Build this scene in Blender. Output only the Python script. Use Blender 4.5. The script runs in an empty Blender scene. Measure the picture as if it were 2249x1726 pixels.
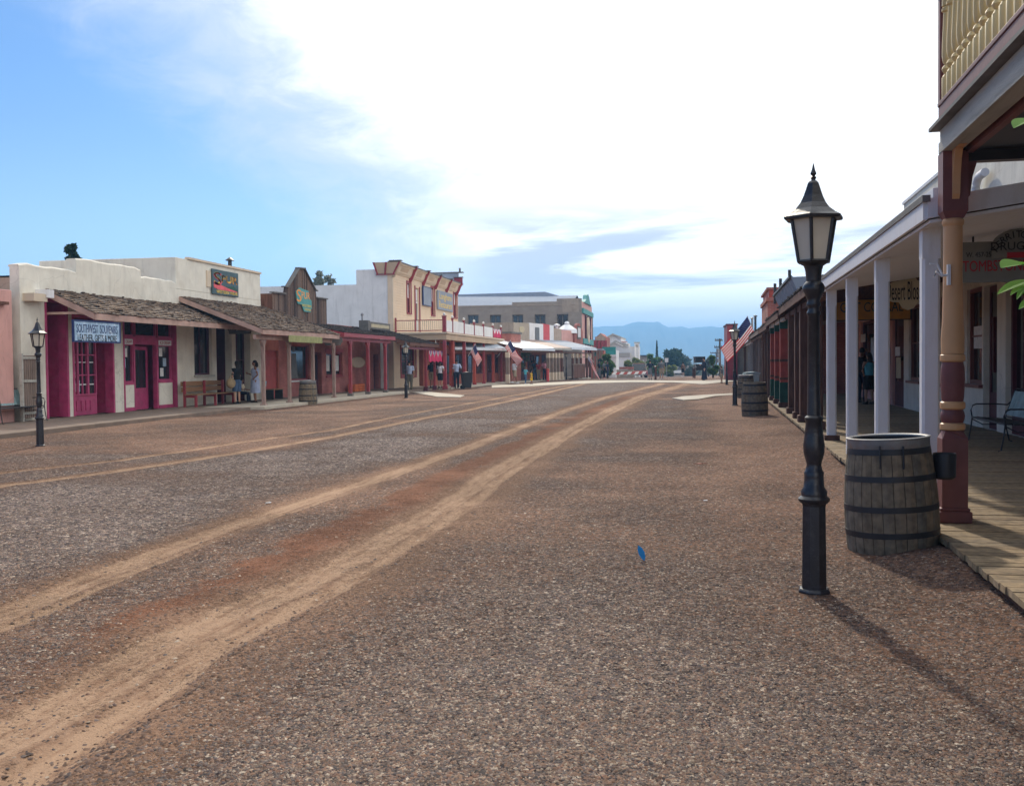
import bpy, math, random
import numpy as np
from mathutils import Vector, Matrix
random.seed(11); RNG=np.random.default_rng(5)
D=bpy.data; SC=bpy.context.scene; COL=SC.collection
R=math.radians
# ------------------------------------------------------------------ camera
F=2249.0; CX=1124.5; CY=863.0; EYE=1.6
CAMR=Matrix.Rotation(R(9.4),3,'Z')@Matrix.Rotation(R(90-1.68),3,'X')@Matrix.Rotation(R(-.6),3,'Z')
cam=D.objects.new('camera',D.cameras.new('camera')); COL.objects.link(cam)
cam.matrix_world=Matrix.Translation((0,0,EYE))@CAMR.to_4x4()
cam.data.lens=36.0; cam.data.sensor_width=36.0; cam.data.clip_end=30000; cam.data.clip_start=.05
SC.camera=cam
def ray(px,py): return CAMR@Vector(((px-CX)/F,-(py-CY)/F,-1))
def G(px,py,z=0.0):
    d=ray(px,py); t=(z-EYE)/d.z; return Vector((d.x*t,d.y*t,z))
def ZT(px,py,p):            # height at which the sight line passes over the spot p
    d=ray(px,py); t=(p[0]*d.x+p[1]*d.y)/(d.x*d.x+d.y*d.y); return EYE+d.z*t
class Fr:
    def __init__(s,x=0,y=0,a=0):
        s.o=Vector((x,y,0)); s.a=a; s.M=Matrix.Translation(s.o)@Matrix.Rotation(a,4,'Z'); s.I=s.M.inverted()
        s.Ir=s.I.to_3x3(); s.c=s.I@Vector((0,0,EYE))
    def hx(s,px,py,x): d=s.Ir@ray(px,py); t=(x-s.c.x)/d.x; return s.c.y+d.y*t, s.c.z+d.z*t
    def hy(s,px,py,y): d=s.Ir@ray(px,py); t=(y-s.c.y)/d.y; return s.c.x+d.x*t, s.c.z+d.z*t
    def w(s,x,y,z=0): return s.M@Vector((x,y,z))
W=Fr(); RF=Fr(2.0,0,R(-1.95)); GF=Fr(-12.9,76,R(-9.0))
# ------------------------------------------------------------------ objects
MW={}
def wm(o): return MW.get(o.name, Matrix.Identity(4))
def tag(o,label=None,cat=None,group=None,kind=None):
    if label: o['label']=label
    if cat: o['category']=cat
    if group: o['group']=group
    if kind: o['kind']=kind
    return o
def thing(name,label,cat,loc=(0,0,0),rot=0,group=None):
    o=D.objects.new(name,None); COL.objects.link(o); o.empty_display_size=.2
    o.location=loc; o.rotation_euler=(0,0,rot)
    MW[o.name]=Matrix.Translation(Vector(loc))@Matrix.Rotation(rot,4,'Z')
    return tag(o,label,cat,group)
def copy_tree(o,parent=None):
    c=o.copy(); COL.objects.link(c); c.parent=parent
    for ch in list(o.children): copy_tree(ch,c)
    return c
class MB:
    def __init__(s,fr=W): s.v=[]; s.f=[]; s.mi=[]; s.fr=fr; s.m=0
    def add(s,vs,fs,m=None):
        b=len(s.v); s.v+=[tuple(v) for v in vs]; s.f+=[tuple(i+b for i in f) for f in fs]; s.mi+=[s.m if m is None else m]*len(fs)
    def box(s,x0,x1,y0,y1,z0,z1,m=None):
        if x0>x1:x0,x1=x1,x0
        if y0>y1:y0,y1=y1,y0
        s.add([(x0,y0,z0),(x1,y0,z0),(x1,y1,z0),(x0,y1,z0),(x0,y0,z1),(x1,y0,z1),(x1,y1,z1),(x0,y1,z1)],
              [(0,3,2,1),(4,5,6,7),(0,1,5,4),(1,2,6,5),(2,3,7,6),(3,0,4,7)],m)
    def obox(s,c,sz,rot=None,m=None):   # centred box with a rotation matrix
        h=[k/2 for k in sz]; rt=rot or Matrix.Identity(3); c=Vector(c)
        vs=[c+rt@Vector((a*h[0],b*h[1],k*h[2])) for k in(-1,1) for a,b in((-1,-1),(1,-1),(1,1),(-1,1))]
        s.add(vs,[(0,3,2,1),(4,5,6,7),(0,1,5,4),(1,2,6,5),(2,3,7,6),(3,0,4,7)],m)
    def prism(s,poly,axis,a,b,m=None):  # poly in the two other axes (x<y<z order), extruded a..b on axis
        def mk(p,t):
            if axis=='x': return (t,p[0],p[1])
            if axis=='y': return (p[0],t,p[1])
            return (p[0],p[1],t)
        n=len(poly); s.add([mk(p,a) for p in poly]+[mk(p,b) for p in poly],
            [tuple(range(n-1,-1,-1)),tuple(range(n,2*n))]+[(i,(i+1)%n,n+(i+1)%n,n+i) for i in range(n)],m)
    def tube(s,p0,p1,r0,r1=None,n=8,m=None,sq=1.0): s.path([p0,p1],[r0,r0 if r1 is None else r1],n,m)
    def path(s,pts,rs,n=8,m=None):
        pts=[Vector(p) for p in pts]; vs=[];fs=[]
        if not isinstance(rs,(list,tuple)): rs=[rs]*len(pts)
        for i,p in enumerate(pts):
            t=(pts[min(i+1,len(pts)-1)]-pts[max(i-1,0)]).normalized()
            a=Vector((0,0,1)) if abs(t.z)<.9 else Vector((1,0,0))
            u=t.cross(a).normalized(); w=t.cross(u)
            for k in range(n):
                an=2*math.pi*k/n; vs.append(p+(u*math.cos(an)+w*math.sin(an))*rs[i])
        for i in range(len(pts)-1):
            for k in range(n):
                fs.append((i*n+k,i*n+(k+1)%n,(i+1)*n+(k+1)%n,(i+1)*n+k))
        fs.append(tuple(range(n))); q=(len(pts)-1)*n; fs.append(tuple(q+k for k in range(n-1,-1,-1)))
        s.add(vs,fs,m)
    def lathe(s,prof,c,n=16,m=None,rot=0,tilt=None):
        c=Vector(c); vs=[];fs=[]
        for r,z in prof:
            for k in range(n):
                a=2*math.pi*k/n+rot; p=Vector((r*math.cos(a),r*math.sin(a),z))
                vs.append(c+((tilt@p) if tilt else p))
        L=len(prof)
        for i in range(L-1):
            for k in range(n): fs.append((i*n+k,i*n+(k+1)%n,(i+1)*n+(k+1)%n,(i+1)*n+k))
        fs.append(tuple(range(n-1,-1,-1))); fs.append(tuple((L-1)*n+k for k in range(n)))
        s.add(vs,fs,m)
    def ell(s,c,r,n=12,h=8,m=None):
        s.lathe_e(c,r,n,h,m)
    def lathe_e(s,c,r,n,h,m):
        vs=[];fs=[];c=Vector(c)
        for i in range(h+1):
            t=math.pi*(i/h)*.998+.003
            for k in range(n):
                a=2*math.pi*k/n; vs.append(c+Vector((r[0]*math.sin(t)*math.cos(a),r[1]*math.sin(t)*math.sin(a),r[2]*math.cos(t))))
        for i in range(h):
            for k in range(n): fs.append((i*n+k,(i+1)*n+k,(i+1)*n+(k+1)%n,i*n+(k+1)%n))
        fs.append(tuple(range(n))); fs.append(tuple(h*n+k for k in range(n-1,-1,-1)))
        s.add(vs,fs,m)
    def build(s,name,mat,parent=None,smooth=False,bevel=0,remesh=0,label=None):
        me=D.meshes.new(name); M=s.fr.M
        if parent is not None: M=wm(parent).inverted()@M
        me.from_pydata([M@Vector(v) for v in s.v],[],s.f)
        mats=mat if isinstance(mat,(list,tuple)) else [mat]
        for k in mats: me.materials.append(k)
        if len(mats)>1: me.polygons.foreach_set('material_index',s.mi)
        if smooth:
            me.polygons.foreach_set('use_smooth',[True]*len(me.polygons))
            if smooth!='all' and not remesh: me.set_sharp_from_angle(angle=R(40))
        me.update()
        o=D.objects.new(name,me); COL.objects.link(o)
        if parent is not None:
            o.parent=parent; MW[o.name]=wm(parent).copy()
        if remesh:
            k=o.modifiers.new('r','REMESH'); k.mode='VOXEL'; k.voxel_size=remesh; k.use_smooth_shade=True
            k=o.modifiers.new('s','SMOOTH'); k.iterations=2; k.factor=.5
        if bevel:
            k=o.modifiers.new('b','BEVEL'); k.width=bevel; k.segments=2; k.limit_method='ANGLE'
        if label: o['label']=label
        return o
class Fac:                  # a wall plane: u along y, d into the building
    def __init__(s,fr,x0,sg): s.fr=fr; s.x0=x0; s.sg=sg
    def b(s,mb,u0,u1,d0,d1,z0,z1,m=None): mb.box(s.x0-s.sg*d0,s.x0-s.sg*d1,u0,u1,z0,z1,m)
    def p(s,px,py,d=0): return s.fr.hx(px,py,s.x0-s.sg*d)
    def rect(s,px0,px1,yt,yb,d=0):
        u0,zt=s.p(px0,yt,d); u1,_=s.p(px1,yt,d); _,zb=s.p(px0,yb,d); return u0,u1,zb,zt
    def holes(s,mb,u0,u1,z0,z1,hs,d0,d1,m=None):
        hs=[h for h in hs]; us=sorted({u0,u1}|{min(max(k,u0),u1) for h in hs for k in h[:2]}); zs=sorted({z0,z1}|{min(max(k,z0),z1) for h in hs for k in h[2:]})
        for a,b in zip(us,us[1:]):
            run=None
            for c,d in zip(zs,zs[1:]):
                mu,mz=(a+b)/2,(c+d)/2
                solid=not any(h[0]<mu<h[1] and h[2]<mz<h[3] for h in hs)
                if solid: run=(run[0],d) if run else (c,d)
                if (not solid or d==zs[-1]) and run: s.b(mb,a,b,d0,d1,run[0],run[1],m); run=None
                if not solid: run=None
# ------------------------------------------------------------------ materials
def nmat(name): 
    m=D.materials.new(name); m.use_nodes=True; nt=m.node_tree; return m,nt,nt.nodes,nt.links,nt.nodes['Principled BSDF']
def mk(name,c,rough=.8,var=.25,sc=3.0,bump=.15,bs=25.0,metal=0,spec=.3,dirt=None,stretch=None,dsc=1.2,damt=.5):
    m,nt,N,L,P=nmat(name)
    P.inputs['Roughness'].default_value=rough; P.inputs['Metallic'].default_value=metal; P.inputs['Specular IOR Level'].default_value=spec
    tc=N.new('ShaderNodeTexCoord'); mp=N.new('ShaderNodeMapping'); L.new(tc.outputs['Object'],mp.inputs['Vector'])
    if stretch: mp.inputs['Scale'].default_value=stretch
    n=N.new('ShaderNodeTexNoise'); n.inputs['Scale'].default_value=sc; n.inputs['Detail'].default_value=6; L.new(mp.outputs[0],n.inputs['Vector'])
    r=N.new('ShaderNodeMapRange'); r.inputs['From Min'].default_value=.3; r.inputs['From Max'].default_value=.7; r.inputs['To Min'].default_value=1-var; r.inputs['To Max'].default_value=1+var
    L.new(n.outputs['Fac'],r.inputs['Value'])
    mul=N.new('ShaderNodeMix'); mul.data_type='RGBA'; mul.blend_type='MULTIPLY'; mul.inputs[0].default_value=1; mul.inputs[6].default_value=(*c,1)
    L.new(r.outputs[0],mul.inputs[7]); out=mul.outputs[2]
    if dirt:
        n2=N.new('ShaderNodeTexNoise'); n2.inputs['Scale'].default_value=dsc; n2.inputs['Detail'].default_value=8; n2.inputs['Roughness'].default_value=.7; L.new(mp.outputs[0],n2.inputs['Vector'])
        r2=N.new('ShaderNodeMapRange'); r2.inputs['From Min'].default_value=.5; r2.inputs['From Max'].default_value=.75; r2.inputs['To Max'].default_value=damt; L.new(n2.outputs['Fac'],r2.inputs['Value'])
        mx=N.new('ShaderNodeMix'); mx.data_type='RGBA'; L.new(r2.outputs[0],mx.inputs[0]); L.new(out,mx.inputs[6]); mx.inputs[7].default_value=(*dirt,1); out=mx.outputs[2]
    L.new(out,P.inputs['Base Color'])
    if bump:
        b=N.new('ShaderNodeBump'); b.inputs['Strength'].default_value=bump; b.inputs['Distance'].default_value=.02
        n3=N.new('ShaderNodeTexNoise'); n3.inputs['Scale'].default_value=bs; n3.inputs['Detail'].default_value=5; L.new(mp.outputs[0],n3.inputs['Vector'])
        L.new(n3.outputs['Fac'],b.inputs['Height']); L.new(b.outputs[0],P.inputs['Normal'])
    return m
def stain(m,amt=.22,sc=(2.2,2.2,.28)):
    nt=m.node_tree; N=nt.nodes; L=nt.links; P=N['Principled BSDF']; src=P.inputs['Base Color'].links[0].from_socket
    tc=N.new('ShaderNodeTexCoord'); mp=N.new('ShaderNodeMapping'); mp.inputs['Scale'].default_value=sc; L.new(tc.outputs['Object'],mp.inputs['Vector'])
    n=N.new('ShaderNodeTexNoise'); n.inputs['Scale'].default_value=1.6; n.inputs['Detail'].default_value=7; n.inputs['Roughness'].default_value=.7; L.new(mp.outputs[0],n.inputs['Vector'])
    r=N.new('ShaderNodeMapRange'); r.inputs['From Min'].default_value=.52; r.inputs['From Max'].default_value=.74; r.inputs['To Min'].default_value=1; r.inputs['To Max'].default_value=1-amt; L.new(n.outputs['Fac'],r.inputs['Value'])
    v=N.new('ShaderNodeTexVoronoi'); v.feature='DISTANCE_TO_EDGE'; v.inputs['Scale'].default_value=.55
    n2=N.new('ShaderNodeTexNoise'); n2.inputs['Scale'].default_value=2.5; n2.inputs['Detail'].default_value=5; L.new(tc.outputs['Object'],n2.inputs['Vector'])
    mx=N.new('ShaderNodeMix'); mx.data_type='RGBA'; mx.inputs[0].default_value=.25; L.new(tc.outputs['Object'],mx.inputs[6]); L.new(n2.outputs['Color'],mx.inputs[7]); L.new(mx.outputs[2],v.inputs['Vector'])
    r2=N.new('ShaderNodeMapRange'); r2.inputs['From Max'].default_value=.004; r2.inputs['To Min'].default_value=.80; L.new(v.outputs['Distance'],r2.inputs['Value'])
    a=N.new('ShaderNodeMath'); a.operation='MULTIPLY'; L.new(r.outputs[0],a.inputs[0]); L.new(r2.outputs[0],a.inputs[1])
    mul=N.new('ShaderNodeMix'); mul.data_type='RGBA'; mul.blend_type='MULTIPLY'; mul.inputs[0].default_value=1; L.new(src,mul.inputs[6]); L.new(a.outputs[0],mul.inputs[7]); L.new(mul.outputs[2],P.inputs['Base Color'])
def brick(name,c1,c2,mortar,bw=.22,bh=.075,var=.3):
    m,nt,N,L,P=nmat(name); P.inputs['Roughness'].default_value=.9
    tc=N.new('ShaderNodeTexCoord'); sp=N.new('ShaderNodeSeparateXYZ'); L.new(tc.outputs['Object'],sp.inputs[0])
    ad=N.new('ShaderNodeMath'); L.new(sp.outputs['X'],ad.inputs[0]); L.new(sp.outputs['Y'],ad.inputs[1])
    cb=N.new('ShaderNodeCombineXYZ'); L.new(ad.outputs[0],cb.inputs[0]); L.new(sp.outputs['Z'],cb.inputs[1])
    b=N.new('ShaderNodeTexBrick'); L.new(cb.outputs[0],b.inputs['Vector'])
    b.inputs['Scale'].default_value=1; b.inputs['Brick Width'].default_value=bw; b.inputs['Row Height'].default_value=bh; b.inputs['Mortar Size'].default_value=.008
    b.inputs['Color1'].default_value=(*c1,1); b.inputs['Color2'].default_value=(*c2,1); b.inputs['Mortar'].default_value=(*mortar,1)
    n=N.new('ShaderNodeTexNoise'); n.inputs['Scale'].default_value=1.3; n.inputs['Detail'].default_value=8; L.new(tc.outputs['Object'],n.inputs['Vector'])
    r=N.new('ShaderNodeMapRange'); r.inputs['From Min'].default_value=.3; r.inputs['From Max'].default_value=.7; r.inputs['To Min'].default_value=1-var; r.inputs['To Max'].default_value=1+var; L.new(n.outputs['Fac'],r.inputs['Value'])
    mul=N.new('ShaderNodeMix'); mul.data_type='RGBA'; mul.blend_type='MULTIPLY'; mul.inputs[0].default_value=1; L.new(b.outputs['Color'],mul.inputs[6]); L.new(r.outputs[0],mul.inputs[7])
    L.new(mul.outputs[2],P.inputs['Base Color'])
    bp=N.new('ShaderNodeBump'); bp.inputs['Strength'].default_value=.5; bp.inputs['Distance'].default_value=.01; bp.invert=True; L.new(b.outputs['Fac'],bp.inputs['Height']); L.new(bp.outputs[0],P.inputs['Normal'])
    return m
def stepmat(name,cols,axis='Y',step=.15,rough=.85,grain=(6,60,6),var=.25,specks=None,sp2=.3):
    """boards: each board of the given width picks its own tone, plus long grain"""
    m,nt,N,L,P=nmat(name); P.inputs['Roughness'].default_value=rough; P.inputs['Specular IOR Level'].default_value=sp2
    tc=N.new('ShaderNodeTexCoord'); sp=N.new('ShaderNodeSeparateXYZ'); L.new(tc.outputs['Object'],sp.inputs[0])
    def st(out,w):
        d=N.new('ShaderNodeMath'); d.operation='DIVIDE'; d.inputs[1].default_value=w; L.new(out,d.inputs[0])
        f=N.new('ShaderNodeMath'); f.operation='FLOOR'; L.new(d.outputs[0],f.inputs[0]); return f.outputs[0]
    wn=N.new('ShaderNodeTexWhiteNoise'); wn.noise_dimensions='1D'
    L.new(st(sp.outputs[axis],step),wn.inputs['W'])
    rp=N.new('ShaderNodeValToRGB'); e=rp.color_ramp.elements; 
    while len(e)<len(cols): e.new(.5)
    for i,c in enumerate(cols): e[i].position=i/(len(cols)-1); e[i].color=(*c,1)
    L.new(wn.outputs['Value'],rp.inputs[0])
    mp=N.new('ShaderNodeMapping'); mp.inputs['Scale'].default_value=grain; L.new(tc.outputs['Object'],mp.inputs['Vector'])
    n=N.new('ShaderNodeTexNoise'); n.inputs['Scale'].default_value=1; n.inputs['Detail'].default_value=7; n.inputs['Roughness'].default_value=.65; L.new(mp.outputs[0],n.inputs['Vector'])
    r=N.new('ShaderNodeMapRange'); r.inputs['From Min'].default_value=.3; r.inputs['From Max'].default_value=.7; r.inputs['To Min'].default_value=1-var; r.inputs['To Max'].default_value=1+var; L.new(n.outputs['Fac'],r.inputs['Value'])
    mul=N.new('ShaderNodeMix'); mul.data_type='RGBA'; mul.blend_type='MULTIPLY'; mul.inputs[0].default_value=1; L.new(rp.outputs[0],mul.inputs[6]); L.new(r.outputs[0],mul.inputs[7])
    L.new(mul.outputs[2],P.inputs['Base Color'])
    b=N.new('ShaderNodeBump'); b.inputs['Strength'].default_value=.4; b.inputs['Distance'].default_value=.01; L.new(n.outputs['Fac'],b.inputs['Height']); L.new(b.outputs[0],P.inputs['Normal'])
    return m
M={}
M['stucco']=mk('cream_stucco',(.76,.73,.64),.9,.08,2,.35,40,dirt=(.50,.43,.33),dsc=.9,damt=.55)
M['stucco_white']=mk('white_stucco',(.80,.80,.80),.9,.06,1.5,.25,30,dirt=(.60,.61,.63),dsc=.4,damt=.4)
M['stucco_tan']=mk('tan_stucco',(.42,.36,.29),.9,.1,2,.3,30,dirt=(.3,.26,.2))
M['stucco_side']=mk('brown_stucco',(.42,.33,.26),.9,.12,2,.3,30)
M['pink']=mk('pink_stucco',(.66,.37,.33),.9,.08,2,.3,35,dirt=(.45,.28,.24),dsc=.8)
for k_m in ('stucco','stucco_white','stucco_tan','stucco_side','pink'): stain(M[k_m])
M['magenta']=mk('magenta_paint',(.42,.05,.15),.5,.2,4,.08,40,spec=.35,dirt=(.40,.14,.20),dsc=5,damt=.4)
M['maroon']=mk('maroon_paint',(.30,.04,.055),.5,.2,5,.1,50,spec=.4,dirt=(.3,.13,.11),dsc=4,damt=.35)
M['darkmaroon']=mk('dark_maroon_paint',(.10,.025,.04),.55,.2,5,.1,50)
M['purple_edge']=mk('purple_paint',(.28,.06,.30),.5,.15,5,.05,50)
M['black']=mk('black_enamel',(.012,.014,.022),.33,.3,6,.12,60,spec=.6,dirt=(.10,.10,.11),dsc=22,damt=.35)
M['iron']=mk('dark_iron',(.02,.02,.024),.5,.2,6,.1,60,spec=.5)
M['glass']=mk('dark_window_glass',(.022,.024,.03),.07,.5,1.2,.02,4,spec=.7)  # opaque pane: the unlit interior behind is put into its colour
M['frost']=mk('frosted_lamp_glass',(.62,.57,.47),.5,.06,5,.05,20,spec=.4)
M['amber']=mk('amber_lamp_glass',(.60,.30,.06),.4,.1,5,0)  # plain amber glass colour, no emission
M['whitepaint']=mk('white_painted_wood',(.74,.74,.76),.65,.07,4,.15,30,dirt=(.48,.43,.36),dsc=4,damt=.5,stretch=(1,1,.25))
M['creampaint']=mk('cream_painted_wood',(.68,.53,.26),.5,.06,4,.06,30,dirt=(.5,.38,.2),dsc=4)
M['peach']=mk('peach_painted_wood',(.66,.36,.17),.45,.08,3,.08,30,dirt=(.5,.27,.14),dsc=3,damt=.4)
M['oxblood']=mk('oxblood_painted_wood',(.19,.065,.06),.5,.14,4,.1,30,dirt=(.26,.12,.10),dsc=6,damt=.4)
M['greywood']=mk('weathered_grey_wood',(.46,.45,.41),.85,.3,2,.5,20,dirt=(.15,.14,.13),stretch=(6,.7,6),dsc=2)
M['mauvewood']=mk('mauve_weathered_wood',(.34,.24,.21),.8,.25,4,.3,30,stretch=(3,3,.6))
M['pinkfascia']=mk('faded_pink_fascia',(.46,.31,.26),.8,.2,3,.2,20)
M['brownwood']=mk('brown_wood_post',(.14,.065,.045),.8,.35,4,.5,20,stretch=(4,4,.5))
M['greypost']=mk('grey_brown_post',(.24,.18,.15),.85,.3,4,.5,20,stretch=(4,4,.5))
M['greenpaint']=mk('dark_green_paint',(.02,.08,.055),.6,.25,5,.15,30)
M['redpaint']=mk('brick_red_paint',(.42,.07,.045),.6,.18,5,.15,30)
M['benchwood']=mk('varnished_bench_wood',(.27,.145,.07),.6,.3,4,.2,20,stretch=(1,8,8))
M['teal']=mk('pale_teal_paint',(.28,.42,.44),.6,.22,6,.1,30,dirt=(.42,.42,.38),dsc=8,damt=.6)
M['tealtrim']=mk('teal_trim_paint',(.10,.33,.32),.7,.12,3)
M['tealsign']=mk('deep_teal_paint',(.04,.25,.24),.7,.2,3)
M['yellow']=mk('yellow_clapboard',(.76,.61,.45),.75,.08,2,.1,20,dirt=(.55,.38,.22),dsc=1)
M['tan']=mk('tan_trim_paint',(.52,.39,.27),.75,.08,2,.1,20)
M['creamtrim']=mk('cream_trim_paint',(.66,.55,.42),.75,.08,2,.1,20)
M['orangetan']=mk('orange_tan_paint',(.42,.16,.06),.75,.15,2,.1,20)
M['brickpink']=brick('painted_pink_brick',(.42,.15,.13),(.36,.12,.11),(.34,.14,.12))
M['brickred']=brick('red_brick',(.42,.14,.10),(.34,.10,.08),(.36,.2,.17))
M['adobe']=mk('red_adobe_plaster',(.42,.14,.10),.9,.12,3,.2,30)
M['reddoor']=mk('red_plank_paint',(.40,.075,.07),.6,.15,4,.1,20)
M['block']=brick('tan_block_wall',(.35,.31,.26),(.33,.29,.24),(.30,.27,.22),.6,.2,.12)
M['roofgrey']=mk('galvanised_roof',(.30,.34,.41),.9,.08,2,.1,20,spec=.05)
M['tinshade']=mk('shaded_tin_roof',(.36,.40,.46),.75,.12,2,.1,20,spec=.15)  # grey-blue of tin lying in shade, put into the roof colour
M['tin']=mk('bright_tin_roof',(.78,.79,.80),.35,.08,2,.1,20,metal=.4,spec=.6)
M['rusttin']=mk('rusty_tin_roof',(.36,.26,.22),.6,.2,3,.2,20)
M['concrete']=mk('pale_concrete',(.50,.45,.37),.9,.1,1.5,.25,40,dirt=(.42,.34,.25),dsc=2)
M['asphalt']=mk('grey_pavement',(.20,.155,.125),.95,.2,2,.4,40,dirt=(.25,.17,.12),dsc=1)
M['galv']=mk('galvanised_steel',(.27,.28,.29),.5,.25,5,.1,30,metal=.4,spec=.5,dirt=(.26,.13,.07),dsc=4,damt=.8)
M['straw']=mk('woven_straw',(.36,.27,.16),.9,.3,30,.5,80)
M['paper']=mk('white_paper',(.70,.70,.70),.8,.15,12,0)
M['bluepaper']=mk('blue_paper',(.40,.52,.66),.8,.2,8,0)
M['signblue']=mk('sky_blue_sign_paint',(.36,.53,.72),.6,.3,5,.05,20,dirt=(.72,.72,.72),dsc=5,damt=.9)
M['signink']=mk('dark_blue_letter_paint',(.02,.04,.14),.6,.1,5,0)
M['blackink']=mk('black_letter_paint',(.012,.012,.014),.6,.1,5,0)
M['redink']=mk('red_letter_paint',(.40,.02,.03),.6,.1,5,0)
M['orangeink']=mk('orange_letter_paint',(.85,.32,.05),.6,.2,5,0)
M['yellowink']=mk('yellow_letter_paint',(.80,.55,.08),.6,.2,5,0)
M['pinkink']=mk('pink_letter_paint',(.75,.12,.14),.6,.2,5,0)
M['whiteink']=mk('white_letter_paint',(.75,.75,.72),.6,.1,5,0)
M['signdark']=mk('dark_teal_sign_paint',(.06,.11,.13),.6,.2,5,.05,20)
M['signsand']=mk('sand_sign_paint',(.52,.45,.30),.7,.15,5,.05,20)
M['signgrey']=mk('grey_board_paint',(.15,.14,.13),.7,.2,5,.1,20)
M['signgreen']=mk('mossy_green_sign_paint',(.30,.31,.13),.7,.2,5,.05,20)
M['signyellow']=mk('ochre_sign_paint',(.55,.28,.04),.7,.15,5,.05,20)
M['redsign']=mk('red_sign_paint',(.60,.09,.10),.7,.1,3)
M['skin']=mk('skin_light',(.48,.28,.20),.55,.06,8,0)
M['skin2']=mk('skin_brown',(.28,.14,.09),.55,.06,8,0)
M['hair']=mk('dark_hair',(.018,.013,.011),.6,.3,30,.3,60)
M['hairbrown']=mk('brown_hair',(.09,.05,.03),.6,.3,30,.3,60)
def cloth(name,c): 
    if name not in M: M[name]=mk(name,c,.9,.14,9,.3,30)
    return M[name]
for n,c in dict(cl_navy=(.02,.026,.05),cl_black=(.015,.015,.018),cl_paleblue=(.42,.50,.68),cl_white=(.66,.68,.76),cl_jeans=(.07,.12,.22),cl_khaki=(.38,.31,.22),cl_olive=(.13,.12,.09),
    cl_yellow=(.70,.42,.03),cl_teal=(.10,.42,.52),cl_pink=(.55,.25,.33),cl_red=(.48,.05,.05),cl_grey=(.17,.18,.19),cl_brown=(.16,.09,.06),cl_bluedress=(.36,.42,.60)).items(): cloth(n,c)
M['shoe']=mk('dark_shoe_leather',(.03,.025,.022),.6,.2,9,0)
M['whiteshoe']=mk('white_shoe_leather',(.7,.7,.7),.6,.1,9,0)
M['_fr']=mk('flag_red_cloth',(.60,.035,.05),.85,.08,6,.1,20)
M['_fw']=mk('flag_white_cloth',(.75,.75,.75),.85,.06,6,.1,20)
M['_fb']=mk('flag_blue_cloth',(.03,.05,.22),.85,.08,6,.1,20)
M['bark']=mk('tree_bark',(.12,.09,.065),.95,.3,6,.6,20)
M['carpaint']=mk('white_car_paint',(.7,.72,.74),.25,.03,3,0,spec=.6)
M['carred']=mk('dark_red_car_paint',(.25,.02,.03),.3,.05,3,0,spec=.6)
M['rubber']=mk('black_rubber',(.015,.015,.015),.8,.2,6,.1)
M['chalk']=mk('chalk_blue_plastic',(.02,.25,.6),.4,.1,6,0)
def leafmat(name,a,b,tr=.25):
    m,nt,N,L,P=nmat(name); P.inputs['Roughness'].default_value=.6
    g=N.new('ShaderNodeNewGeometry'); rp=N.new('ShaderNodeMix'); rp.data_type='RGBA'; rp.inputs[6].default_value=(*a,1); rp.inputs[7].default_value=(*b,1)
    L.new(g.outputs['Random Per Island'],rp.inputs[0]); L.new(rp.outputs[2],P.inputs['Base Color'])
    P.inputs['Transmission Weight'].default_value=0
    t=N.new('ShaderNodeBsdfTranslucent'); L.new(rp.outputs[2],t.inputs['Color']); mx=N.new('ShaderNodeMixShader'); mx.inputs[0].default_value=tr
    L.new(P.outputs[0],mx.inputs[1]); L.new(t.outputs[0],mx.inputs[2]); L.new(mx.outputs[0],N['Material Output'].inputs['Surface'])
    return m
M['leafdark']=leafmat('dark_green_leaves',(.012,.035,.02),(.04,.08,.035))
M['leafmid']=leafmat('mid_green_leaves',(.05,.11,.02),(.12,.20,.05),.4)
M['leafpale']=leafmat('yellow_green_leaves',(.12,.16,.04),(.25,.27,.08),.4)
M['leafgrey']=leafmat('grey_green_leaves',(.06,.09,.07),(.14,.17,.13))
M['flagred']=leafmat('flag_red_cloth',(.72,.03,.06),(.72,.03,.06),.6); M['flagwhite']=leafmat('flag_white_cloth',(.86,.86,.86),(.86,.86,.86),.6); M['flagblue']=leafmat('flag_blue_cloth',(.04,.06,.26),(.04,.06,.26),.4)
M['leafhazed']=leafmat('hazed_grey_leaves',(.16,.20,.16),(.28,.31,.26))  # haze over the treetops put into a paler leaf colour
M['leafbright']=leafmat('bright_green_leaves',(.10,.30,.04),(.22,.42,.07),.45)
# shingles: tone per shingle island
def islandmat(name,cols,rough=.9):
    m,nt,N,L,P=nmat(name); P.inputs['Roughness'].default_value=rough
    g=N.new('ShaderNodeNewGeometry'); rp=N.new('ShaderNodeValToRGB'); e=rp.color_ramp.elements
    while len(e)<len(cols): e.new(.5)
    for i,c in enumerate(cols): e[i].position=i/(len(cols)-1); e[i].color=(*c,1)
    L.new(g.outputs['Random Per Island'],rp.inputs[0])
    tc=N.new('ShaderNodeTexCoord'); n=N.new('ShaderNodeTexNoise'); n.inputs['Scale'].default_value=14; n.inputs['Detail'].default_value=6; L.new(tc.outputs['Object'],n.inputs['Vector'])
    r=N.new('ShaderNodeMapRange'); r.inputs['From Min'].default_value=.3; r.inputs['From Max'].default_value=.7; r.inputs['To Min'].default_value=.65; r.inputs['To Max'].default_value=1.35; L.new(n.outputs['Fac'],r.inputs['Value'])
    mul=N.new('ShaderNodeMix'); mul.data_type='RGBA'; mul.blend_type='MULTIPLY'; mul.inputs[0].default_value=1; L.new(rp.outputs[0],mul.inputs[6]); L.new(r.outputs[0],mul.inputs[7])
    L.new(mul.outputs[2],P.inputs['Base Color']); return m
M['shingle']=islandmat('weathered_wood_shingles',[(.07,.055,.05),(.15,.11,.085),(.24,.165,.115),(.19,.16,.14)])
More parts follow.
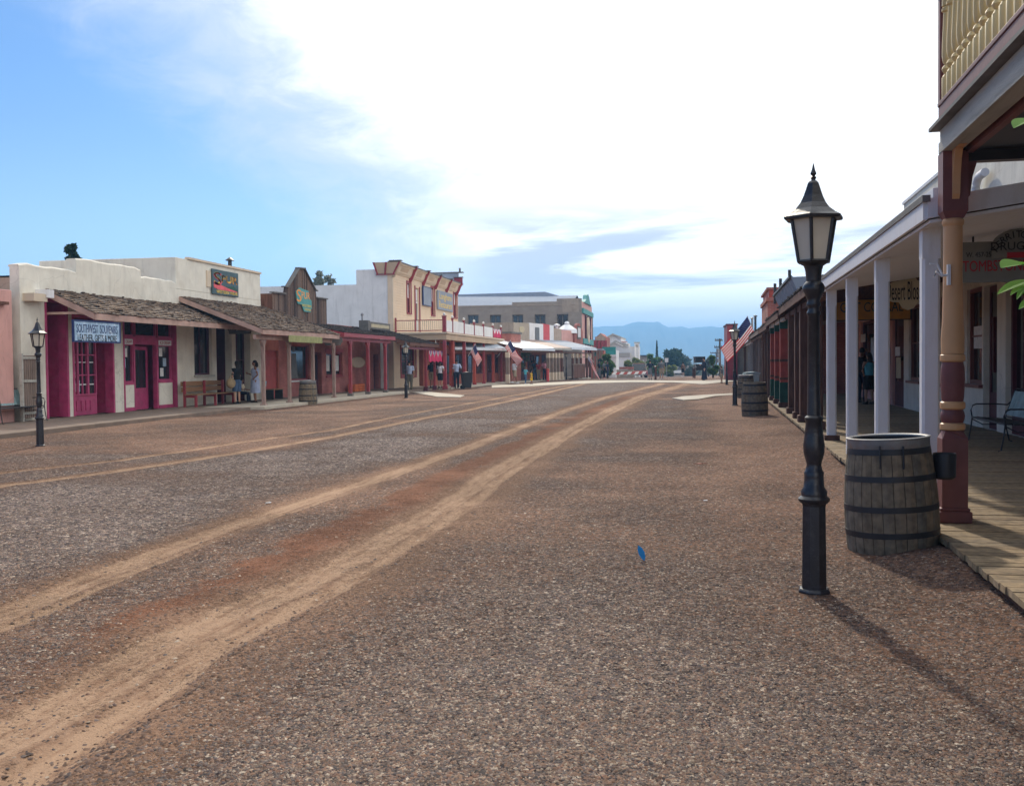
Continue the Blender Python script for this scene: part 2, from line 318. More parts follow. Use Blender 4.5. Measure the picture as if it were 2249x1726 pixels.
M['shingledark']=islandmat('dark_shingles',[(.035,.03,.03),(.07,.055,.05),(.10,.08,.07)])
M['falsefront']=islandmat('old_vertical_boards',[(.04,.025,.02),(.10,.06,.045),(.20,.12,.085),(.14,.10,.08)])
M['pebble']=islandmat('crushed_gravel',[(.022,.017,.018),(.098,.076,.074),(.24,.130,.078),(.052,.036,.033),(.155,.120,.105),(.18,.086,.052),(.25,.17,.115),(.47,.38,.29)],.85)
M['clod']=islandmat('dry_earth_clods',[(.07,.04,.03),(.13,.075,.05),(.20,.12,.08),(.10,.075,.07)],.95)
M['stave']=islandmat('old_barrel_staves',[(.13,.098,.06),(.17,.13,.085),(.21,.16,.105),(.15,.13,.10)],.8)
M['deckboard']=islandmat('weathered_deck_boards',[(.22,.15,.085),(.33,.235,.13),(.27,.20,.125),(.40,.28,.155)],.85)
def text(s,parent,mat,pos,rotm,h,depth=.006,width=None,name='lettering',align='CENTER',shear=0,off=0):
    """writing: real letters lying on a sign; rotm maps text x,y,z to the world"""
    cu=D.curves.new(name,'FONT'); cu.body=s; cu.size=h*1.42; cu.extrude=depth; cu.align_x=align; cu.align_y='CENTER'; cu.shear=shear; cu.offset=off; cu.resolution_u=3
    o=D.objects.new(name,cu); COL.objects.link(o); cu.materials.append(mat)
    bpy.context.view_layer.update()
    sx=1.0
    if width and o.dimensions.x>0: sx=width/o.dimensions.x
    m4=Matrix.Translation(Vector(pos))@rotm.to_4x4()@Matrix.Diagonal((sx,1,1,1))
    me=D.meshes.new_from_object(o); me.transform(wm(parent).inverted()@m4); D.objects.remove(o); D.curves.remove(cu)
    o=D.objects.new(name,me); COL.objects.link(o); o.parent=parent; MW[o.name]=wm(parent).copy()
    return o
def basis(right,up):
    r=Vector(right).normalized(); u=Vector(up).normalized(); n=r.cross(u); return Matrix((r,u,n)).transposed()
TL=basis((0,1,0),(0,0,1))       # on a left-row wall, read from the street (facing +x)
# ------------------------------------------------------------------ sun, sky, haze
SUN_EL,SUN_AZ=33.0,-11.0      # azimuth from +Y towards +X
sd=Vector((math.sin(R(SUN_AZ))*math.cos(R(SUN_EL)),math.cos(R(SUN_AZ))*math.cos(R(SUN_EL)),math.sin(R(SUN_EL))))
sl=D.lights.new('sun','SUN'); sl.energy=3.0; sl.angle=R(2.0); sl.color=(1.0,.90,.74)
so=D.objects.new('sun',sl); COL.objects.link(so); so.rotation_euler=sd.to_track_quat('Z','Y').to_euler(); so.location=(0,0,60)
wd=D.worlds.new('World'); SC.world=wd; wd.use_nodes=True; nt=wd.node_tree; N=nt.nodes; L=nt.links; BG=N['Background']
def nd(t,**k):
    n=N.new(t)
    for a,b in k.items(): setattr(n,a,b)
    return n
def mth(op,a,b=None,c=None,clamp=False):
    n=nd('ShaderNodeMath',operation=op); n.use_clamp=clamp
    for i,x in enumerate((a,b,c)):
        if x is None: continue
        if isinstance(x,(int,float)): n.inputs[i].default_value=x
        else: L.new(x,n.inputs[i])
    return n.outputs[0]
def mrange(v,a,b,c=0.0,d=1.0,smooth=True):
    n=nd('ShaderNodeMapRange'); n.interpolation_type='SMOOTHSTEP' if smooth else 'LINEAR'; L.new(v,n.inputs[0])
    for i,x in zip((1,2,3,4),(a,b,c,d)): n.inputs[i].default_value=x
    return n.outputs[0]
def mixc(f,a,b):
    n=nd('ShaderNodeMix',data_type='RGBA')
    if isinstance(f,(int,float)): n.inputs[0].default_value=f
    else: L.new(f,n.inputs[0])
    for i,x in ((6,a),(7,b)):
        if isinstance(x,tuple): n.inputs[i].default_value=(*x,1)
        else: L.new(x,n.inputs[i])
    return n.outputs[2]
tc=nd('ShaderNodeTexCoord'); DIR=tc.outputs['Generated']; sp=nd('ShaderNodeSeparateXYZ'); L.new(DIR,sp.inputs[0])
X,Y,Z=sp.outputs
az=mth('MULTIPLY',mth('ARCTAN2',X,Y),57.2958); el=mth('MULTIPLY',mth('ARCSINE',Z),57.2958)
# cloud plane coordinates: where the view line meets a flat cloud deck
def noise(vec,sc,det=6,ro=.55,dist=0):
    n=nd('ShaderNodeTexNoise'); n.inputs['Scale'].default_value=sc; n.inputs['Detail'].default_value=det; n.inputs['Roughness'].default_value=ro; n.inputs['Distortion'].default_value=dist; L.new(vec,n.inputs['Vector']); return n.outputs['Fac']
def maprot(sx,sy,sz,loc=(0,0,0)):
    m=nd('ShaderNodeMapping'); m.inputs['Scale'].default_value=(sx,sy,sz); m.inputs['Location'].default_value=loc; L.new(DIR,m.inputs['Vector']); return m.outputs[0]
sky=nd('ShaderNodeTexSky',sky_type='NISHITA'); sky.sun_disc=False; sky.sun_elevation=R(SUN_EL); sky.sun_rotation=R(SUN_AZ); sky.altitude=1400; sky.air_density=1.3; sky.dust_density=1.0; sky.ozone_density=2.0
n1=noise(maprot(2.2,2.2,4.5,(3,1,0)),1,7,.55,.4)
n2=noise(maprot(6,6,16,(1,5,2)),1,7,.6,.6)
n3=noise(maprot(3.0,3.0,22,(7,2,4)),1,6,.55,.3)
n6=noise(maprot(14,14,26,(4,2,8)),1,8,.65,.8)
nn=mth('ADD',mth('ADD',mth('MULTIPLY',mth('SUBTRACT',n1,.5),9),mth('MULTIPLY',mth('SUBTRACT',n2,.5),7)),mth('MULTIPLY',mth('SUBTRACT',n6,.5),5))
w1=mth('ADD',el,mth('SUBTRACT',mth('MULTIPLY',az,.60),2.6))            # sloping edge of the big cloud
w1=mth('SUBTRACT',w1,0.9)
w2=mth('MULTIPLY',mth('ADD',az,12.3),.8)
ww=mth('ADD',mth('MAXIMUM',w1,w2),nn)
edge=mrange(ww,-2.2,3.4)              # bright core
veil=mrange(ww,-8.0,0.5,0,.92)        # thin veil round it
blue=mixc(1.0,sky.outputs[0],sky.outputs[0])
sc_=nd('ShaderNodeMix',data_type='RGBA',blend_type='MULTIPLY'); sc_.inputs[0].default_value=1; L.new(sky.outputs[0],sc_.inputs[6]); sc_.inputs[7].default_value=(.45,.67,.98,1)
VEILC=(7.4,7.9,8.8); CORE=(13.,12.8,12.5); GREY=(5.7,5.9,6.4)
lowhaze=mrange(el,0.0,16.0,.75,0.05)
thin=mth('MULTIPLY',mrange(n1,.44,.70),.34)
c=mixc(mth('MAXIMUM',lowhaze,thin,None),sc_.outputs[2],(4.7,6.3,8.8))
c=mixc(veil,c,VEILC)
# grey streaks low down on the right of the gap
lowband=mth('MULTIPLY',mrange(el,10.0,6.5),mrange(az,-16.0,-10.0))
streak=mth('MULTIPLY',mrange(n3,.44,.58),lowband)
core=mixc(mth('MULTIPLY',streak,.95),CORE,GREY)
horiz=mth('MULTIPLY',mrange(el,5.0,2.0),.85)
core=mixc(horiz,core,(9.4,8.8,8.2))
n4=noise(maprot(5,5,16,(2,9,4)),1,6,.6,.5)
core=mixc(mth('MULTIPLY',mrange(n4,.57,.74),.75),core,(8.6,8.9,9.1))
c=mixc(edge,c,core)
gain=mrange(el,2.0,13.0,1.30,1.0)
gm=nd('ShaderNodeMix',data_type='RGBA',blend_type='MULTIPLY'); gm.inputs[0].default_value=1; L.new(c,gm.inputs[6]); L.new(gain,gm.inputs[7]); c=gm.outputs[2]
BGS=.115
L.new(c,BG.inputs['Color']); BG.inputs['Strength'].default_value=BGS
SC.view_settings.view_transform='Standard'; SC.view_settings.look='None'; SC.view_settings.exposure=0; SC.view_settings.gamma=1
SC.cycles.use_denoising=True; SC.cycles.max_bounces=6; SC.cycles.volume_step_rate=5; SC.cycles.transparent_max_bounces=8
# ------------------------------------------------------------------ ground
k_=2249/2189
TR={'A':[(0,1320),(250,1215),(420,1150),(600,1090),(750,1040),(900,992),(1000,955),(1100,918),(1200,880),(1300,848),(1410,822)],
 'B':[(0,1610),(200,1500),(350,1400),(550,1300),(700,1230),(850,1150),(960,1085),(1050,1020),(1150,960),(1230,915),(1300,880),(1370,848),(1470,820)],
 'C':[(0,1012),(250,985),(480,950),(700,920),(900,880),(1100,845),(1220,822)],'D':[(0,1038),(250,1008),(480,972),(700,935),(900,895),(1000,876),(1130,848),(1225,826)]}
TW={'A':.18,'B':.235,'C':.12,'D':.17}
TP={k:np.array([[*G(x*k_,y*k_)[:2]] for x,y in v]) for k,v in TR.items()}
def hashn(x,y,f,seed):
    """smooth value noise for arrays"""
    x=x*f+seed*17.3; y=y*f+seed*7.7; xi=np.floor(x); yi=np.floor(y); xf=x-xi; yf=y-yi
    def h(a,b): v=np.sin(a*127.1+b*311.7+seed*74.7)*43758.5453; return v-np.floor(v)
    u=xf*xf*(3-2*xf); v=yf*yf*(3-2*yf)
    return (h(xi,yi)*(1-u)+h(xi+1,yi)*u)*(1-v)+(h(xi,yi+1)*(1-u)+h(xi+1,yi+1)*u)*v
def fbm(x,y,f,seed,o=4): return sum(hashn(x,y,f*2**i,seed+i)*.5**i for i in range(o))/sum(.5**i for i in range(o))
def rutd(x,y,k):
    P=TP[k]; cx=np.interp(y,P[:,1],P[:,0]); return x-cx+.09*(fbm(x*.3,y,.8,9)-.5), TW[k]*np.interp(y,[4,12,30,60,80],[1.25,1.0,.95,1.2,1.4])
def rutf(x,y,far=True):
    r=np.zeros_like(x)
    for k in TP:
        d,w=rutd(x,y,k); 
        for j,(o,q,am) in enumerate({'B':((-.40,.62,1.15),(.80,.36,.95)),'A':((-.15,.62,1.25),(.95,.22,.8)),'C':((0,.7,1.4),),'D':((0,.75,1.5),)}[k]):
            oo=o*w*(.8+.4*fbm(x*0,y,.5,13+j)); wob=.10*w*(fbm(x*0,y,1.7,23+j)-.5)
            v=np.clip(1.35-np.abs(d-oo+wob)/(w*q*1.25),0,1)*np.clip(am*(.55+.9*fbm(x*.5,y,.7,17+j)),0,1.1)
            r=np.maximum(r,v)
    return np.clip(r,0,1)*np.clip((82-y)/6,0,1)
def dustf(x,y):
    r=np.zeros_like(x)
    for k in TP:
        d,w=rutd(x,y,k); q=np.where(d>0,3.3,2.2) if k=='B' else (2.2 if k=='A' else 1.7)
        r=np.maximum(r,np.clip(1.35-np.abs(d)/(w*q)+.5*(fbm(x,y,1.6,91)-.5),0,1))
    return r*np.clip((84-y)/6,0,1)
def redf(x,y):
    a=np.interp(y,TP['A'][:,1],TP['A'][:,0]); b=np.interp(y,TP['B'][:,1],TP['B'][:,0])
    m=a*.32+b*.68; v=np.clip(1.3-np.abs(x-m)/.42,0,1)*np.clip((y-3.5)/4,0,1)*np.clip((55-y)/10,0,1)
    v=v*np.clip(.15+2.0*(fbm(x,y,2.1,21)-.13),0,1.2)
    e=np.clip(1-np.abs(x-TP['C'][:,0].mean()+2.6-.02*y)/1.2,0,1)*.0
    return np.clip(v+e,0,1)
def gravf(x,y):
    g=.54+.45*(fbm(x,y,.55,31)-.5)
    b=np.interp(y,TP['B'][:,1],TP['B'][:,0]); dd=np.interp(y,TP['D'][:,1],TP['D'][:,0]); a=np.interp(y,TP['A'][:,1],TP['A'][:,0]); cc=np.interp(y,TP['C'][:,1],TP['C'][:,0])
    g=g+.14*np.clip((a-.2-x)/.8,0,1)*np.clip((x-dd-.1)/.8,0,1)
    g=g+.14*np.clip((x-b-.4)/.8,0,1)*np.clip((9-y)/4,0,1)
    g=g-.05*np.clip((cc-x-.2)/2,0,1)
    g=g-.14*np.clip((x-.2)/1.2,0,1)
    g=g-.11
    return np.clip(g,0,1)
def gz(x,y):
    z=.030*(fbm(x,y,.5,41)-.5)+.016*(fbm(x,y,2.6,51,3)-.5)
    r=rutf(x,y); z=z-.024*r+.010*np.clip(dustf(x,y)-r*1.2,0,1)+.016*r*(fbm(x*9,y*.8,1.0,61,3)-.5)
    stp=np.clip((x-np.interp(y,TP['A'][:,1],TP['A'][:,0])-.1)/.3,0,1)*np.clip((np.interp(y,TP['B'][:,1],TP['B'][:,0])+.6-x)/.4,0,1); z=z+.030*stp*(np.abs(fbm(x,y*.7,3.2,81,3)-.5)-.12)*np.clip((30-y)/10,0,1)
    z=z+.07*np.exp(-(((x-2.0)/.35)**2+((y-8.3)/.65)**2))+.05*np.clip((x-1.55)/.7,0,1)*np.clip((60-y)/20,0,1)
    z=z+.10*np.exp(-(((x-2.35)/.6)**2+((y-18.5)/1.6)**2))
    return z*np.clip((110-y)/30,0,1)
xs=np.concatenate([[-9000,-3000,-900,-250,-90,-50,-35,-28,-23],np.arange(-19,-12,.2),np.arange(-12,-6,.085),np.arange(-6,3.4,.07),np.arange(3.4,7,.3),[8,10,14,22,40,90,250,900,3000,9000]])
ys=[-3000,-500,-60,-15,-4,0,1.5,2.4]; y=3.0
while y<100: ys.append(y); y+=max(.05,.010*y)
ys=np.array(ys+[104,112,125,145,180,230,300,420,700,1400,3000,9000,20000])
XX,YY=np.meshgrid(xs,ys); ZZ=gz(XX,YY); ZZ=np.where((np.abs(XX)>30),0,ZZ)
FALL=np.where(YY>96,-.0125*(np.minimum(YY,420)-96),0); ZZ=ZZ+FALL
nx,ny=len(xs),len(ys)
me=D.meshes.new('ground'); co=np.stack([XX,YY,ZZ],-1).reshape(-1,3)
me.vertices.add(nx*ny); me.vertices.foreach_set('co',co.ravel())
i,j=np.meshgrid(np.arange(nx-1),np.arange(ny-1)); a=(j*nx+i).ravel(); q=np.stack([a,a+1,a+1+nx,a+nx],-1)
me.loops.add(q.size); me.loops.foreach_set('vertex_index',q.ravel()); me.polygons.add(len(q)); me.polygons.foreach_set('loop_start',np.arange(0,q.size,4)); 
me.polygons.foreach_set('use_smooth',np.ones(len(q),bool)); me.update(calc_edges=True)
for nme,fn in (('rut',rutf),('dust',dustf),('red',redf),('grav',gravf)):
    at=me.attributes.new(nme,'FLOAT','POINT'); at.data.foreach_set('value',fn(XX,YY).ravel().astype(np.float32))
m,nt2,N2,L2,P=nmat('dirt_and_gravel'); P.inputs['Roughness'].default_value=.95; P.inputs['Specular IOR Level'].default_value=.15
def A(n): 
    a=N2.new('ShaderNodeAttribute'); a.attribute_name=n; return a.outputs['Fac']
def m2(op,a,b,clamp=False):
    n=N2.new('ShaderNodeMath'); n.operation=op; n.use_clamp=clamp
    for i,x in enumerate((a,b)):
        if isinstance(x,(int,float)): n.inputs[i].default_value=x
        else: L2.new(x,n.inputs[i])
    return n.outputs[0]
def mix2(f,a,b):
    n=N2.new('ShaderNodeMix'); n.data_type='RGBA'; L2.new(f,n.inputs[0])
    for i,x in ((6,a),(7,b)):
        if isinstance(x,tuple): n.inputs[i].default_value=(*x,1)
        else: L2.new(x,n.inputs[i])
    return n.outputs[2]
geo=N2.new('ShaderNodeNewGeometry'); POS=geo.outputs['Position']
def no2(sc,det=5,ro=.6,vec=None):
    n=N2.new('ShaderNodeTexNoise'); n.inputs['Scale'].default_value=sc; n.inputs['Detail'].default_value=det; n.inputs['Roughness'].default_value=ro; L2.new(vec or POS,n.inputs['Vector']); return n.outputs['Fac']
def mr2(v,a,b,c=0.,d=1.):
    n=N2.new('ShaderNodeMapRange'); n.interpolation_type='SMOOTHSTEP'; L2.new(v,n.inputs[0])
    for i,x in zip((1,2,3,4),(a,b,c,d)): n.inputs[i].default_value=x
    return n.outputs[0]
vo=N2.new('ShaderNodeTexVoronoi'); vo.inputs['Scale'].default_value=38; L2.new(POS,vo.inputs['Vector'])
sc2=N2.new('ShaderNodeSeparateColor'); L2.new(vo.outputs['Color'],sc2.inputs[0])
rp=N2.new('ShaderNodeValToRGB'); e=rp.color_ramp.elements
for _ in range(3): e.new(.5)
for i,(p_,c_) in enumerate([(0,(.028,.024,.030)),(.3,(.10,.082,.085)),(.6,(.18,.132,.116)),(.85,(.30,.22,.175)),(1,(.52,.43,.35))]): e[i].position=p_; e[i].color=(*c_,1)
L2.new(sc2.outputs[0],rp.inputs[0])
# larger stones mixed in: slower voronoi for middle distance
vo2=N2.new('ShaderNodeTexVoronoi'); vo2.inputs['Scale'].default_value=17; L2.new(POS,vo2.inputs['Vector']); sc3=N2.new('ShaderNodeSeparateColor'); L2.new(vo2.outputs['Color'],sc3.inputs[0])
tone=mr2(sc3.outputs[1],0,1,.55,1.45)
mt=N2.new('ShaderNodeMix'); mt.data_type='RGBA'; mt.blend_type='MULTIPLY'; mt.inputs[0].default_value=.8; L2.new(rp.outputs[0],mt.inputs[6]); L2.new(tone,mt.inputs[7]); GRAV=mt.outputs[2]
soil=mix2(mr2(no2(1.1,8,.7),.35,.65),(.185,.095,.058),(.265,.150,.096))
ms=N2.new('ShaderNodeMix'); ms.data_type='RGBA'; ms.blend_type='MULTIPLY'; ms.inputs[0].default_value=1; L2.new(soil,ms.inputs[6]); L2.new(mr2(sc2.outputs[1],0,1,.55,1.4),ms.inputs[7]); soil=ms.outputs[2]
soil=mix2(m2('MULTIPLY',mr2(sc2.outputs[2],.62,.75),.65),soil,GRAV)
pick=mr2(m2('ADD',m2('MULTIPLY',m2('SUBTRACT',A('grav'),.5),1.0),m2('ADD',m2('MULTIPLY',no2(38,3,.9),1.0),m2('MULTIPLY',m2('SUBTRACT',no2(2.2,6,.75),.5),.32))),.36,.60)
base=mix2(pick,soil,GRAV)
red=mix2(mr2(no2(5,6,.7),.3,.7),(.18,.072,.036),(.28,.125,.070))
base=mix2(mr2(m2('ADD',A('red'),m2('MULTIPLY',m2('SUBTRACT',no2(9,5,.7),.5),.8)),.18,.62,0,.9),base,red)
mp=N2.new('ShaderNodeMapping'); mp.inputs['Scale'].default_value=(10,1.1,1); L2.new(POS,mp.inputs['Vector'])
streak=no2(1,6,.65,mp.outputs[0])
rutc=mix2(mr2(m2('ADD',m2('MULTIPLY',streak,.7),m2('MULTIPLY',no2(11,6,.7),.3)),.34,.56),(.27,.155,.095),(.44,.285,.185))
dustc=mix2(mr2(no2(24,5,.8),.42,.6),(.22,.125,.078),(.35,.215,.14))
base=mix2(mr2(m2('ADD',A('dust'),m2('MULTIPLY',m2('SUBTRACT',no2(13,6,.8),.5),1.1)),.30,.85,0,.9),base,dustc)
rutm=mr2(m2('ADD',A('rut'),m2('MULTIPLY',m2('SUBTRACT',no2(7,6,.75),.5),.9)),.30,.80)
base=mix2(rutm,base,rutc)
farc=mix2(mr2(no2(.02,5,.6),.4,.6),(.24,.17,.11),(.10,.12,.07))
sepz=N2.new('ShaderNodeSeparateXYZ'); L2.new(POS,sepz.inputs[0])
base=mix2(mr2(sepz.outputs['Y'],150,500,0,1),base,farc)
L2.new(base,P.inputs['Base Color'])
bp=N2.new('ShaderNodeBump'); bp.inputs['Strength'].default_value=.9; bp.inputs['Distance'].default_value=.022
inv=m2('SUBTRACT',1.0,m2('MULTIPLY',rutm,.85))
hh=m2('ADD',m2('MULTIPLY',m2('MULTIPLY',m2('SUBTRACT',1.0,vo.outputs['Distance']),pick),inv),m2('MULTIPLY',no2(60,4,.7),.5))
hh=m2('ADD',hh,m2('MULTIPLY',streak,m2('MULTIPLY',rutm,1.1)))
hh=m2('ADD',hh,m2('MULTIPLY',m2('MULTIPLY',m2('SUBTRACT',1.0,vo2.outputs['Distance']),pick),1.2))
L2.new(hh,bp.inputs['Height']); L2.new(bp.outputs[0],P.inputs['Normal'])
me.materials.append(m)
o=D.objects.new('ground',me); COL.objects.link(o); tag(o,'wide dirt street of brown gravel with pale wheel ruts','ground',kind='structure')
def gzp(x,y): return float(gz(np.array([float(x)]),np.array([float(y)]))[0])
# loose gravel near the viewpoint: real little stones
def stones(name,n,ymin,ymax,smin,smax,label,dens,mat='pebble'):
    m_=40 if mat=='clod' else 3; n0=n; t=RNG.random(n*m_); yy=(ymin**-.9+(ymax**-.9-ymin**-.9)*t)**(-1/.9)
    lx=yy*(-.70)-.3; rx=np.minimum(yy*.345+.2,2.15); xx=lx+(rx-lx)*RNG.random(n*m_)
    keep=(RNG.random(n*m_)<dens(xx,yy))&((xx-1.72)**2+(yy-8.95)**2>.16)&((xx-.9)**2+(yy-7.3)**2>.02); xx=xx[keep][:n]; yy=yy[keep][:n]; n=len(xx)
    th=RNG.random(n)*6.283; s=smin+(smax-smin)*RNG.random(n)**2.2; fl=.35+.4*RNG.random(n); el_=.6+.5*RNG.random(n)
    tm=np.array([[1,0,0],[.3,.8,.1],[-.6,.7,0],[-1,-.1,.1],[-.2,-.9,0],[.7,-.6,.1],[.25,.1,.9],[-.3,.05,.75]])
    fc=np.array([[0,1,6],[1,7,6],[1,2,7],[2,3,7],[3,4,7],[4,6,7],[4,5,6],[5,0,6]])
    V=tm[None]*(1+.35*(RNG.random((n,8,3))-.5)); V=V*s[:,None,None]*np.stack([np.ones(n),el_,fl],-1)[:,None,:]
    c_,s_=np.cos(th)[:,None],np.sin(th)[:,None]; tx=(RNG.random(n)-.5)[:,None]*.6
    x=V[...,0]*c_-V[...,1]*s_; y=V[...,0]*s_+V[...,1]*c_; z=V[...,2]+tx*V[...,0]
    x+=xx[:,None]; y+=yy[:,None]; z+=(gz(xx,yy)-.15*s)[:,None]
    co=np.stack([x,y,z],-1).reshape(-1,3); q=(fc[None]+(np.arange(n)*8)[:,None,None]).reshape(-1,3)
    me=D.meshes.new(name); me.vertices.add(len(co)); me.vertices.foreach_set('co',co.ravel().astype(np.float32))
    me.loops.add(q.size); me.loops.foreach_set('vertex_index',q.ravel().astype(np.int32)); me.polygons.add(len(q)); me.polygons.foreach_set('loop_start',np.arange(0,q.size,3,dtype=np.int32)); me.update(calc_edges=True)
    me.materials.append(M[mat]); o=D.objects.new(name,me); COL.objects.link(o); tag(o,label,'gravel',kind='stuff')
def dens(x,y):
    r=np.maximum(rutf(x,y),dustf(x,y)*.55); g=gravf(x,y); rd=redf(x,y); n=fbm(x,y,6,71,3)
    return np.clip((g*.95+.02-rd*.5)*(1-np.clip(r*1.9,0,.985))*np.clip(.2+1.6*n,.15,1),0.004,1)
stones('loose_gravel',200000,3.2,17,.0052,.0155,'loose grey and pinkish crushed gravel over the street in the foreground',dens)
stones('scattered_stones',4500,3.4,24,.009,.021,'scattered larger dark stones among the gravel',lambda x,y:.25+.5*gravf(x,y)*(1-.7*rutf(x,y)))
def dclod(x,y):
    d,w=rutd(x,y,'B'); d2,w2=rutd(x,y,'A')
    v=np.exp(-((d-.55)/.22)**2)+.35*np.exp(-((d+.5)/.2)**2)+.3*np.exp(-((d2-.32)/.12)**2)+.3*np.exp(-((d2+.32)/.12)**2)
    return np.clip(v*.5*np.clip(2*fbm(x,y,2,95)-.3,0,1),0,1)
stones('earth_clods',5200,3.2,26,.008,.020,'dark dry clods of earth scattered along the wheel ruts',dclod,'clod')
# ------------------------------------------------------------------ paving, slabs
def slab(name,label,pix,z,mat,thick=.06,fr=None):
    pts=[G(px,py,z) for px,py in pix]; mb=MB(); mb.prism([(p.x,p.y) for p in pts],'z',z-thick,z); o=mb.build(name,mat); tag(o,label,'pavement',kind='structure'); return o
slab('crossing_slab','pale concrete strip crossing the street before the barricade',[(1010,872),(960,871),(905,861),(935,859.5),(1020,868)],.035,M['concrete'])
slab('cross_gutter','long pale concrete strip laid across the dirt street',[(1080,851),(1170,847.5),(1250,843),(1380,839),(1480,839.5),(1545,843.5),(1600,838.5),(1640,834.5),(1640,831),(1560,835),(1500,836),(1400,834.8),(1290,835.8),(1200,840),(1130,844),(1080,845)],.03,M['concrete'])
slab('concrete_apron','pale concrete tongue reaching into the gravel on the right',[(1476,874),(1500,878),(1535,876),(1570,869.5),(1625,866),(1625,862.5),(1560,866),(1500,870)],.04,M['concrete'])
mb=MB(); mb.prism([(-19.2,14),(-15.15,14),(-15.3,25),(-15.35,36),(-15.2,46),(-14.95,62.5),(-18,62.5),(-19.2,62.5)],'z',-.1,.11); o=mb.build('pavement',M['asphalt'],bevel=.02); tag(o,'dark worn pavement along the left shopfronts','pavement',kind='structure')
mb=MB(); mb.prism([(-17,34.5),(-14.85,35),(-14.6,54),(-17,54)],'z',0,.118); o=mb.build('sunpatch_slab',M['concrete'],bevel=.015); tag(o,'pale concrete slab strip under the brick shop awning posts','pavement',kind='structure')  # pale strip stands in for sun patches on the concrete pavement
mb=MB(); mb.prism([(-18,62.5),(-14.2,62.5),(-13.4,78),(-11.5,88),(-9.0,103),(-16,103),(-18,80)],'z',-.1,.10); o=mb.build('pavement',M['concrete']); tag(o,'pale pavement under the red balcony posts and tin awnings','pavement',kind='structure')
for nme,pl in (('sunlit_slab',[(495,878),(560,872),(618,866),(690,866),(640,874),(560,878)]),('sunlit_slab',[(690,873),(705,866),(860,861),(870,864),(760,872)])):
    pass
# side streets and yard ground in the distance are part of the sheet; boardwalk on the right
mb=MB(RF); y=1.2; rr=random.Random(3)
while y<46:
    w=.138; e=rr.uniform(-.012,.012)
    mb.box(-.22+e,3.42,y,y+w-.010,.105,.15+rr.uniform(-.003,.003)); y+=w
bw=thing('boardwalk','weathered plank boardwalk under the right-hand porches','pavement',RF.w(0,1.2)); bw['kind']='structure'
mb.build('board',M['deckboard'],bw)
mb=MB(RF); mb.box(-.16,-.10,1.2,46,-.1,.10); mb.box(3.40,3.46,1.2,46,-.1,.10); mb.build('joist',M['brownwood'],bw)
mb=MB(RF); mb.box(-.1,4.4,46.05,92,-.1,.12); o=mb.build('pavement',M['asphalt']); tag(o,'grey pavement continuing beyond the right boardwalk','pavement',kind='structure')
# ------------------------------------------------------------------ mountains
def ridge(name,dist,pts,mat,label,thick):
    rr=random.Random(len(pts)); P=[]
    mb=MB()
    xs=np.linspace(pts[0][0],pts[-1][0],330); yv=np.interp(xs,[p[0] for p in pts],[p[1] for p in pts])
    rows=[]
    for k in range(9):
        t=k/8; row=[]
        for n_,(px,py) in enumerate(zip(xs,yv)):
            d=ray(px,py); s=dist/math.hypot(d.x,d.y); top=EYE+d.z*s
            h=top*(1-t)+(-3)*t
            wob=(hashn(np.array([n_*.35]),np.array([k*.9]),1,5)[0]-.5)*2+(hashn(np.array([n_*.9]),np.array([k*1.7]),1,8)[0]-.5)
            dd=dist-t*thick+ (wob*thick*.05 if 0<k<8 else 0)
            row.append((d.x*s*dd/dist,d.y*s*dd/dist,max(h+(hashn(np.array([n_*1.3]),np.array([k*1.]),1,2)[0]-.5)*top*.008,-3)))
        rows.append(row)
    vs=[v for r_ in rows for v in r_]; w=len(xs)
    back=[(v[0]*1.25,v[1]*1.25,-3) for v in rows[0]]; vs+=back
    fs=[(k*w+n_,(k+1)*w+n_,(k+1)*w+n_+1,k*w+n_+1) for k in range(8) for n_ in range(w-1)]+[(n_,n_+1,9*w+n_+1,9*w+n_) for n_ in range(w-1)]
    mb.add(vs,fs); o=mb.build(name,mat,smooth='all'); tag(o,label,'mountain',kind='structure')
mm=mk('distant_hillside',(.11,.12,.10),.95,.35,.004,0)
ridge('mountain',2900,[(700,775),(900,762),(1150,745),(1270,722),(1310,718),(1330,716.5),(1368,716),(1385,710),(1403,706.5),(1420,707.5),(1436,708),(1446,706),(1455,713),(1468,718.5),(1500,717.5),(1512,721.5),(1530,719),(1550,717.5),(1562,716.5),(1575,719),(1597,718),(1680,724),(1800,735),(2100,760),(2300,780)],mm,'pale blue mountain range far beyond the end of the street',700)
ridge('foothill',1500,[(1200,797),(1300,794),(1380,790),(1450,787),(1500,786),(1560,786.5),(1640,788),(1800,795)],mm,'low darker blue foothill at the foot of the mountains',200)
# haze
mb=MB(); mb.box(-2600,2600,-60,4200,-9,128); hm=D.materials.new('haze_air'); hm.use_nodes=True; hn=hm.node_tree; hn.nodes.remove(hn.nodes['Principled BSDF'])
pv=hn.nodes.new('ShaderNodeVolumePrincipled'); pv.inputs['Color'].default_value=(.24,.55,1.0,1); pv.inputs['Density'].default_value=.00052; pv.inputs['Anisotropy'].default_value=.45
hn.links.new(pv.outputs[0],hn.nodes['Material Output'].inputs['Volume'])
HZ=mb.build('haze',hm); tag(HZ,'thin pale blue haze over the far distance','haze',kind='stuff')
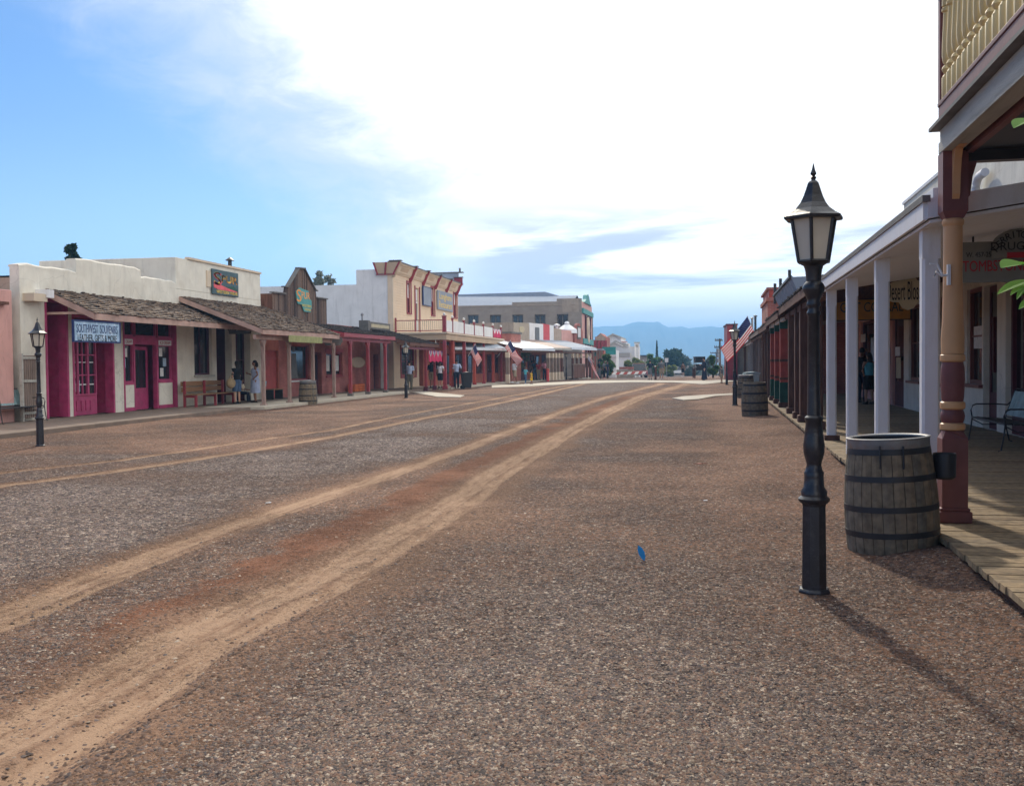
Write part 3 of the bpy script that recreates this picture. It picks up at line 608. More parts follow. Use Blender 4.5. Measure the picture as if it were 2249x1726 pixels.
# ------------------------------------------------------------------ street lamps
def lamp(x,y,h,label,group='black street lamps along both kerbs',glass='frost',rot=.3,z0=None):
    z=(gzp(x,y)-.02) if z0 is None else z0; t=thing('street_lamp',label,'street lamp',(x,y,z),rot,group); s=h/2.93; fr=Fr(x,y,rot)
    def lz(p): return [(r*s,z+q*s) for r,q in p]
    def lz2(p): return [(r*s*(.82 if q<2.2 else .9),z+q*s) for r,q in p]
    c=(0,0,0)
    mb=MB(fr); mb.lathe(lz([(.112,0),(.112,.035),(.098,.05)]),c,8)
    mb.lathe(lz([(.088,.04),(.084,.42),(.082,.62),(.094,.66)]),c,8)      # octagonal pedestal
    for k in range(4): # raised panel
        pass
    mb.build('pedestal',M['black'],t,bevel=.004)
    mb=MB(fr); mb.lathe(lz2([(.112,.64),(.128,.655),(.130,.67),(.105,.69),(.108,.72),(.085,.75),(.078,.82),(.082,.85),(.070,.865),(.060,.90),(.062,.915),(.085,.985),(.088,1.04),(.078,1.10),(.066,1.2),(.075,1.215),(.075,1.23),(.056,1.245),(.052,1.40),(.048,1.93),(.056,1.94),(.056,1.955),(.047,1.965),(.047,1.99),(.057,2.0),(.057,2.015),(.05,2.03),(.062,2.06),(.088,2.10),(.092,2.125),(.078,2.15),(.060,2.165),(.058,2.20),(.062,2.24),(.072,2.27),(.1,2.285),(.112,2.30)]),c,16); mb.build('post',M['black'],t,smooth=True)
    n=6
    mb=MB(fr)
    for k in range(n):
        a=2*math.pi*k/n; b=2*math.pi*(k+1)/n
        p0=Vector((.108*s*math.cos(a),.108*s*math.sin(a),z+2.30*s)); p1=Vector((.158*s*math.cos(a),.158*s*math.sin(a),z+2.60*s)); mb.tube(p0,p1,.011*s,.012*s,6)
        for q,rr_ in ((2.30,.108),(2.60,.158)):
            mb.tube((rr_*s*math.cos(a),rr_*s*math.sin(a),z+q*s),(rr_*s*math.cos(b),rr_*s*math.sin(b),z+q*s),.012*s,None,6)
    mb.build('lantern_frame',M['black'],t,smooth=True)
    mb=MB(fr); mb.lathe([(.102*s,z+2.305*s),(.150*s,z+2.595*s)],c,n); mb.build('lantern_glass',M[glass],t)
    mb=MB(fr)
    mb.lathe([(r*s,z+q*s) for r,q in [(.20,2.585),(.212,2.59),(.214,2.605),(.175,2.625),(.128,2.66),(.095,2.70),(.07,2.75),(.052,2.80),(.04,2.835),(.028,2.85)]],c,n)
    mb.build('lantern_hood',M['black'],t)
    mb=MB(fr); mb.lathe([(r*s,z+q*s) for r,q in [(.022,2.84),(.014,2.86),(.022,2.875),(.010,2.885),(.022,2.90),(.012,2.925),(.002,2.97)]],c,8); mb.build('finial',M['black'],t,smooth=True)
    return t
lamp(.9,7.3,2.93,'nearest street lamp, black and full height, standing in gravel beside the large barrel')
lamp(1.85,36.7,2.95,'black street lamp in the gravel just left of the barrel on the right side')
lamp(2.97,69.4,2.9,'farthest right-hand street lamp, its lantern glowing amber before the big flag',glass='amber')
lamp(-13.0,19.13,2.62,'black street lamp at the far left, before the maroon shop doorway')
lamp(-12.81,46.81,2.72,'black street lamp before the red awning posts, a man leaning behind it')
p=G(1244,834); lamp(p.x,p.y,2.7,'small black street lamp before the row of arched posts under tin awnings')
# ------------------------------------------------------------------ barrels
def barrel(x,y,h,r,label,lid=True,tilt=0.0,rot=0,dark=False,z0=None,shoe=True):
    z=gzp(x,y)-.03 if z0 is None else z0; t=thing('barrel',label,'barrel',(x,y,z),rot,'old wooden barrels used as litter bins'); fr=Fr(x,y,rot)
    tm=Matrix.Rotation(-tilt,3,'Y')
    n=26; prof=[(i/12) for i in range(13)]
    def rad(q): return r*(.80+.20*math.sin(math.pi*(.30+.62*q)))
    mb=MB(fr); g=.005
    rr=random.Random(int(x*100))
    for k in range(n):
        a0=2*math.pi*k/n+g/r*.5; a1=2*math.pi*(k+1)/n-g/r*.5; jr=rr.uniform(-.003,.003); vs=[];fs=[]
        for q in prof:
            for a,dr in ((a0,0),((a0+a1)/2,.004),(a1,0),(a1,-.022),(a0,-.022)):
                R_=rad(q)+dr+jr; vs.append(Vector((0,0,z))+tm@Vector((R_*math.cos(a),R_*math.sin(a),q*h)))
        for i in range(12):
            for j in range(5): fs.append((i*5+j,i*5+(j+1)%5,(i+1)*5+(j+1)%5,(i+1)*5+j))
        fs.append((4,3,2,1,0)); fs.append(tuple(60+j for j in range(5))); mb.add(vs,fs)
    mb.build('stave_wall',M['stave'],t)
    for q in (.19,.42,.69,.93):
        mb=MB(fr); w=.026; mb.lathe([(rad(q-w)-.01,(q-w)*h),(rad(q-w)+.007,(q-w)*h),(rad(q+w)+.007,(q+w)*h),(rad(q+w)-.01,(q+w)*h)],(0,0,z),32,tilt=tm); mb.build('hoop',M['iron'],t,smooth=True)
    if lid:
        mb=MB(fr); R1=rad(1)
        mb.lathe([(R1-.03,h*.90),(R1+.012,h*.955),(R1+.012,h*1.03),(R1+.020,h*1.035),(R1+.020,h*1.045),(R1-.0,h*1.05),(R1-.02,h*1.04),(R1-.03,h*.98)],(0,0,z),32,tilt=tm); mb.f=[f for f in mb.f if len(f)==4]; mb.build('steel_liner',M['galv'],t,smooth=True)
        mb=MB(fr); mb.lathe([(R1-.032,h*1.03),(R1-.034,h*.62),(.02,h*.60)],(0,0,z),32,tilt=tm); mb.f=[f for f in mb.f if len(f)==4]; mb.build('liner_inside',M['iron'],t,smooth=True)  # dark like a bin bag, and coloured so the inside looks unlit
    else:
        mb=MB(fr); mb.lathe([(.01,h*.93),(rad(1)-.02,h*.93),(rad(1)-.02,h*.945),(.01,h*.945)],(0,0,z),24,tilt=tm); mb.build('barrel_head',M['stave'],t)
    return t,fr,z
bt,bf,bz=barrel(1.75,8.98,.915,.372,'large weathered barrel with steel liner beside the nearest street lamp',tilt=R(2.6))
for dx in (-.09,.09):
    mb=MB(bf)
    a=math.radians(-104); cxx=.33*math.cos(a)+dx; cy=.345*math.sin(a)
    mb.path([(cxx,cy-.005,bz+.90),(cxx,cy-.02,bz+.84),(cxx,cy-.035,bz+.74),(cxx,cy-.028,bz+.72)],.008,6)
    mb.build('handle_hook',M['iron'],bt,smooth=True)
# bucket hung on the barrel's side
t=thing('ash_bucket','small black bucket hung on the side of the large barrel','bucket',(2.15,8.95,.60),0)
mb=MB(Fr(2.15,8.95)); 
mb.lathe([(.068,.60),(.088,.62),(.093,.80),(.089,.815),(.083,.80),(.080,.70),(.01,.69)],(0,0,0),20); mb.build('pail',M['iron'],t,smooth=True)
mb=MB(Fr(2.15,8.95)); mb.path([(-.085,0,.76),(-.11,0,.80),(-.10,0,.74),(-.08,0,.68)],.006,6); mb.build('bracket',M['iron'],t)
p=G(1656,916); barrel(p.x+.05,p.y+.35,.98,.37,'dark slumped barrel beside the second right-hand street lamp',lid=False,tilt=R(2),rot=1)
p=G(1638,876); barrel(p.x,p.y,.95,.35,'barrel with pale steel rim standing just behind the dark slumped barrel',rot=2)
p=G(673,889); barrel(p.x,p.y+.2,.95,.37,'barrel with a bright rim before the brick shop window on the left',rot=.5)
# ------------------------------------------------------------------ wheelie bin
def bin_(x,y,label,rot,z0,mat='iron'):
    t=thing('wheeled_bin',label,'bin',(x,y,z0),rot); fr=Fr(x,y,rot)
    mb=MB(fr); a,b=.25,.32; mb.add([(-a,-a,z0+.06),(a,-a,z0+.06),(a,a,z0+.06),(-a,a,z0+.06),(-b,-b,z0+.98),(b,-b,z0+.98),(b,b,z0+.98),(-b,b,z0+.98)],[(0,3,2,1),(4,5,6,7),(0,1,5,4),(1,2,6,5),(2,3,7,6),(3,0,4,7)]); mb.box(-b-.02,b+.02,-b-.02,b+.02,z0+.94,z0+.98); mb.build('bin_body',M[mat],t,bevel=.02)
    mb=MB(fr); mb.prism([(-.35,z0+.985),(.35,z0+.985),(.36,z0+1.02),(.1,z0+1.07),(-.35,z0+1.03)],'y',-.35,.35); mb.tube((-.38,-.25,z0+.97),(-.38,.25,z0+.97),.018); mb.build('bin_lid',M[mat],t)
    for s in (-1,1):
        mb=MB(fr); mb.tube((-.26,s*.30,z0+.11),(-.26,s*.25,z0+.11),.11,None,14); mb.build('wheel',M['rubber'],t)
p=G(1025,854); bin_(p.x,p.y,'black wheeled litter bin by the red balcony posts',.4,0)
p=G(1240,829); bin_(p.x-.4,p.y,'dark litter bin under the tin awning posts',.2,.1)
p=G(1653,866,.02); bin_(p.x,p.y+.6,'pale green litter bin behind the barrels on the right',.1,0,'teal')
p=G(1590,829); bin_(p.x+1.3,p.y-8,'dark litter bin at the right kerb beyond the amber lamp',.1,0)
# ------------------------------------------------------------------ benches
def metal_bench(x,y,rot,label,z,L_=1.85):
    """faces local -x; long along local y"""
    t=thing('slatted_bench',label,'bench',(x,y,z),rot,'black iron benches with pale blue slats'); fr=Fr(x,y,rot); hw=L_/2
    mb=MB(fr)
    for k in range(5):
        xx=-.24+k*.10; mb.box(xx,xx+.085,-hw,hw,z+.415+.006*k*(-1),z+.435-.006*k)
    mb.build('seat',M['iron'],t,bevel=.004)
    mb=MB(fr); rr=random.Random(2); ny=15
    for k in range(ny):
        y0=-hw+.07+k*(L_-.14)/ny; y1=y0+(L_-.14)/ny-.012
        mb.add([(.26,y0,z+.47),(.26,y1,z+.47),(.40,y1,z+.88),(.40,y0,z+.88),(.28,y0,z+.47),(.28,y1,z+.47),(.42,y1,z+.88),(.42,y0,z+.88)],[(0,1,2,3),(7,6,5,4),(0,4,5,1),(2,6,7,3),(0,3,7,4),(1,5,6,2)])
    mb.build('backrest',M['teal'],t)
    mb=MB(fr); mb.path([(.27,-hw,z+.43),(.42,-hw+.04,z+.90),(.425,-hw+.12,z+.915),(.425,hw-.12,z+.915),(.42,hw-.04,z+.90),(.27,hw,z+.43)],.014,6); mb.path([(-.27,-hw,z+.425),(-.27,hw,z+.425)],.018,8); mb.path([(.26,-hw,z+.44),(.26,hw,z+.44)],.014,6); mb.build('frame',M['iron'],t,smooth=True)
    for s in (-1,1):
        yy=s*hw; mb=MB(fr)
        mb.path([(-.27,yy,z+.42),(-.29,yy,z+.55),(-.26,yy,z+.63),(-.20,yy,z+.655),(.1,yy,z+.655),(.30,yy,z+.64),(.36,yy,z+.70)],.013,6); mb.build('armrest',M['iron'],t,smooth=True)
        mb=MB(fr); mb.path([(-.27,yy,z+.42),(-.29,yy,z+.25),(-.33,yy,z+.02),(-.37,yy,z+.012)],.013,6); mb.build('leg',M['iron'],t,smooth=True)
        mb=MB(fr); mb.path([(.27,yy,z+.43),(.28,yy,z+.25),(.33,yy,z+.02),(.38,yy,z+.012)],.013,6); mb.build('leg',M['iron'],t,smooth=True)
        mb=MB(fr); mb.path([(-.28,yy,z+.40),(-.1,yy,z+.30),(.1,yy,z+.30),(.27,yy,z+.40)],.01,6); mb.build('scroll_brace',M['iron'],t,smooth=True)
metal_bench(5.22,17.8,R(-2),'black iron bench with pale blue slatted back on the right boardwalk',.15,2.1)
p=G(36,929,.11); metal_bench(p.x-.2,p.y+.2,R(180),'black iron bench with greenish slatted back before the pink wall, far left',.11,1.9)
def wood_bench():
    p0=G(412,887,.11); p1=G(486,876,.11); x=-17.75; u0,_=W.hx(412,880,x); u1,_=W.hx(500,870,x); z=.11
    t=thing('wooden_bench','wide varnished wooden bench with two back boards by the dark doorway','bench',(x,(u0+u1)/2,z),0)
    mb=MB(); 
    for k in range(3): mb.box(x-.12+.17*k,x+.035+.17*k,u0,u1,z+.43,z+.465)
    mb.build('seat',M['benchwood'],t,bevel=.005)
    mb=MB()
    for k in range(2): mb.box(x-.24-.03*k,x-.205-.03*k,u0,u1,z+.55+.21*k,z+.72+.21*k)
    mb.build('backrest',M['benchwood'],t,bevel=.005)
    for u in (u0+.1,(u0+u1)/2,u1-.1):
        mb=MB(); mb.box(x-.20,x-.12,u-.04,u+.04,z,z+.95); mb.box(x+.24,x+.32,u-.04,u+.04,z,z+.43); mb.box(x-.12,x+.24,u-.04,u+.04,z+.34,z+.43); mb.build('leg',M['maroon'],t)
wood_bench()
def small_bench():
    x=-17.8; u0,_=W.hx(590,868,x); u1=u0+1.2; z=.11
    t=thing('low_bench','low dark bench beside the red door','bench',(x,u0,z),0)
    mb=MB(); mb.box(x-.2,x+.25,u0,u1,z+.42,z+.46); mb.build('seat',M['benchwood'],t)
    for u in (u0+.08,u1-.08):
        mb=MB(); mb.box(x-.16,x+.2,u-.03,u+.03,z,z+.42); mb.build('leg',M['iron'],t)
small_bench()
# litter on the street
def litter(name,label,cat,px,py,pts,mat):
    p=G(px,py); z=gzp(p.x,p.y)+.012; mb=MB(Fr(p.x,p.y)); n=len(pts)
    vs=[(a,b,z+.003*((i*7)%3)) for i,(a,b) in enumerate(pts)]; mb.add(vs+[(a,b,c-.004) for a,b,c in vs],[tuple(range(n)),tuple(range(2*n-1,n-1,-1))]+[(i,n+i,n+(i+1)%n,(i+1)%n) for i in range(n)])
    o=mb.build(name,mat); tag(o,label,cat)
p=G(1410,1232); z=gzp(p.x,p.y); mb=MB(Fr(p.x,p.y)); sh=[(.02,0),(.028,.03),(.020,.07),(.0,.105),(-.03,.125),(-.035,.09),(-.025,.05),(.0,.015)]; mb.prism([(a,z+b) for a,b in sh],'y',-.002,.002); o=mb.build('blue_scrap',M['chalk']); tag(o,'small bright blue leaf-shaped scrap standing in the gravel','litter')
litter('red_ribbon','thin red scrap of ribbon lying on the gravel','litter',1537,1019,[(-.10,0),(-.03,.03),(0,.0),(.05,.03),(.11,.02),(.04,-.01),(0,-.03),(-.05,.0)],M['redpaint'])
litter('paper_scrap','tiny white paper scrap on the gravel below the red ribbon','litter',1549,1100,[(-.02,-.02),(.02,-.02),(.025,.02),(-.02,.025)],M['paper'])
litter('paper_scrap','tiny white scrap lying beside the pale wheel rut','litter',590,1107,[(-.03,-.02),(.03,-.015),(.025,.02),(-.03,.02)],M['paper'])
# ------------------------------------------------------------------ flags
def flag(name,label,p0,p1,w,h,droop,seed=1,angle=0.0,group='striped flags on short poles'):
    """pole p0->p1; the cloth hangs from the upper pole, flying along a horizontal direction and drooping"""
    p0=Vector(p0); p1=Vector(p1); t=thing('flag',label,'flag',p0,0,group); ax=(p1-p0).normalized()
    mb=MB(); mb.tube(p0,p1,.022,.016,8); mb.ell(p1,(.035,.035,.035),8,6); mb.build('flagpole',M['whitepaint'],t,smooth=True)
    dirn=Vector((math.cos(angle),math.sin(angle),0)); NX,NY=26,13; 
    def P(u,v):   # u along fly 0..1, v down the hoist
        q=p1-ax*(v*h)+dirn*(u*w*math.cos(droop))+Vector((0,0,-1))*(u*w*math.sin(droop))
        nrm=dirn.cross(Vector((0,0,1)))
        return q+nrm*(.09*w*math.sin(u*9+v*2+seed)*u**.6)+Vector((0,0,-.04*w*math.sin(u*3.1)))
    mb=MB(); vs=[P(i/NX,j/NY) for j in range(NY+1) for i in range(NX+1)]; fs=[];mi=[]
    for j in range(NY):
        for i in range(NX):
            fs.append((j*(NX+1)+i,j*(NX+1)+i+1,(j+1)*(NX+1)+i+1,(j+1)*(NX+1)+i)); mi.append(2 if (i<NX*.4 and j<7) else (0 if j%2==0 else 1))
    mb.v=[tuple(v) for v in vs]; mb.f=fs; mb.mi=mi; o=mb.build('flag_cloth',[M['flagred'],M['flagwhite'],M['flagblue']],t,smooth='all')
    k=o.modifiers.new('s','SOLIDIFY'); k.thickness=.004
    mb=MB()
    for r_ in range(9):
        for c_ in range(6 if r_%2==0 else 5):
            u=(c_+(.5 if r_%2==0 else 1))*.4/6.2; v=(r_+.7)*(7/13)/9.6; q=P(u,v); n_=(P(u+.01,v)-q).cross(P(u,v+.01)-q).normalized(); a_=(P(u+.01,v)-q).normalized(); b_=n_.cross(a_)
            for sgn in (1,-1):
                pts=[q+n_*.008*sgn+(a_*math.cos(k*math.pi/5)+b_*math.sin(k*math.pi/5))*(.016 if k%2==0 else .007)*w for k in range(10)]
                mb.add(pts,[tuple(range(10))])
    mb.build('star_pattern',M['flagwhite'],o)
    return t
# ------------------------------------------------------------------ shared building pieces
def shingles(mb,y0,y1,xw,zw,xe,ze,seed=1,exp=.17,over=.05):
    rr=random.Random(seed); L_=math.hypot(xe-xw,ze-zw); dx,dz=(xw-xe)/L_,(zw-ze)/L_; nx,nz=-dz*(1 if xw<xe else -1),abs(dx)
    if xw<xe: nx=abs(dz)
    else: nx=-abs(dz)
    n=int(L_/exp)
    for r_ in range(n+1):
        y=y0+rr.uniform(-.1,0)
        while y<y1:
            w=rr.uniform(.10,.22); a=max(y,y0-.03); b=min(y+w-.012,y1+.03); y+=w
            if b-a<.03: continue
            s0=r_*exp+rr.uniform(-.035,.03)-over; s1=min(s0+exp*1.35,L_); t=.02+rr.uniform(0,.018); lift=rr.uniform(0,.012) if rr.random()<.8 else rr.uniform(.01,.035)
            if s1-s0<.03: continue
            def pt(s,h): return (xe+dx*s+nx*h, ze+dz*s+nz*h)
            A=pt(s0,.02+lift); B=pt(s0,.02+t+lift); C=pt(s1,.012); Dd=pt(s1,.0)
            mb.add([(A[0],a,A[1]),(B[0],a,B[1]),(C[0],a,C[1]),(Dd[0],a,Dd[1]),(A[0],b,A[1]),(B[0],b,B[1]),(C[0],b,C[1]),(Dd[0],b,Dd[1])],[(0,1,2,3),(7,6,5,4),(0,4,5,1),(1,5,6,2),(2,6,7,3),(3,7,4,0)])
def leanto(root,fr,y0,y1,xw,zw,xe,ze,fascia,shm='shingle',rafters=True,seed=1,name='porch_roof',th=.05,tri=True,plain=None):
    sg=1 if xe>xw else -1
    mb=MB(fr); mb.add([(xw,y0,zw-th),(xe,y0,ze-th),(xe,y0,ze),(xw,y0,zw),(xw,y1,zw-th),(xe,y1,ze-th),(xe,y1,ze),(xw,y1,zw)],[(0,1,2,3),(7,6,5,4),(0,4,5,1),(1,5,6,2),(2,6,7,3),(3,7,4,0)])
    r=mb.build(name,M[plain] if plain else M['brownwood'],root)
    if not plain:
        mb=MB(fr); shingles(mb,y0,y1,xw,zw,xe,ze,seed); mb.build('shingle_courses',M[shm],r)
    mb=MB(fr); mb.box(xe-.0*sg,xe+.035*sg,y0,y1,ze-.19,ze-.005)
    for yy in (y0,y1-.035):
        a,b=(yy-.037,yy-.002) if yy==y0 else (yy+.037,yy+.072)
        mb.add([(xw,a,zw-.18),(xe,a,ze-.18),(xe,a,ze),(xw,a,zw),(xw,b,zw-.18),(xe,b,ze-.18),(xe,b,ze),(xw,b,zw)],[(0,1,2,3),(7,6,5,4),(0,4,5,1),(1,5,6,2),(2,6,7,3),(3,7,4,0)])
    mb.build('fascia',M[fascia],r)
    if rafters:
        mb=MB(fr); y=y0+.3
        while y<y1-.1:
            mb.add([(xw,y,zw-th-.13),(xe-.08*sg,y,ze-th-.11),(xe-.08*sg,y,ze-th-.005),(xw,y,zw-th-.005),(xw,y+.05,zw-th-.13),(xe-.08*sg,y+.05,ze-th-.11),(xe-.08*sg,y+.05,ze-th-.005),(xw,y+.05,zw-th-.005)],[(0,1,2,3),(7,6,5,4),(0,4,5,1),(1,5,6,2),(2,6,7,3),(3,7,4,0)]); y+=.62
        mb.build('rafters',M['mauvewood' if shm=='shingle' else 'brownwood'],r)
    return r
def wpost(root,fr,x,y,z0,z1,mat,w=.11,base=None,bh=.16,brk=0,label=None):
    mb=MB(fr); mb.box(x-w/2,x+w/2,y-w/2,y+w/2,z0,z1)
    if brk:
        for s in (-1,1): mb.prism([(y+s*w/2,z1-.28),(y+s*w/2,z1-.01),(y+s*(w/2+brk),z1-.01),(y+s*(w/2+brk),z1-.06)][::s],'x',x-w*.4,x+w*.4)
    o=mb.build('porch_post',mat,root,bevel=.012,label=label)
    if base:
        mb=MB(fr); b=w/2+.05; mb.box(x-b,x+b,y-b,y+b,z0-.06,z0+bh); mb.build('post_base',base,o,bevel=.02)
    return o
def window(root,fac,rc,frame,d=.12,fw=.06,mull=(0,0),sill=None,pane='glass',name='window',proud=.025,trim=0,lintel=None):
    u0,u1,z0,z1=rc
    if u0>u1:u0,u1=u1,u0
    mb=MB(fac.fr)
    for a,b,c,e in ((u0,u0+fw,z0,z1),(u1-fw,u1,z0,z1),(u0+fw,u1-fw,z0,z0+fw),(u0+fw,u1-fw,z1-fw,z1)): fac.b(mb,a,b,d-.04,d+.045,c,e)
    nv,nh=mull
    for k in range(nv):
        u=u0+(u1-u0)*(k+1)/(nv+1); fac.b(mb,u-.022,u+.022,d-.02,d+.025,z0+fw,z1-fw)
    for k in range(nh):
        z=z0+(z1-z0)*(k+1)/(nh+1); fac.b(mb,u0+fw,u1-fw,d-.017,d+.022,z-.02,z+.02)
    if trim:
        for a,b,c,e in ((u0-trim,u0,z0-trim,z1+trim),(u1,u1+trim,z0-trim,z1+trim),(u0,u1,z1,z1+trim),(u0,u1,z0-trim,z0)): fac.b(mb,a,b,-.03,.02,c,e)
    o=mb.build(name,M[frame],root)
    mb=MB(fac.fr); fac.b(mb,u0+.01,u1-.01,d+.03,d+.04,z0+.01,z1-.01); mb.build('pane',M[pane],o)
    if sill:
        mb=MB(fac.fr); fac.b(mb,u0-.08,u1+.08,-.08,d-.04,z0-.07,z0-.002); mb.build('sill',M[sill],o)
    if lintel:
        mb=MB(fac.fr); fac.b(mb,u0-.12,u1+.12,-.03,.05,z1+.003,z1+.20); mb.build('lintel',M[lintel],o)
    return o
def door(root,fac,rc,mat,d=.2,glass=None,panels=True,handle='galv',name='door',fw=.09,style=None):
    u0,u1,z0,z1=rc
    if u0>u1:u0,u1=u1,u0
    mb=MB(fac.fr)
    if style=='planks':
        n=max(4,int((u1-u0)/.16)); w=(u1-u0)/n
        for k in range(n): fac.b(mb,u0+k*w+.004,u0+(k+1)*w-.004,d,d+.05,z0,z1)
        fac.b(mb,u0,u1,d-.03,d-.002,z0+.3,z0+.42); fac.b(mb,u0,u1,d-.03,d-.002,z1-.42,z1-.3)
    else:
        gz0=z0+.75
        for a,b,c,e in ((u0,u0+.13,z0,z1),(u1-.13,u1,z0,z1),(u0+.13,u1-.13,z0,gz0 if glass else z1),(u0+.13,u1-.13,z1-.13,z1)): fac.b(mb,a,b,d,d+.05,c,e)
        if panels: fac.b(mb,u0+.2,u1-.2,d-.012,d+.01,z0+.15,z0+.6)
    o=mb.build(name,M[mat],root)
    if glass:
        mb=MB(fac.fr); fac.b(mb,u0+.12,u1-.12,d+.015,d+.03,gz0-.01,z1-.12); mb.build('glass_panel',M['glass'],o)
    if handle:
        mb=MB(fac.fr); x=fac.x0-fac.sg*(d-.045); mb.ell((x,u0+.07,z0+1.0),(.03,.03,.03),8,6); mb.build('handle',M[handle],o)
    return o
def rbox(root,fac,rc,mat,d0,d1,name,label=None,bevel=0):
    u0,u1,z0,z1=rc
    mb=MB(fac.fr); fac.b(mb,min(u0,u1),max(u0,u1),d0,d1,z0,z1); return mb.build(name,M[mat],root,label=label,bevel=bevel)
def sgn_rot(fac): return (fac.fr.M.to_3x3())@(TL if fac.sg>0 else basis((0,-1,0),(0,0,1)))
def reveal(root,fac,rc,mat,dep,floor=None,name='reveal'):
    """the sides, head and back of a deep recess"""
    u0,u1,z0,z1=rc; mb=MB(fac.fr); e=.003
    fac.b(mb,u0-.05,u0-e,.30,dep,z0,z1); fac.b(mb,u1+e,u1+.05,.30,dep,z0,z1); fac.b(mb,u0-.05,u1+.05,.30,dep,z1+e,z1+.05); fac.b(mb,u0-.05,u1+.05,dep,dep+.05,z0,z1+.05)
    return mb.build(name,M[mat],root)
# ================================================================== LEFT ROW
XW=-18.3; FL=Fac(W,XW,1); SZ=.11
def zt(px,py,x=XW): return W.hx(px,py,x)[1]
def ut(px,x=XW): return W.hx(px,800,x)[0]
# --- pink building, far left edge
y1=ut(30); t=thing('pink_shop','salmon pink stucco shop cut by the left edge of the picture','building',(XW,14,0),R(90))
mb=MB(); mb.box(-32,XW,12,y1,0,zt(15,636)); mb.build('wall',M['pink'],t,bevel=.03)
mb=MB(); mb.box(XW-.02,XW+.16,y1-1.6,y1-.35,zt(10,666)-.05,zt(10,666)+.03); mb.build('ledge',M['brownwood'],t)
# --- cream souvenir building
y0=ut(47); y1=ut(575); ys1=ut(172); ys2=ut(313); ys3=ut(390)
cream=thing('souvenir_shop','long cream stucco shopfront with maroon doorways and stepped parapet','building',(XW,y0,0),R(90))
def rc(px0,px1,yt,yb): return FL.rect(px0,px1,yt,yb)
o1=rc(97,147,655,925); o1=(o1[0],o1[1],SZ,o1[3])
o2=rc(157,248,690,915); o2=(o2[0],o2[1],SZ,o2[3])
o3=rc(269,386,696,905); o3=(o3[0],o3[1],SZ,o3[3])
o4=rc(425,464,698,824); o5=rc(474,508,700,880); o5=(o5[0],o5[1],SZ,o5[3]); o6=rc(517,549,720,875); o6=(o6[0],o6[1],SZ,o6[3])
top=zt(60,578)
mb=MB(); FL.holes(mb,y0,y1,0,4.45,[o1,o2,o3,o4,o5,o6],0,.3)
mb.build('front_wall',M['stucco'],cream)
mb=MB(); zA=zt(60,578); zB=zt(200,570); zC=zt(350,612); zD=zt(480,584)
def rnd(u0,u1,z0,z1,dep=.35):
    # soft adobe parapet with a slightly wavy top
    n=max(6,int((u1-u0)/.35)); rr=random.Random(int(u0*10)); vs=[];fs=[]
    for k in range(n+1):
        u=u0+(u1-u0)*k/n; h=z1+rr.uniform(-.02,.02)-(.05 if k in(0,n) else 0)
        for xx,zz in ((XW,z0),(XW,h-.05),(XW-.04,h-.01),(XW-dep+.04,h-.01),(XW-dep,h-.05),(XW-dep,z0)): vs.append((xx,u,zz))
    for k in range(n):
        for j in range(5): fs.append((k*6+j,(k+1)*6+j,(k+1)*6+j+1,k*6+j+1))
    fs.append((0,1,2,3,4,5)); fs.append(tuple(n*6+j for j in (5,4,3,2,1,0))); mb.add(vs,fs)
rnd(y0,ys1,4.453,zA); rnd(ys1,ys2,4.453,zB); rnd(ys2,ys3,4.453,zC); 
mb.build('parapet',M['stucco'],cream)
mb=MB(); mb.box(XW-5.5,XW,ys3,y1,4.453,zD); mb.build('raised_parapet',M['stucco'],cream,bevel=.02)
mb=MB(); mb.box(XW-.1,XW+.06,ys3+.9,y1,zD+.003,zD+.09); mb.build('coping',M['creamtrim'],cream)
mb=MB(); mb.box(-32,XW-1.65,y0,y1,0,4.2); mb.box(XW-1.65,XW-.302,y0,y0+.05,0,4.2); mb.box(XW-1.65,XW-.302,y0,y1,4.15,4.2); mb.build('rear_block',M['stucco_side'],cream)
mb=MB(); mb.box(-30,XW-5.6,ys2,ys3+3,4.2,4.85); mb.build('rear_parapet',M['stucco_white'],cream)
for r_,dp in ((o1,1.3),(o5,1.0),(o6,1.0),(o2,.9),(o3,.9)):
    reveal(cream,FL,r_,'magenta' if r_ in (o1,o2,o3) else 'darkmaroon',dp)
# surrounds (maroon casings)
def casing(r_,w=.09,mat='magenta',head=True):
    u0,u1,z0,z1=r_; mb=MB(); FL.b(mb,u0-.003,u0+w,-.02,.28,z0,z1); FL.b(mb,u1-w,u1+.003,-.02,.28,z0,z1)
    if head: FL.b(mb,u0+w,u1-w,-.02,.28,z1-w,z1)
    return mb.build('casing',M[mat],cream)
casing(o1); casing(o2); casing(o3,.07)
# doorway 1: open dark leaf with glass lights
u0,u1,z0,z1=o1
door(cream,FL,(u0+.1,u1-.1,SZ,z1-.79),'magenta',.70,glass=True)
rbox(cream,FL,(u0+.1,u1-.1,z1-.7,z1-.12),'glass',.8,.83,'transom_pane'); rbox(cream,FL,(u0+.1,u1-.1,z1-.78,z1-.7),'magenta',.72,.8,'transom_bar')
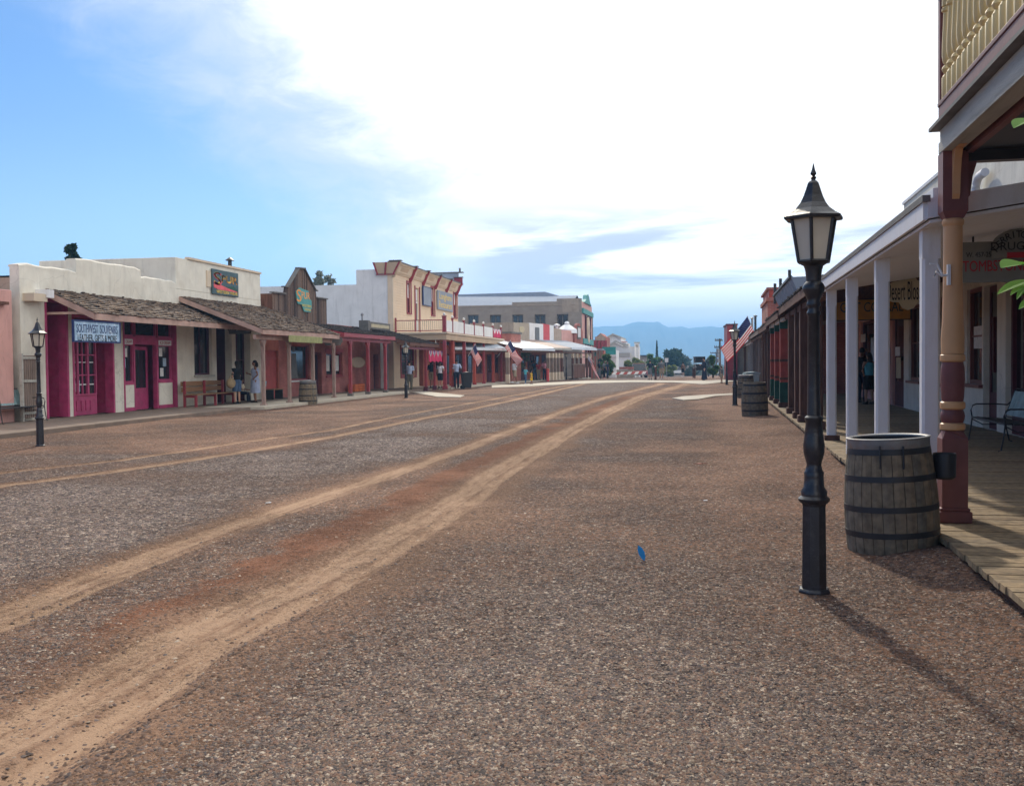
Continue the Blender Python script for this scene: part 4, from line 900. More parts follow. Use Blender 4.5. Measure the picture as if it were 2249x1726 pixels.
# display window 2
u0,u1,z0,z1=o2; zs=zt(200,868); uw=ut(222)
for i,(a,b) in enumerate(((u0+.1,u0+(uw-u0)*.34),(u0+(uw-u0)*.34,u0+(uw-u0)*.70),(u0+(uw-u0)*.70,uw))):
    window(cream,FL,(a,b,zs,z1-.6),'magenta',.20,.05,(1 if i==1 else 0,2))
rbox(cream,FL,(u0+.1,uw,z1-.55,z1-.12),'glass',.25,.27,'transom_pane')
mb=MB(); FL.b(mb,u0+.09,uw,.2,.3,SZ,zs-.003); FL.b(mb,u0+.09,u1-.09,.18,.3,z1-.597,z1-.553)
n=5
for k in range(n): a=u0+.2+(uw-u0-.3)*k/n; FL.b(mb,a,a+(uw-u0-.3)/n-.08,.175,.199,SZ+.14,zs-.16)
FL.b(mb,uw,uw+.05,.2,.9,SZ,z1-.1)
mb.build('panelled_dado',M['magenta'],cream)
rr=random.Random(4)
for k in range(7):
    a=rr.uniform(u0+.2,uw-.4); z=rr.choice([zs+.12,zs+.16,zs+.55,zs+1.0]); w=rr.uniform(.12,.28); h=rr.uniform(.15,.4)
    rbox(cream,FL,(a,a+w,z,z+h),rr.choice(['paper','paper','bluepaper','signsand']),.214+.002*k,.216+.002*k,'window_display_card')
rbox(cream,FL,(u0+.15,uw-.1,zs+.32,zs+.36),'whitepaint',.208,.212,'display_shelf'); rbox(cream,FL,(u0+.15,uw-.1,zs+1.02,zs+1.05),'whitepaint',.208,.212,'display_shelf')
door(cream,FL,(uw+.15,u1-.12,SZ,z1-.7),'magenta',.86,glass=None)
# ice cream front 3
u0,u1,z0,z1=o3; zb0=zt(330,740); 
for a,b in ((271,301),(304,350),(353,383)):
    window(cream,FL,(ut(a),ut(b),zb0,z1-.08),'magenta',.15,.05)
mb=MB(); zc0=zt(330,757); FL.b(mb,u0+.07,u1-.07,.10,.25,zc0,zb0-.003)
for px in (301.5,351.5): FL.b(mb,ut(px)-.05,ut(px)+.05,.10,.25,SZ,zc0-.003)
mb.build('mid_rail',M['magenta'],cream)
for a,b in ((272,299),(354,383)):
    ya,yb=(757,838) if a<300 else (755,833); w_=window(cream,FL,(ut(a),ut(b),zt(a,yb+2),zc0-.003),'magenta',.16,.04)
    for k in range(3):
        uu=ut(a)+.08+(ut(b)-ut(a)-.5)*rr.random(); zz=zt(a,yb)+.1+.36*k; rbox(cream,FL,(uu,uu+.24,zz,zz+.30),['paper','bluepaper','paper'][k],.165+.003*k,.167+.003*k,'window_notice')
    rbox(cream,FL,(ut(a),ut(b),SZ+.12,zt(a,yb+8)),'stucco',.09,.24,'dado_panel')
    mb=MB(); FL.b(mb,ut(a)-.03,ut(b)+.03,.07,.24,zt(a,yb+8)+.003,zt(a,yb+2)-.003); mb.build('dado_rail',M['magenta'],cream); mb=MB(); FL.b(mb,ut(a)-.03,ut(b)+.03,.07,.24,SZ,SZ+.117); mb.build('dado_rail',M['magenta'],cream)
    pl=rbox(cream,FL,(ut(a)+.02,ut(b)-.04,zb0-.28,zb0-.10),'paper',.085,.098,'placard')
    text('ICE CREAM',pl,M['redink'],(FL.x0-.083,(ut(a)+ut(b))/2-.01,zb0-.19),TL,.10,.002,(ut(b)-ut(a))*.75)
ud0,ud1=ut(304.5),ut(348.5); um=ud0+(ud1-ud0)*.34
door(cream,FL,(um-.26,ud1,SZ,zc0-.05),'magenta',.42,glass=True); rbox(cream,FL,(ud0,um-.28,SZ,zc0-.05),'magenta',.3,.36,'door_leaf')
rbox(cream,FL,(ud0+.12,um-.36,SZ+.8,zc0-.25),'glass',.28,.298,'door_light')
# dark window 4, dark doorways 5,6
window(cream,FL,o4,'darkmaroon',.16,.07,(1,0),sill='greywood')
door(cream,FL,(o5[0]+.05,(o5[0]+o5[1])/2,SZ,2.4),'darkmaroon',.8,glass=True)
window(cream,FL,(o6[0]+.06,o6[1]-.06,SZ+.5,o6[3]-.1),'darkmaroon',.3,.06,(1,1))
mb=MB(); mb.box(XW,XW+.14,ut(388),ut(391.5),zt(388,712)-.02,zt(388,709)+.05); mb.box(XW+.14,XW+.24,ut(388),ut(393),zt(388,709),zt(388,709)+.05); mb.build('wall_lamp',M['iron'],cream)
mb=MB(); mb.box(XW,XW+.35,y0+.12,y0+.75,zt(60,662)-.0,zt(60,645)); mb.build('meter_box',M['creamtrim'],cream)
mb=MB(); mb.box(XW,XW+.4,ut(80),ut(95),zt(85,655),zt(85,637)); mb.build('flood_lamp',M['whitepaint'],cream)
mb=MB(); uu=ut(509,XW-2.5); mb.tube((XW-2.5,uu,zD-.2),(XW-2.5,uu,zt(511,575,XW-2.5)),.09,None,12); zz=zt(511,575,XW-2.5); mb.lathe([(.20,zz+.02),(.21,zz+.04),(.02,zz+.18)],(XW-2.5,uu,0),12); 
for k in range(3): mb.tube((XW-2.5+.08*math.cos(k*2.1),uu+.08*math.sin(k*2.1),zz-.02),(XW-2.5+.08*math.cos(k*2.1),uu+.08*math.sin(k*2.1),zz+.04),.01)
mb.build('stovepipe',M['iron'],cream,smooth=True)
# porch roofs
yA=ut(103); YB=ut(397); ze=zt(205,690,-16.8)
rA=leanto(cream,W,yA,YB+3.1,XW+.0,zt(103,637),-16.75,zt(208,688,-16.75),'pinkfascia',seed=3)
mb=MB(); mb.box(XW,-16.8,yA+.02,yA+.08,3.15,3.22); mb.build('gable_tie',M['pinkfascia'],cream)
xE=-15.1; zEa=zt(570,722,xE); yBend=ut(745,xE)
rB=leanto(cream,W,YB,yBend,XW+.0,zt(397,655)+.05,xE,zEa,'pinkfascia',seed=8)
mb=MB(); mb.box(-15.50,-15.38,YB+.1,yBend-.1,zEa-.36,zEa-.20); mb.build('porch_beam',M['pinkfascia'],cream)
for i,px in enumerate((578,635,687,733)):
    u=ut(px,-15.44); wpost(cream,W,-15.44,u,.05,zEa-.362,M['mauvewood'],.13,M['mauvewood'],.12,brk=.16)
# weeds on roof edge
# --- signs on the cream shop
def sign(name,label,fac,rect,mat,d0,d1,lines,edge=None,group=None,cat='sign'):
    """lines: (text, mat, rel centre u 0..1, rel centre z 0..1, height m, width m)"""
    u0,u1,z0,z1=rect; x=fac.x0-fac.sg*d0
    t=thing(name,label,cat,fac.fr.w(x,(u0+u1)/2,z0),0,group)
    b=rbox(t,fac,rect,mat,d0,d1,'board',bevel=.01)
    if edge:
        mb=MB(fac.fr); e=.04
        for a,bb,c,dd in ((u0-e,u0,z0-e,z1+e),(u1,u1+e,z0-e,z1+e),(u0,u1,z0-e,z0),(u0,u1,z1,z1+e)): fac.b(mb,a,bb,d0-.015,d1,c,dd)
        mb.build('edge_trim',M[edge],t)
    for tx,mt,cu,cz,h,w in lines:
        p=fac.fr.w(fac.x0-fac.sg*(d0-.002),u0+(u1-u0)*(cu if fac.sg>0 else 1-cu),z0+(z1-z0)*cz); text(tx,t,M[mt],p,sgn_rot(fac),h,.004,w)
    return t
FS=Fac(W,-16.72,1); s=FS.rect(158,258,705,748); w=s[1]-s[0]
sign('souvenir_sign','pale blue hanging sign for souvenirs and leather gifts under the shingled eave','x' and FS,s,'signblue',-.06,-.01,[('Sample of',  'whiteink',.5,.88,.10,w*.3)][:0]+[('SOUTHWEST  SOUVENIRS','signink',.5,.62,.24,w*.9),('LEATHER, GIFTS & MORE','blackink',.5,.15,.19,w*.86)],edge='signink')
s=FL.rect(461,518,590,645); w=s[1]-s[0]; h=s[3]-s[2]
t=sign('spur_sign','square painted western wear sign on the cream parapet beside the stovepipe',FL,s,'signdark',-.10,-.04,[('S','pinkink',.19,.60,h*.52,w*.30),('S','yellowink',.18,.63,h*.48,w*.26),('PUR','orangeink',.64,.64,h*.30,w*.60),('PUR','yellowink',.63,.66,h*.26,w*.58),('WESTERN WEAR','yellowink',.55,.11,h*.13,w*.82)])
mb=MB(); u0,u1,z0,z1=s; 
mb.prism([(u0+.12*w,z0+.20*h),(u0+.3*w,z0+.40*h),(u0+.55*w,z0+.36*h),(u0+.8*w,z0+.42*h),(u0+.97*w,z0+.28*h),(u0+.97*w,z0+.22*h),(u0+.1*w,z0+.22*h)],'x',XW+.100,XW+.104); mb.build('painted_hill',M['greenpaint'],t)
mb=MB(); mb.prism([(u0+.03*w,z0+.36*h),(u0+.1*w,z0+.52*h),(u0+.30*w,z0+.40*h),(u0+.6*w,z0+.30*h),(u0+.95*w,z0+.21*h),(u0+.95*w,z0+.19*h),(u0+.2*w,z0+.2*h),(u0+.05*w,z0+.26*h)],'x',XW+.1045,XW+.106); mb.build('painted_sunset',M['pinkink'],t)
mb=MB(); mb.box(XW+.002,XW+.05,u0-.35,u0-.02,z0+.25,z1-.1); mb.build('sign_bracket',M['creamtrim'],t)
# hanging jewelry sign (faces along the street)
def hang_sign(name,label,fr,x0,x1,y,z0,z1,mat,lines,shape='rect',edge=None,hang=.25,rod=True,th=.04,holder=False):
    t=thing(name,label,'sign',fr.w((x0+x1)/2,y,z0),fr.a); w,h=x1-x0,z1-z0
    if shape=='rect': poly=[(x0,z0),(x1,z0),(x1,z1),(x0,z1)]
    elif shape=='scroll': poly=[(x0+.1*w,z0),(x1-.1*w,z0),(x1-.06*w,z0+.25*h),(x1,z0+.4*h),(x1,z0+.8*h),(x1-.12*w,z1),(x0+.12*w,z1),(x0,z0+.8*h),(x0,z0+.4*h),(x0+.06*w,z0+.25*h)]
    elif shape=='arch': poly=[(x0,z0),(x1,z0)]+[(x0+w/2+w/2*math.cos(a),z0+h*.45+h*.55*math.sin(a)) for a in np.linspace(0,math.pi,14)]
    elif shape=='plaque': poly=[(x0+.02*w,z0+.32*h),(x0+.18*w,z0+.22*h),(x0+.3*w,z0+.22*h),(x0+.38*w,z0+.05*h),(x0+.5*w,z0),(x0+.62*w,z0+.05*h),(x0+.7*w,z0+.22*h),(x0+.82*w,z0+.22*h),(x0+.98*w,z0+.32*h),(x1,z0+.5*h),(x0+.98*w,z0+.68*h),(x0+.82*w,z0+.78*h),(x0+.7*w,z0+.80*h),(x0+.62*w,z0+.95*h),(x0+.5*w,z1),(x0+.38*w,z0+.95*h),(x0+.3*w,z0+.80*h),(x0+.18*w,z0+.78*h),(x0+.02*w,z0+.68*h),(x0,z0+.5*h)]
    mb=MB(fr); mb.prism(poly,'y',y,y+th); mb.build('board',M[mat],t)
    if edge:
        cx,cz=(x0+x1)/2,(z0+z1)/2; mb=MB(fr); mb.prism([(cx+(a-cx)*1.03+(.02 if a>cx else -.02),cz+(b-cz)*1.03+(.02 if b>cz else -.02)) for a,b in poly],'y',y+.006,y+th-.006); mb.build('edge_trim',M[edge],t)
    if rod:
        mb=MB(fr)
        for q in (.2,.8): mb.tube((x0+w*q,y+th/2,z1-.02),(x0+w*q,y+th/2,z1+hang),.012)
        mb.build('hanger',M['iron'],t)
    ro=fr.M.to_3x3()@basis((1,0,0),(0,0,1))
    for tx,mt,cu,cz,hh,ww in lines: text(tx,t,M[mt],fr.w(x0+w*cu,y-.003,z0+h*cz),ro,hh,.003,ww)
    return t
yq=39.2
x0,z1=W.hy(497,712,yq); x1,z0=W.hy(556,733,yq)
hang_sign('jewelry_sign','grey scroll-edged jewelry sign hanging under the shingled porch',W,x0,x1,yq,z0,z1+.25,'signgrey',[('FINE JEWELRY','signsand' and 'whiteink',.5,.35,.13,(x1-x0)*.8)],'scroll')
# gate beside the cream shop
t=thing('side_gate','dark slatted gate in the gap between pink and cream shops','gate',(XW+.1,ut(34),.11),R(90)); u0,u1=ut(33)+.05,ut(66); z1=zt(50,781)
mb=MB(); n=7
for k in range(n): a=u0+(u1-u0)*k/n; mb.box(XW+.16,XW+.19,a+.01,a+(u1-u0)/n-.01,.2,z1)
mb.build('slat_panel',M['greypost'],t)
mb=MB()
for a in (u0-.06,u1): mb.box(XW+.13,XW+.22,a,a+.06,.11,z1+.05)
for z in (.3,1.2,z1-.1): mb.box(XW+.192,XW+.22,u0+.003,u1-.003,z,z+.07)
mb.build('gate_frame',M['greywood'],t)
# ================================================================== brick shop with gabled timber front
y0=ut(575)+.02; y1=61.0; brickb=thing('brick_shop','low red brick shop with plank door under dark shingled awnings','building',(XW,y0,0),R(90))
ra=rc(637,679,757,836); rb=rc(690,706,773,863); rb=(rb[0],rb[1],SZ,rb[3]); rd=rc(716,752,774,826); re_=rc(820,831,778,857); re_=(re_[0],re_[1],SZ,re_[3]); rf_=rc(848,860,770,825); rg=rc(582,611,769,869); rg=(rg[0],rg[1],SZ,rg[3])
mb=MB(); ym=ut(613)
FL.holes(mb,y0,ym,0,3.75,[rg],.01,.3); mb.build('plaster_wall',M['adobe'],brickb)
mb=MB(); FL.holes(mb,ym+.003,y1,0,3.75,[ra,rb,rd,re_,rf_],0,.3); mb.build('brick_wall',M['brickpink'],brickb)
mb=MB(); mb.box(-32,XW-.302,y0,y1-.02,0,3.7); mb.build('roof',M['signgrey'],brickb)
door(brickb,FL,rg,'reddoor',.12,style='planks',handle=None)
window(brickb,FL,ra,'maroon',.15,.07,(0,0),sill='whitepaint'); window(brickb,FL,rd,'maroon',.15,.08,(1,0),sill='maroon',lintel='maroon'); window(brickb,FL,rf_,'darkmaroon',.15,.07,(1,1))
for px in (718,738): rbox(brickb,FL,(ut(px),ut(px+12),rd[2]+.25,rd[3]-.15),'paper',.165,.170,'poster')
a,b,c,d_=ra
mb=MB(); xx=XW-.17; mb.ell((xx,a+.9,c+1.55),(.012,.17,.2),10,8); mb.prism([(a+.5,c+.1),(a+1.35,c+.1),(a+1.2,c+.9),(a+1.15,c+1.3),(a+.65,c+1.3),(a+.6,c+.9)],'x',xx,xx+.01); mb.build('window_mannequin',M['cl_grey'],brickb)
door(brickb,FL,rb,'darkmaroon',.2,glass=True); door(brickb,FL,re_,'darkmaroon',.25,glass=True)
sC=FL.rect(770,800,784,808); 
t=thing('oval_sign','pale oval sign on the pink brick wall between awning posts','sign',(XW,(sC[0]+sC[1])/2,sC[2]),R(90)); uc=(sC[0]+sC[1])/2; zc=(sC[2]+sC[3])/2
mb=MB(); mb.prism([(uc+(sC[1]-sC[0])/2*math.cos(a),zc+(sC[3]-sC[2])/2*math.sin(a)) for a in np.linspace(0,2*math.pi,28)[:-1]],'x',XW+.004,XW+.05); mb.build('board',M['signsand'],t)
mb=MB(); mb.prism([(uc+(sC[1]-sC[0])/2*.9*math.cos(a),zc+(sC[3]-sC[2])/2*.86*math.sin(a)) for a in np.linspace(0,2*math.pi,28)[:-1]],'x',XW+.051,XW+.054); mb.build('inner_field',M['creamtrim'],t)
mb=MB(); 
t=thing('orange_crate','low orange crate on the pavement against the pink brick wall','crate',(XW+.5,ut(765),SZ),0); u0,u1=ut(756),ut(778)
mb=MB()
for k in range(3): mb.box(XW+.18,XW+.2,u0,u1,SZ+.03+.13*k,SZ+.13+.13*k); mb.box(XW+.58,XW+.6,u0,u1,SZ+.03+.13*k,SZ+.13+.13*k)
mb.box(XW+.2,XW+.58,u0+.02,u1-.02,SZ,SZ+.03); mb.box(XW+.2,XW+.58,u0,u0+.03,SZ+.03,SZ+.4); mb.box(XW+.2,XW+.58,u1-.03,u1,SZ+.03,SZ+.4); mb.build('slatted_side',M['redpaint'] if 0 else mk('orange_crate_paint',(.62,.16,.05)),t)
# awning C
xC=-15.15; yC0=ut(755,xC); yC1=ut(868,xC); zC=zt(800,734,xC)
leanto(brickb,W,yC0,yC1,XW,zt(740,716),xC,zC,'maroon' if 0 else 'pinkpaint' if 0 else 'maroonf' if 0 else 'maroon','shingledark',seed=15)
mb=MB(); mb.box(xC-.32,xC-.18,yC0+.1,yC1-.2,zC-.36,zC-.20); mb.build('porch_beam',M['maroon'],brickb)
for px in (769,808,846): wpost(brickb,W,xC-.25,ut(px,xC-.25),.05,zC-.362,M['maroon'],.15,M['signgrey'],.2,brk=.18,label='maroon square porch post')
# awning D
leanto(brickb,W,54.2,61.0,-17.9,3.66,-14.6,2.78,'brownwood','shingledark',seed=19)
mb=MB(); mb.box(-14.92,-14.80,54.3,60.9,2.42,2.57); mb.build('porch_beam',M['maroon'],brickb)
u=ut(935,-14.86); wpost(brickb,W,-14.86,u,.05,2.42,M['maroon'],.15,M['darkmaroon'],.2)
wpost(brickb,W,-14.86,60.9,.05,2.42,M['maroon'],.13,M['darkmaroon'],.2)
yD=u
# green board on eave B, scroll sign, roof-top board
FE=Fac(W,xE+.06,1); s=FE.rect(635,708,736,751); sign('green_eave_sign','long mossy green board fixed along the shingled porch eave',FE,s,'signgreen',0,.03,[('WESTERN BOOTS & HATS','yellowink',.5,.5,.16,(s[1]-s[0])*.8)][:0],edge=None)
x0,z1=W.hy(706,741,yBend+.1); x1,z0=W.hy(748,758,yBend+.1)
hang_sign('scroll_sign','dark scroll-edged board hanging at the porch corner above a barrel',W,x0,x1,yBend+.35,z0,z1,'signgrey',[],'scroll',hang=.2)
FQ=Fac(W,-16.6,1); s=FQ.rect(812,857,706,722); t=sign('roof_sign','grey framed board with sand lettering panel standing on the dark awning',FQ,(s[0],s[1],s[2],s[3]),'signgrey',0,.08,[],edge=None)
mb=MB(); FQ.b(mb,s[0]+.25,s[1]-.25,-.012,-.001,s[2]+.10,s[3]-.12); mb.build('painted_panel',M['signsand'],t)
mb=MB(); 
for q in (.15,.85): u=s[0]+(s[1]-s[0])*q; FQ.b(mb,u-.04,u+.04,.082,.16,3.05,s[3]-.05)
FQ.b(mb,s[0]-.35,s[0]-.02,-.02,.5,s[2]-.1,s[3]+.05); mb.build('support',M['signgrey'],t)
t=thing('vent_pipe','thin blue grey vent pipe rising from the dark awning roof','pipe',(XW-.5,ut(797,XW-.5),3.7),0); mb=MB(); zz=zt(797,690,XW-.5); mb.tube((XW-.5,ut(797,XW-.5),3.6),(XW-.5,ut(797,XW-.5),zz-.1),.05); mb.lathe([(.09,zz-.1),(.09,zz),(.03,zz+.06)],(XW-.5,ut(797,XW-.5),0),10); mb.build('pipe_body',M['galv'],t,smooth=True)
# timber false front
xf=-17.95; prof=[(598,643.5),(623.5,646),(624,631),(632,631),(654,590),(667,591),(690,638),(694,640),(694.3,655),(716,658)]
pu=[W.hx(a,b,xf) for a,b in prof]; u0,u1=pu[0][0],pu[-1][0]
ff=thing('timber_false_front','dark timber false front with pointed gable rising above the shingled roof','false front',(xf,u0,3.3),R(90))
def ptop(u): return float(np.interp(u,[p[0] for p in pu],[p[1] for p in pu]))
mb=MB(); rr=random.Random(9); u=u0
while u<u1-.05:
    w=rr.uniform(.13,.2); b=min(u+w,u1); a2=u+.012; za,zb=ptop(a2+.001),ptop(b-.001); o_=rr.uniform(0,.025)
    mb.add([(xf+o_,a2,3.3),(xf+o_,b,3.3),(xf+o_,b,zb),(xf+o_,a2,za),(xf-.03,a2,3.3),(xf-.03,b,3.3),(xf-.03,b,zb),(xf-.03,a2,za)],[(0,1,2,3),(7,6,5,4),(0,4,5,1),(2,6,7,3),(0,3,7,4),(1,5,6,2)]); u=b
mb.build('vertical_boards',M['falsefront'],ff)
mb=MB(); 
for (a,za),(b,zb) in zip(pu,pu[1:]):
    if abs(b-a)<.12: continue
    mb.add([(xf-.12,a-.05,za),(xf+.10,a-.05,za),(xf+.10,b+.05,zb),(xf-.12,b+.05,zb),(xf-.12,a-.05,za+.06),(xf+.10,a-.05,za+.06),(xf+.10,b+.05,zb+.06),(xf-.12,b+.05,zb+.06)],[(0,3,2,1),(4,5,6,7),(0,1,5,4),(1,2,6,5),(2,3,7,6),(3,0,4,7)])
mb.build('cap_boards',M['signgrey'],ff)
mb=MB(); mb.box(xf-.9,xf-.03,u0+.02,u0+.06,3.3,pu[0][1]-.02); mb.box(xf-.7,xf-.035,u0+.1,u1-.1,3.3,3.5); mb.build('return_wall',M['brownwood'],ff)
s=Fac(W,xf,1).rect(647,681,630,682); w=s[1]-s[0]; h=s[3]-s[2]; FF=Fac(W,xf,1)
t=thing('gable_sign','shaped western wear sign in orange and yellow on the timber gable','sign',(xf,s[0],s[2]),R(90)); u0_,u1_,z0_,z1_=s
mb=MB(); mb.prism([(u0_+.1*w,z0_+.30*h),(u0_+.35*w,z0_+.28*h),(u0_+.5*w,z0_),(u1_-.08*w,z0_),(u1_-.05*w,z0_+.15*h),(u1_,z0_+.17*h),(u1_,z0_+.50*h),(u1_-.12*w,z0_+.6*h),(u1_-.2*w,z1_-.08*h),(u0_+.45*w,z1_-.04*h),(u0_+.25*w,z1_),(u0_,z1_-.2*h),(u0_+.04*w,z0_+.5*h)],'x',xf+.03,xf+.07); mb.build('board',M['tealtrim'],t)
for tx,mt,cu,cz,hh,ww,o_ in (('S','orangeink',.17,.62,h*.52,w*.30,0),('PUR','orangeink',.60,.68,h*.30,w*.54,0),('WESTERN','yellowink',.66,.25,h*.11,w*.6,0),('WEAR','yellowink',.72,.09,h*.10,w*.42,0)):
    text(tx,t,M[mt],(xf+.073,u0_+w*cu,z0_+h*cz),TL,hh,.004,ww)
# roof behind the gable / rear white building is next
# ================================================================== yellow two-storey building
XE=-17.5; FY=Fac(W,XE,1); YE0=61.06; YE1=ut(1007,XE); yel=thing('yellow_two_storey_building','two-storey yellow clapboard building with red-trimmed cornice and corner balcony','building',(XE,YE0,0),R(90))
def ry(a,b,c,d): return FY.rect(a,b,c,d)
ztop_=FY.p(870,603)[1]
w1=ry(893,901.5,620,687); dr=ry(911,920,631,728); w3=ry(946.5,953.5,631,692); w4=ry(995.5,1002.5,641,697)
g1=ry(880,912,762,826); g2=ry(920,929,765,850); g2=(g2[0],g2[1],SZ,g2[3]); g3=ry(960,968,765,848); g3=(g3[0],g3[1],SZ,g3[3]); g4=ry(998,1006,764,842); g4=(g4[0],g4[1],SZ,g4[3])
mb=MB(); FY.holes(mb,YE0,YE1,0,ztop_,[w1,dr,w3,w4,g1,g2,g3,g4],.02,.3); mb.build('front_wall',M['yellow'],yel)
mb=MB(); z=.1
while z<ztop_-.1:
    FY.holes(mb,YE0+.14,YE1-.14,z,z+.148,[w1,dr,w3,w4,g1,g2,g3,g4],0,.0198); z+=.165
mb.build('clapboards',M['yellow'],yel)
for a in (YE0,YE1-.14): mb=MB(); FY.b(mb,a,a+.138,-.02,.0195,0,ztop_); mb.build('corner_board',M['creamtrim'],yel)
xs1,zs1=W.hy(782,593,YE0+.06); _,zs0=W.hy(782,625,YE0+.06)
mb=MB(); mb.box(-52,xs1,YE0+.05,YE1,0,zs0); mb.box(xs1+.003,XE-.302,YE0+.05,YE1,0,zs1); mb.build('side_wall',M['stucco_white'],yel)
for w_ in (w1,w3,w4): 
    o=window(yel,FY,w_,'maroon',.1,.05,(0,1),pane='glass',trim=.0,sill='maroon'); rbox(o,FY,(w_[0]+.07,w_[1]-.07,w_[2]+(w_[3]-w_[2])*.5,w_[3]-.1),'paper',.12,.124,'lace_curtain')
    mb=MB(); u0,u1,z0,z1=w_; FY.b(mb,u0-.12,u0-.003,-.05,-.001,z0,z1+.1); FY.b(mb,u1+.003,u1+.12,-.05,-.001,z0,z1+.1); FY.b(mb,u0-.003,u1+.003,-.05,-.001,z1+.003,z1+.1); mb.build('window_casing',M['maroon'],o)
o=door(yel,FY,(dr[0],dr[1],dr[2],dr[3]-.9),'whitepaint',.1,glass=True); rbox(o,FY,(dr[0]+.05,dr[1]-.05,dr[3]-.85,dr[3]-.1),'paper',.1,.14,'transom')
mb=MB(); u0,u1,z0,z1=dr; FY.b(mb,u0-.14,u0-.003,-.06,-.001,z0,z1+.1); FY.b(mb,u1+.003,u1+.14,-.06,-.001,z0,z1+.1); mb.build('door_casing',M['maroon'],yel)
for g in (g1,g3,g4): window(yel,FY,g,'maroon',.12,.10,(1,1),trim=.0)
mb=MB(); u0,u1,z0,z1=g1; FY.b(mb,u0-.14,u0-.003,-.05,-.001,z0-.14,z1+.12); FY.b(mb,u1+.003,u1+.14,-.05,-.001,z0-.14,z1+.12); FY.b(mb,u0,u1,-.05,-.001,z0-.14,z0-.003); mb.build('window_casing',M['maroon'],yel)
door(yel,FY,g2,'darkmaroon',.2,glass=True)
# cornice: flared band with brackets
zc0=FY.p(870,603)[1]; zc1=FY.p(870,579)[1]
mb=MB(); mb.prism([(XE-.25,zc0+.003),(XE+.05,zc0+.003),(XE+.16,zc0+.15),(XE+.30,zc1-.16),(XE+.42,zc1-.08),(XE+.42,zc1),(XE-.25,zc1)],'y',YE0-.05,YE1+.05); mb.build('cornice',M['creamtrim'],yel)
mb=MB(); mb.prism([(XE+.425,zc1-.02),(XE+.46,zc1-.02),(XE+.46,zc1+.06),(XE-.25,zc1+.06),(XE-.25,zc1+.003),(XE+.425,zc1+.003)],'y',YE0-.08,YE1+.08); mb.build('cornice_cap',M['signgrey'],yel)
for i,px in enumerate((871,908,935.5,962,986,1008)):
    u=ut(px,XE+.2); u=min(max(u,YE0),YE1); e=i in(0,5); dz=.42 if i==5 else 0
    mb=MB(); mb.prism([(XE+.02,zc0-.25),(XE+.16,zc0-.22),(XE+.30,zc0+.1),(XE+.44,zc1-.25),(XE+.56,zc1-.05),(XE+.56,zc1+.04+dz),(XE-.1,zc1+.04+dz),(XE-.02,zc0+.1)],'y',u-(.06 if not e else .10),u+(.06 if not e else .10)); mb.build('cornice_bracket',M['maroon' if i else 'tan'],yel)
    mb=MB(); mb.box(XE-.15,XE+.62,u-.2,u+.2,zc1+.063+dz,zc1+.11+dz); mb.build('bracket_cap',M['signgrey'],yel)
mb=MB(); mb.add([(XE-.9,YE0-.08,zc0),(XE+.1,YE0-.08,zc0),(XE+.5,YE0-.08,zc1),(XE-1.15,YE0-.08,zc1),(XE-.9,YE0+.03,zc0),(XE+.1,YE0+.03,zc0),(XE+.5,YE0+.03,zc1),(XE-1.15,YE0+.03,zc1)],[(0,1,2,3),(7,6,5,4),(0,4,5,1),(1,5,6,2),(2,6,7,3),(3,7,4,0)]); mb.build('cornice_return',M['tan'],yel)
mb=MB()
for a,b in ((-.9,-1.15),(-.42,-.34),(.1,.5)):
    mb.add([(XE+a-.05,YE0-.12,zc0-.05),(XE+a+.05,YE0-.12,zc0-.05),(XE+b+.06,YE0-.12,zc1),(XE+b-.06,YE0-.12,zc1),(XE+a-.05,YE0-.083,zc0-.05),(XE+a+.05,YE0-.083,zc0-.05),(XE+b+.06,YE0-.083,zc1),(XE+b-.06,YE0-.083,zc1)],[(0,1,2,3),(7,6,5,4),(0,4,5,1),(1,5,6,2),(2,6,7,3),(3,7,4,0)])
mb.box(XE-1.0,XE+.2,YE0-.12,YE0-.083,zc0-.1,zc0-.052); mb.build('cornice_return_trim',M['maroon'],yel)
mb=MB(); mb.box(XE-4.5,XE+.1,YE1-.2,YE1+.0,zc1+.11,zc1+.9); mb.build('far_parapet',M['roofgrey'],yel); mb=MB(); mb.box(XE-4.7,XE+.5,YE1-.3,YE1+.1,zc1+.903,zc1+.98); mb.tube((XE-4.4,YE1,zc1+.98),(XE-4.4,YE1,zc1+1.3),.08); mb.tube((XE+.2,YE1,zc1+.98),(XE+.2,YE1,zc1+1.3),.08); mb.build('far_parapet_cap',M['signgrey'],yel)
# frieze panels
us=[ut(p,XE+.2) for p in (871,908,935.5,962,986,1008)]
for a,b in zip(us,us[1:]):
    mb=MB(); m_=(a+b)/2; w_=(b-a)*.22; mb.add([(XE+.10+.03,m_-w_,zc0+.10),(XE+.10+.03,m_+w_,zc0+.10),(XE+.30+.01,m_+w_,zc1-.2),(XE+.30+.01,m_-w_,zc1-.2)],[(0,1,2,3)]); mb.build('frieze_panel',M['tan'],yel)
s=ry(926,943,629,669); sign('grey_upper_sign','smaller faded grey sign on the yellow upper wall',FY,s,'roofgrey',-.12,-.04,[],edge='signink')
s=ry(958,991,637,679); sign('restaurant_sign','large faded grey restaurant sign on the yellow upper wall',FY,s,'roofgrey',-.12,-.04,[('Longhorn','yellowink',.5,.72,.48,(s[1]-s[0])*.8),('Restaurant','yellowink',.5,.28,.48,(s[1]-s[0])*.86)][0:2])
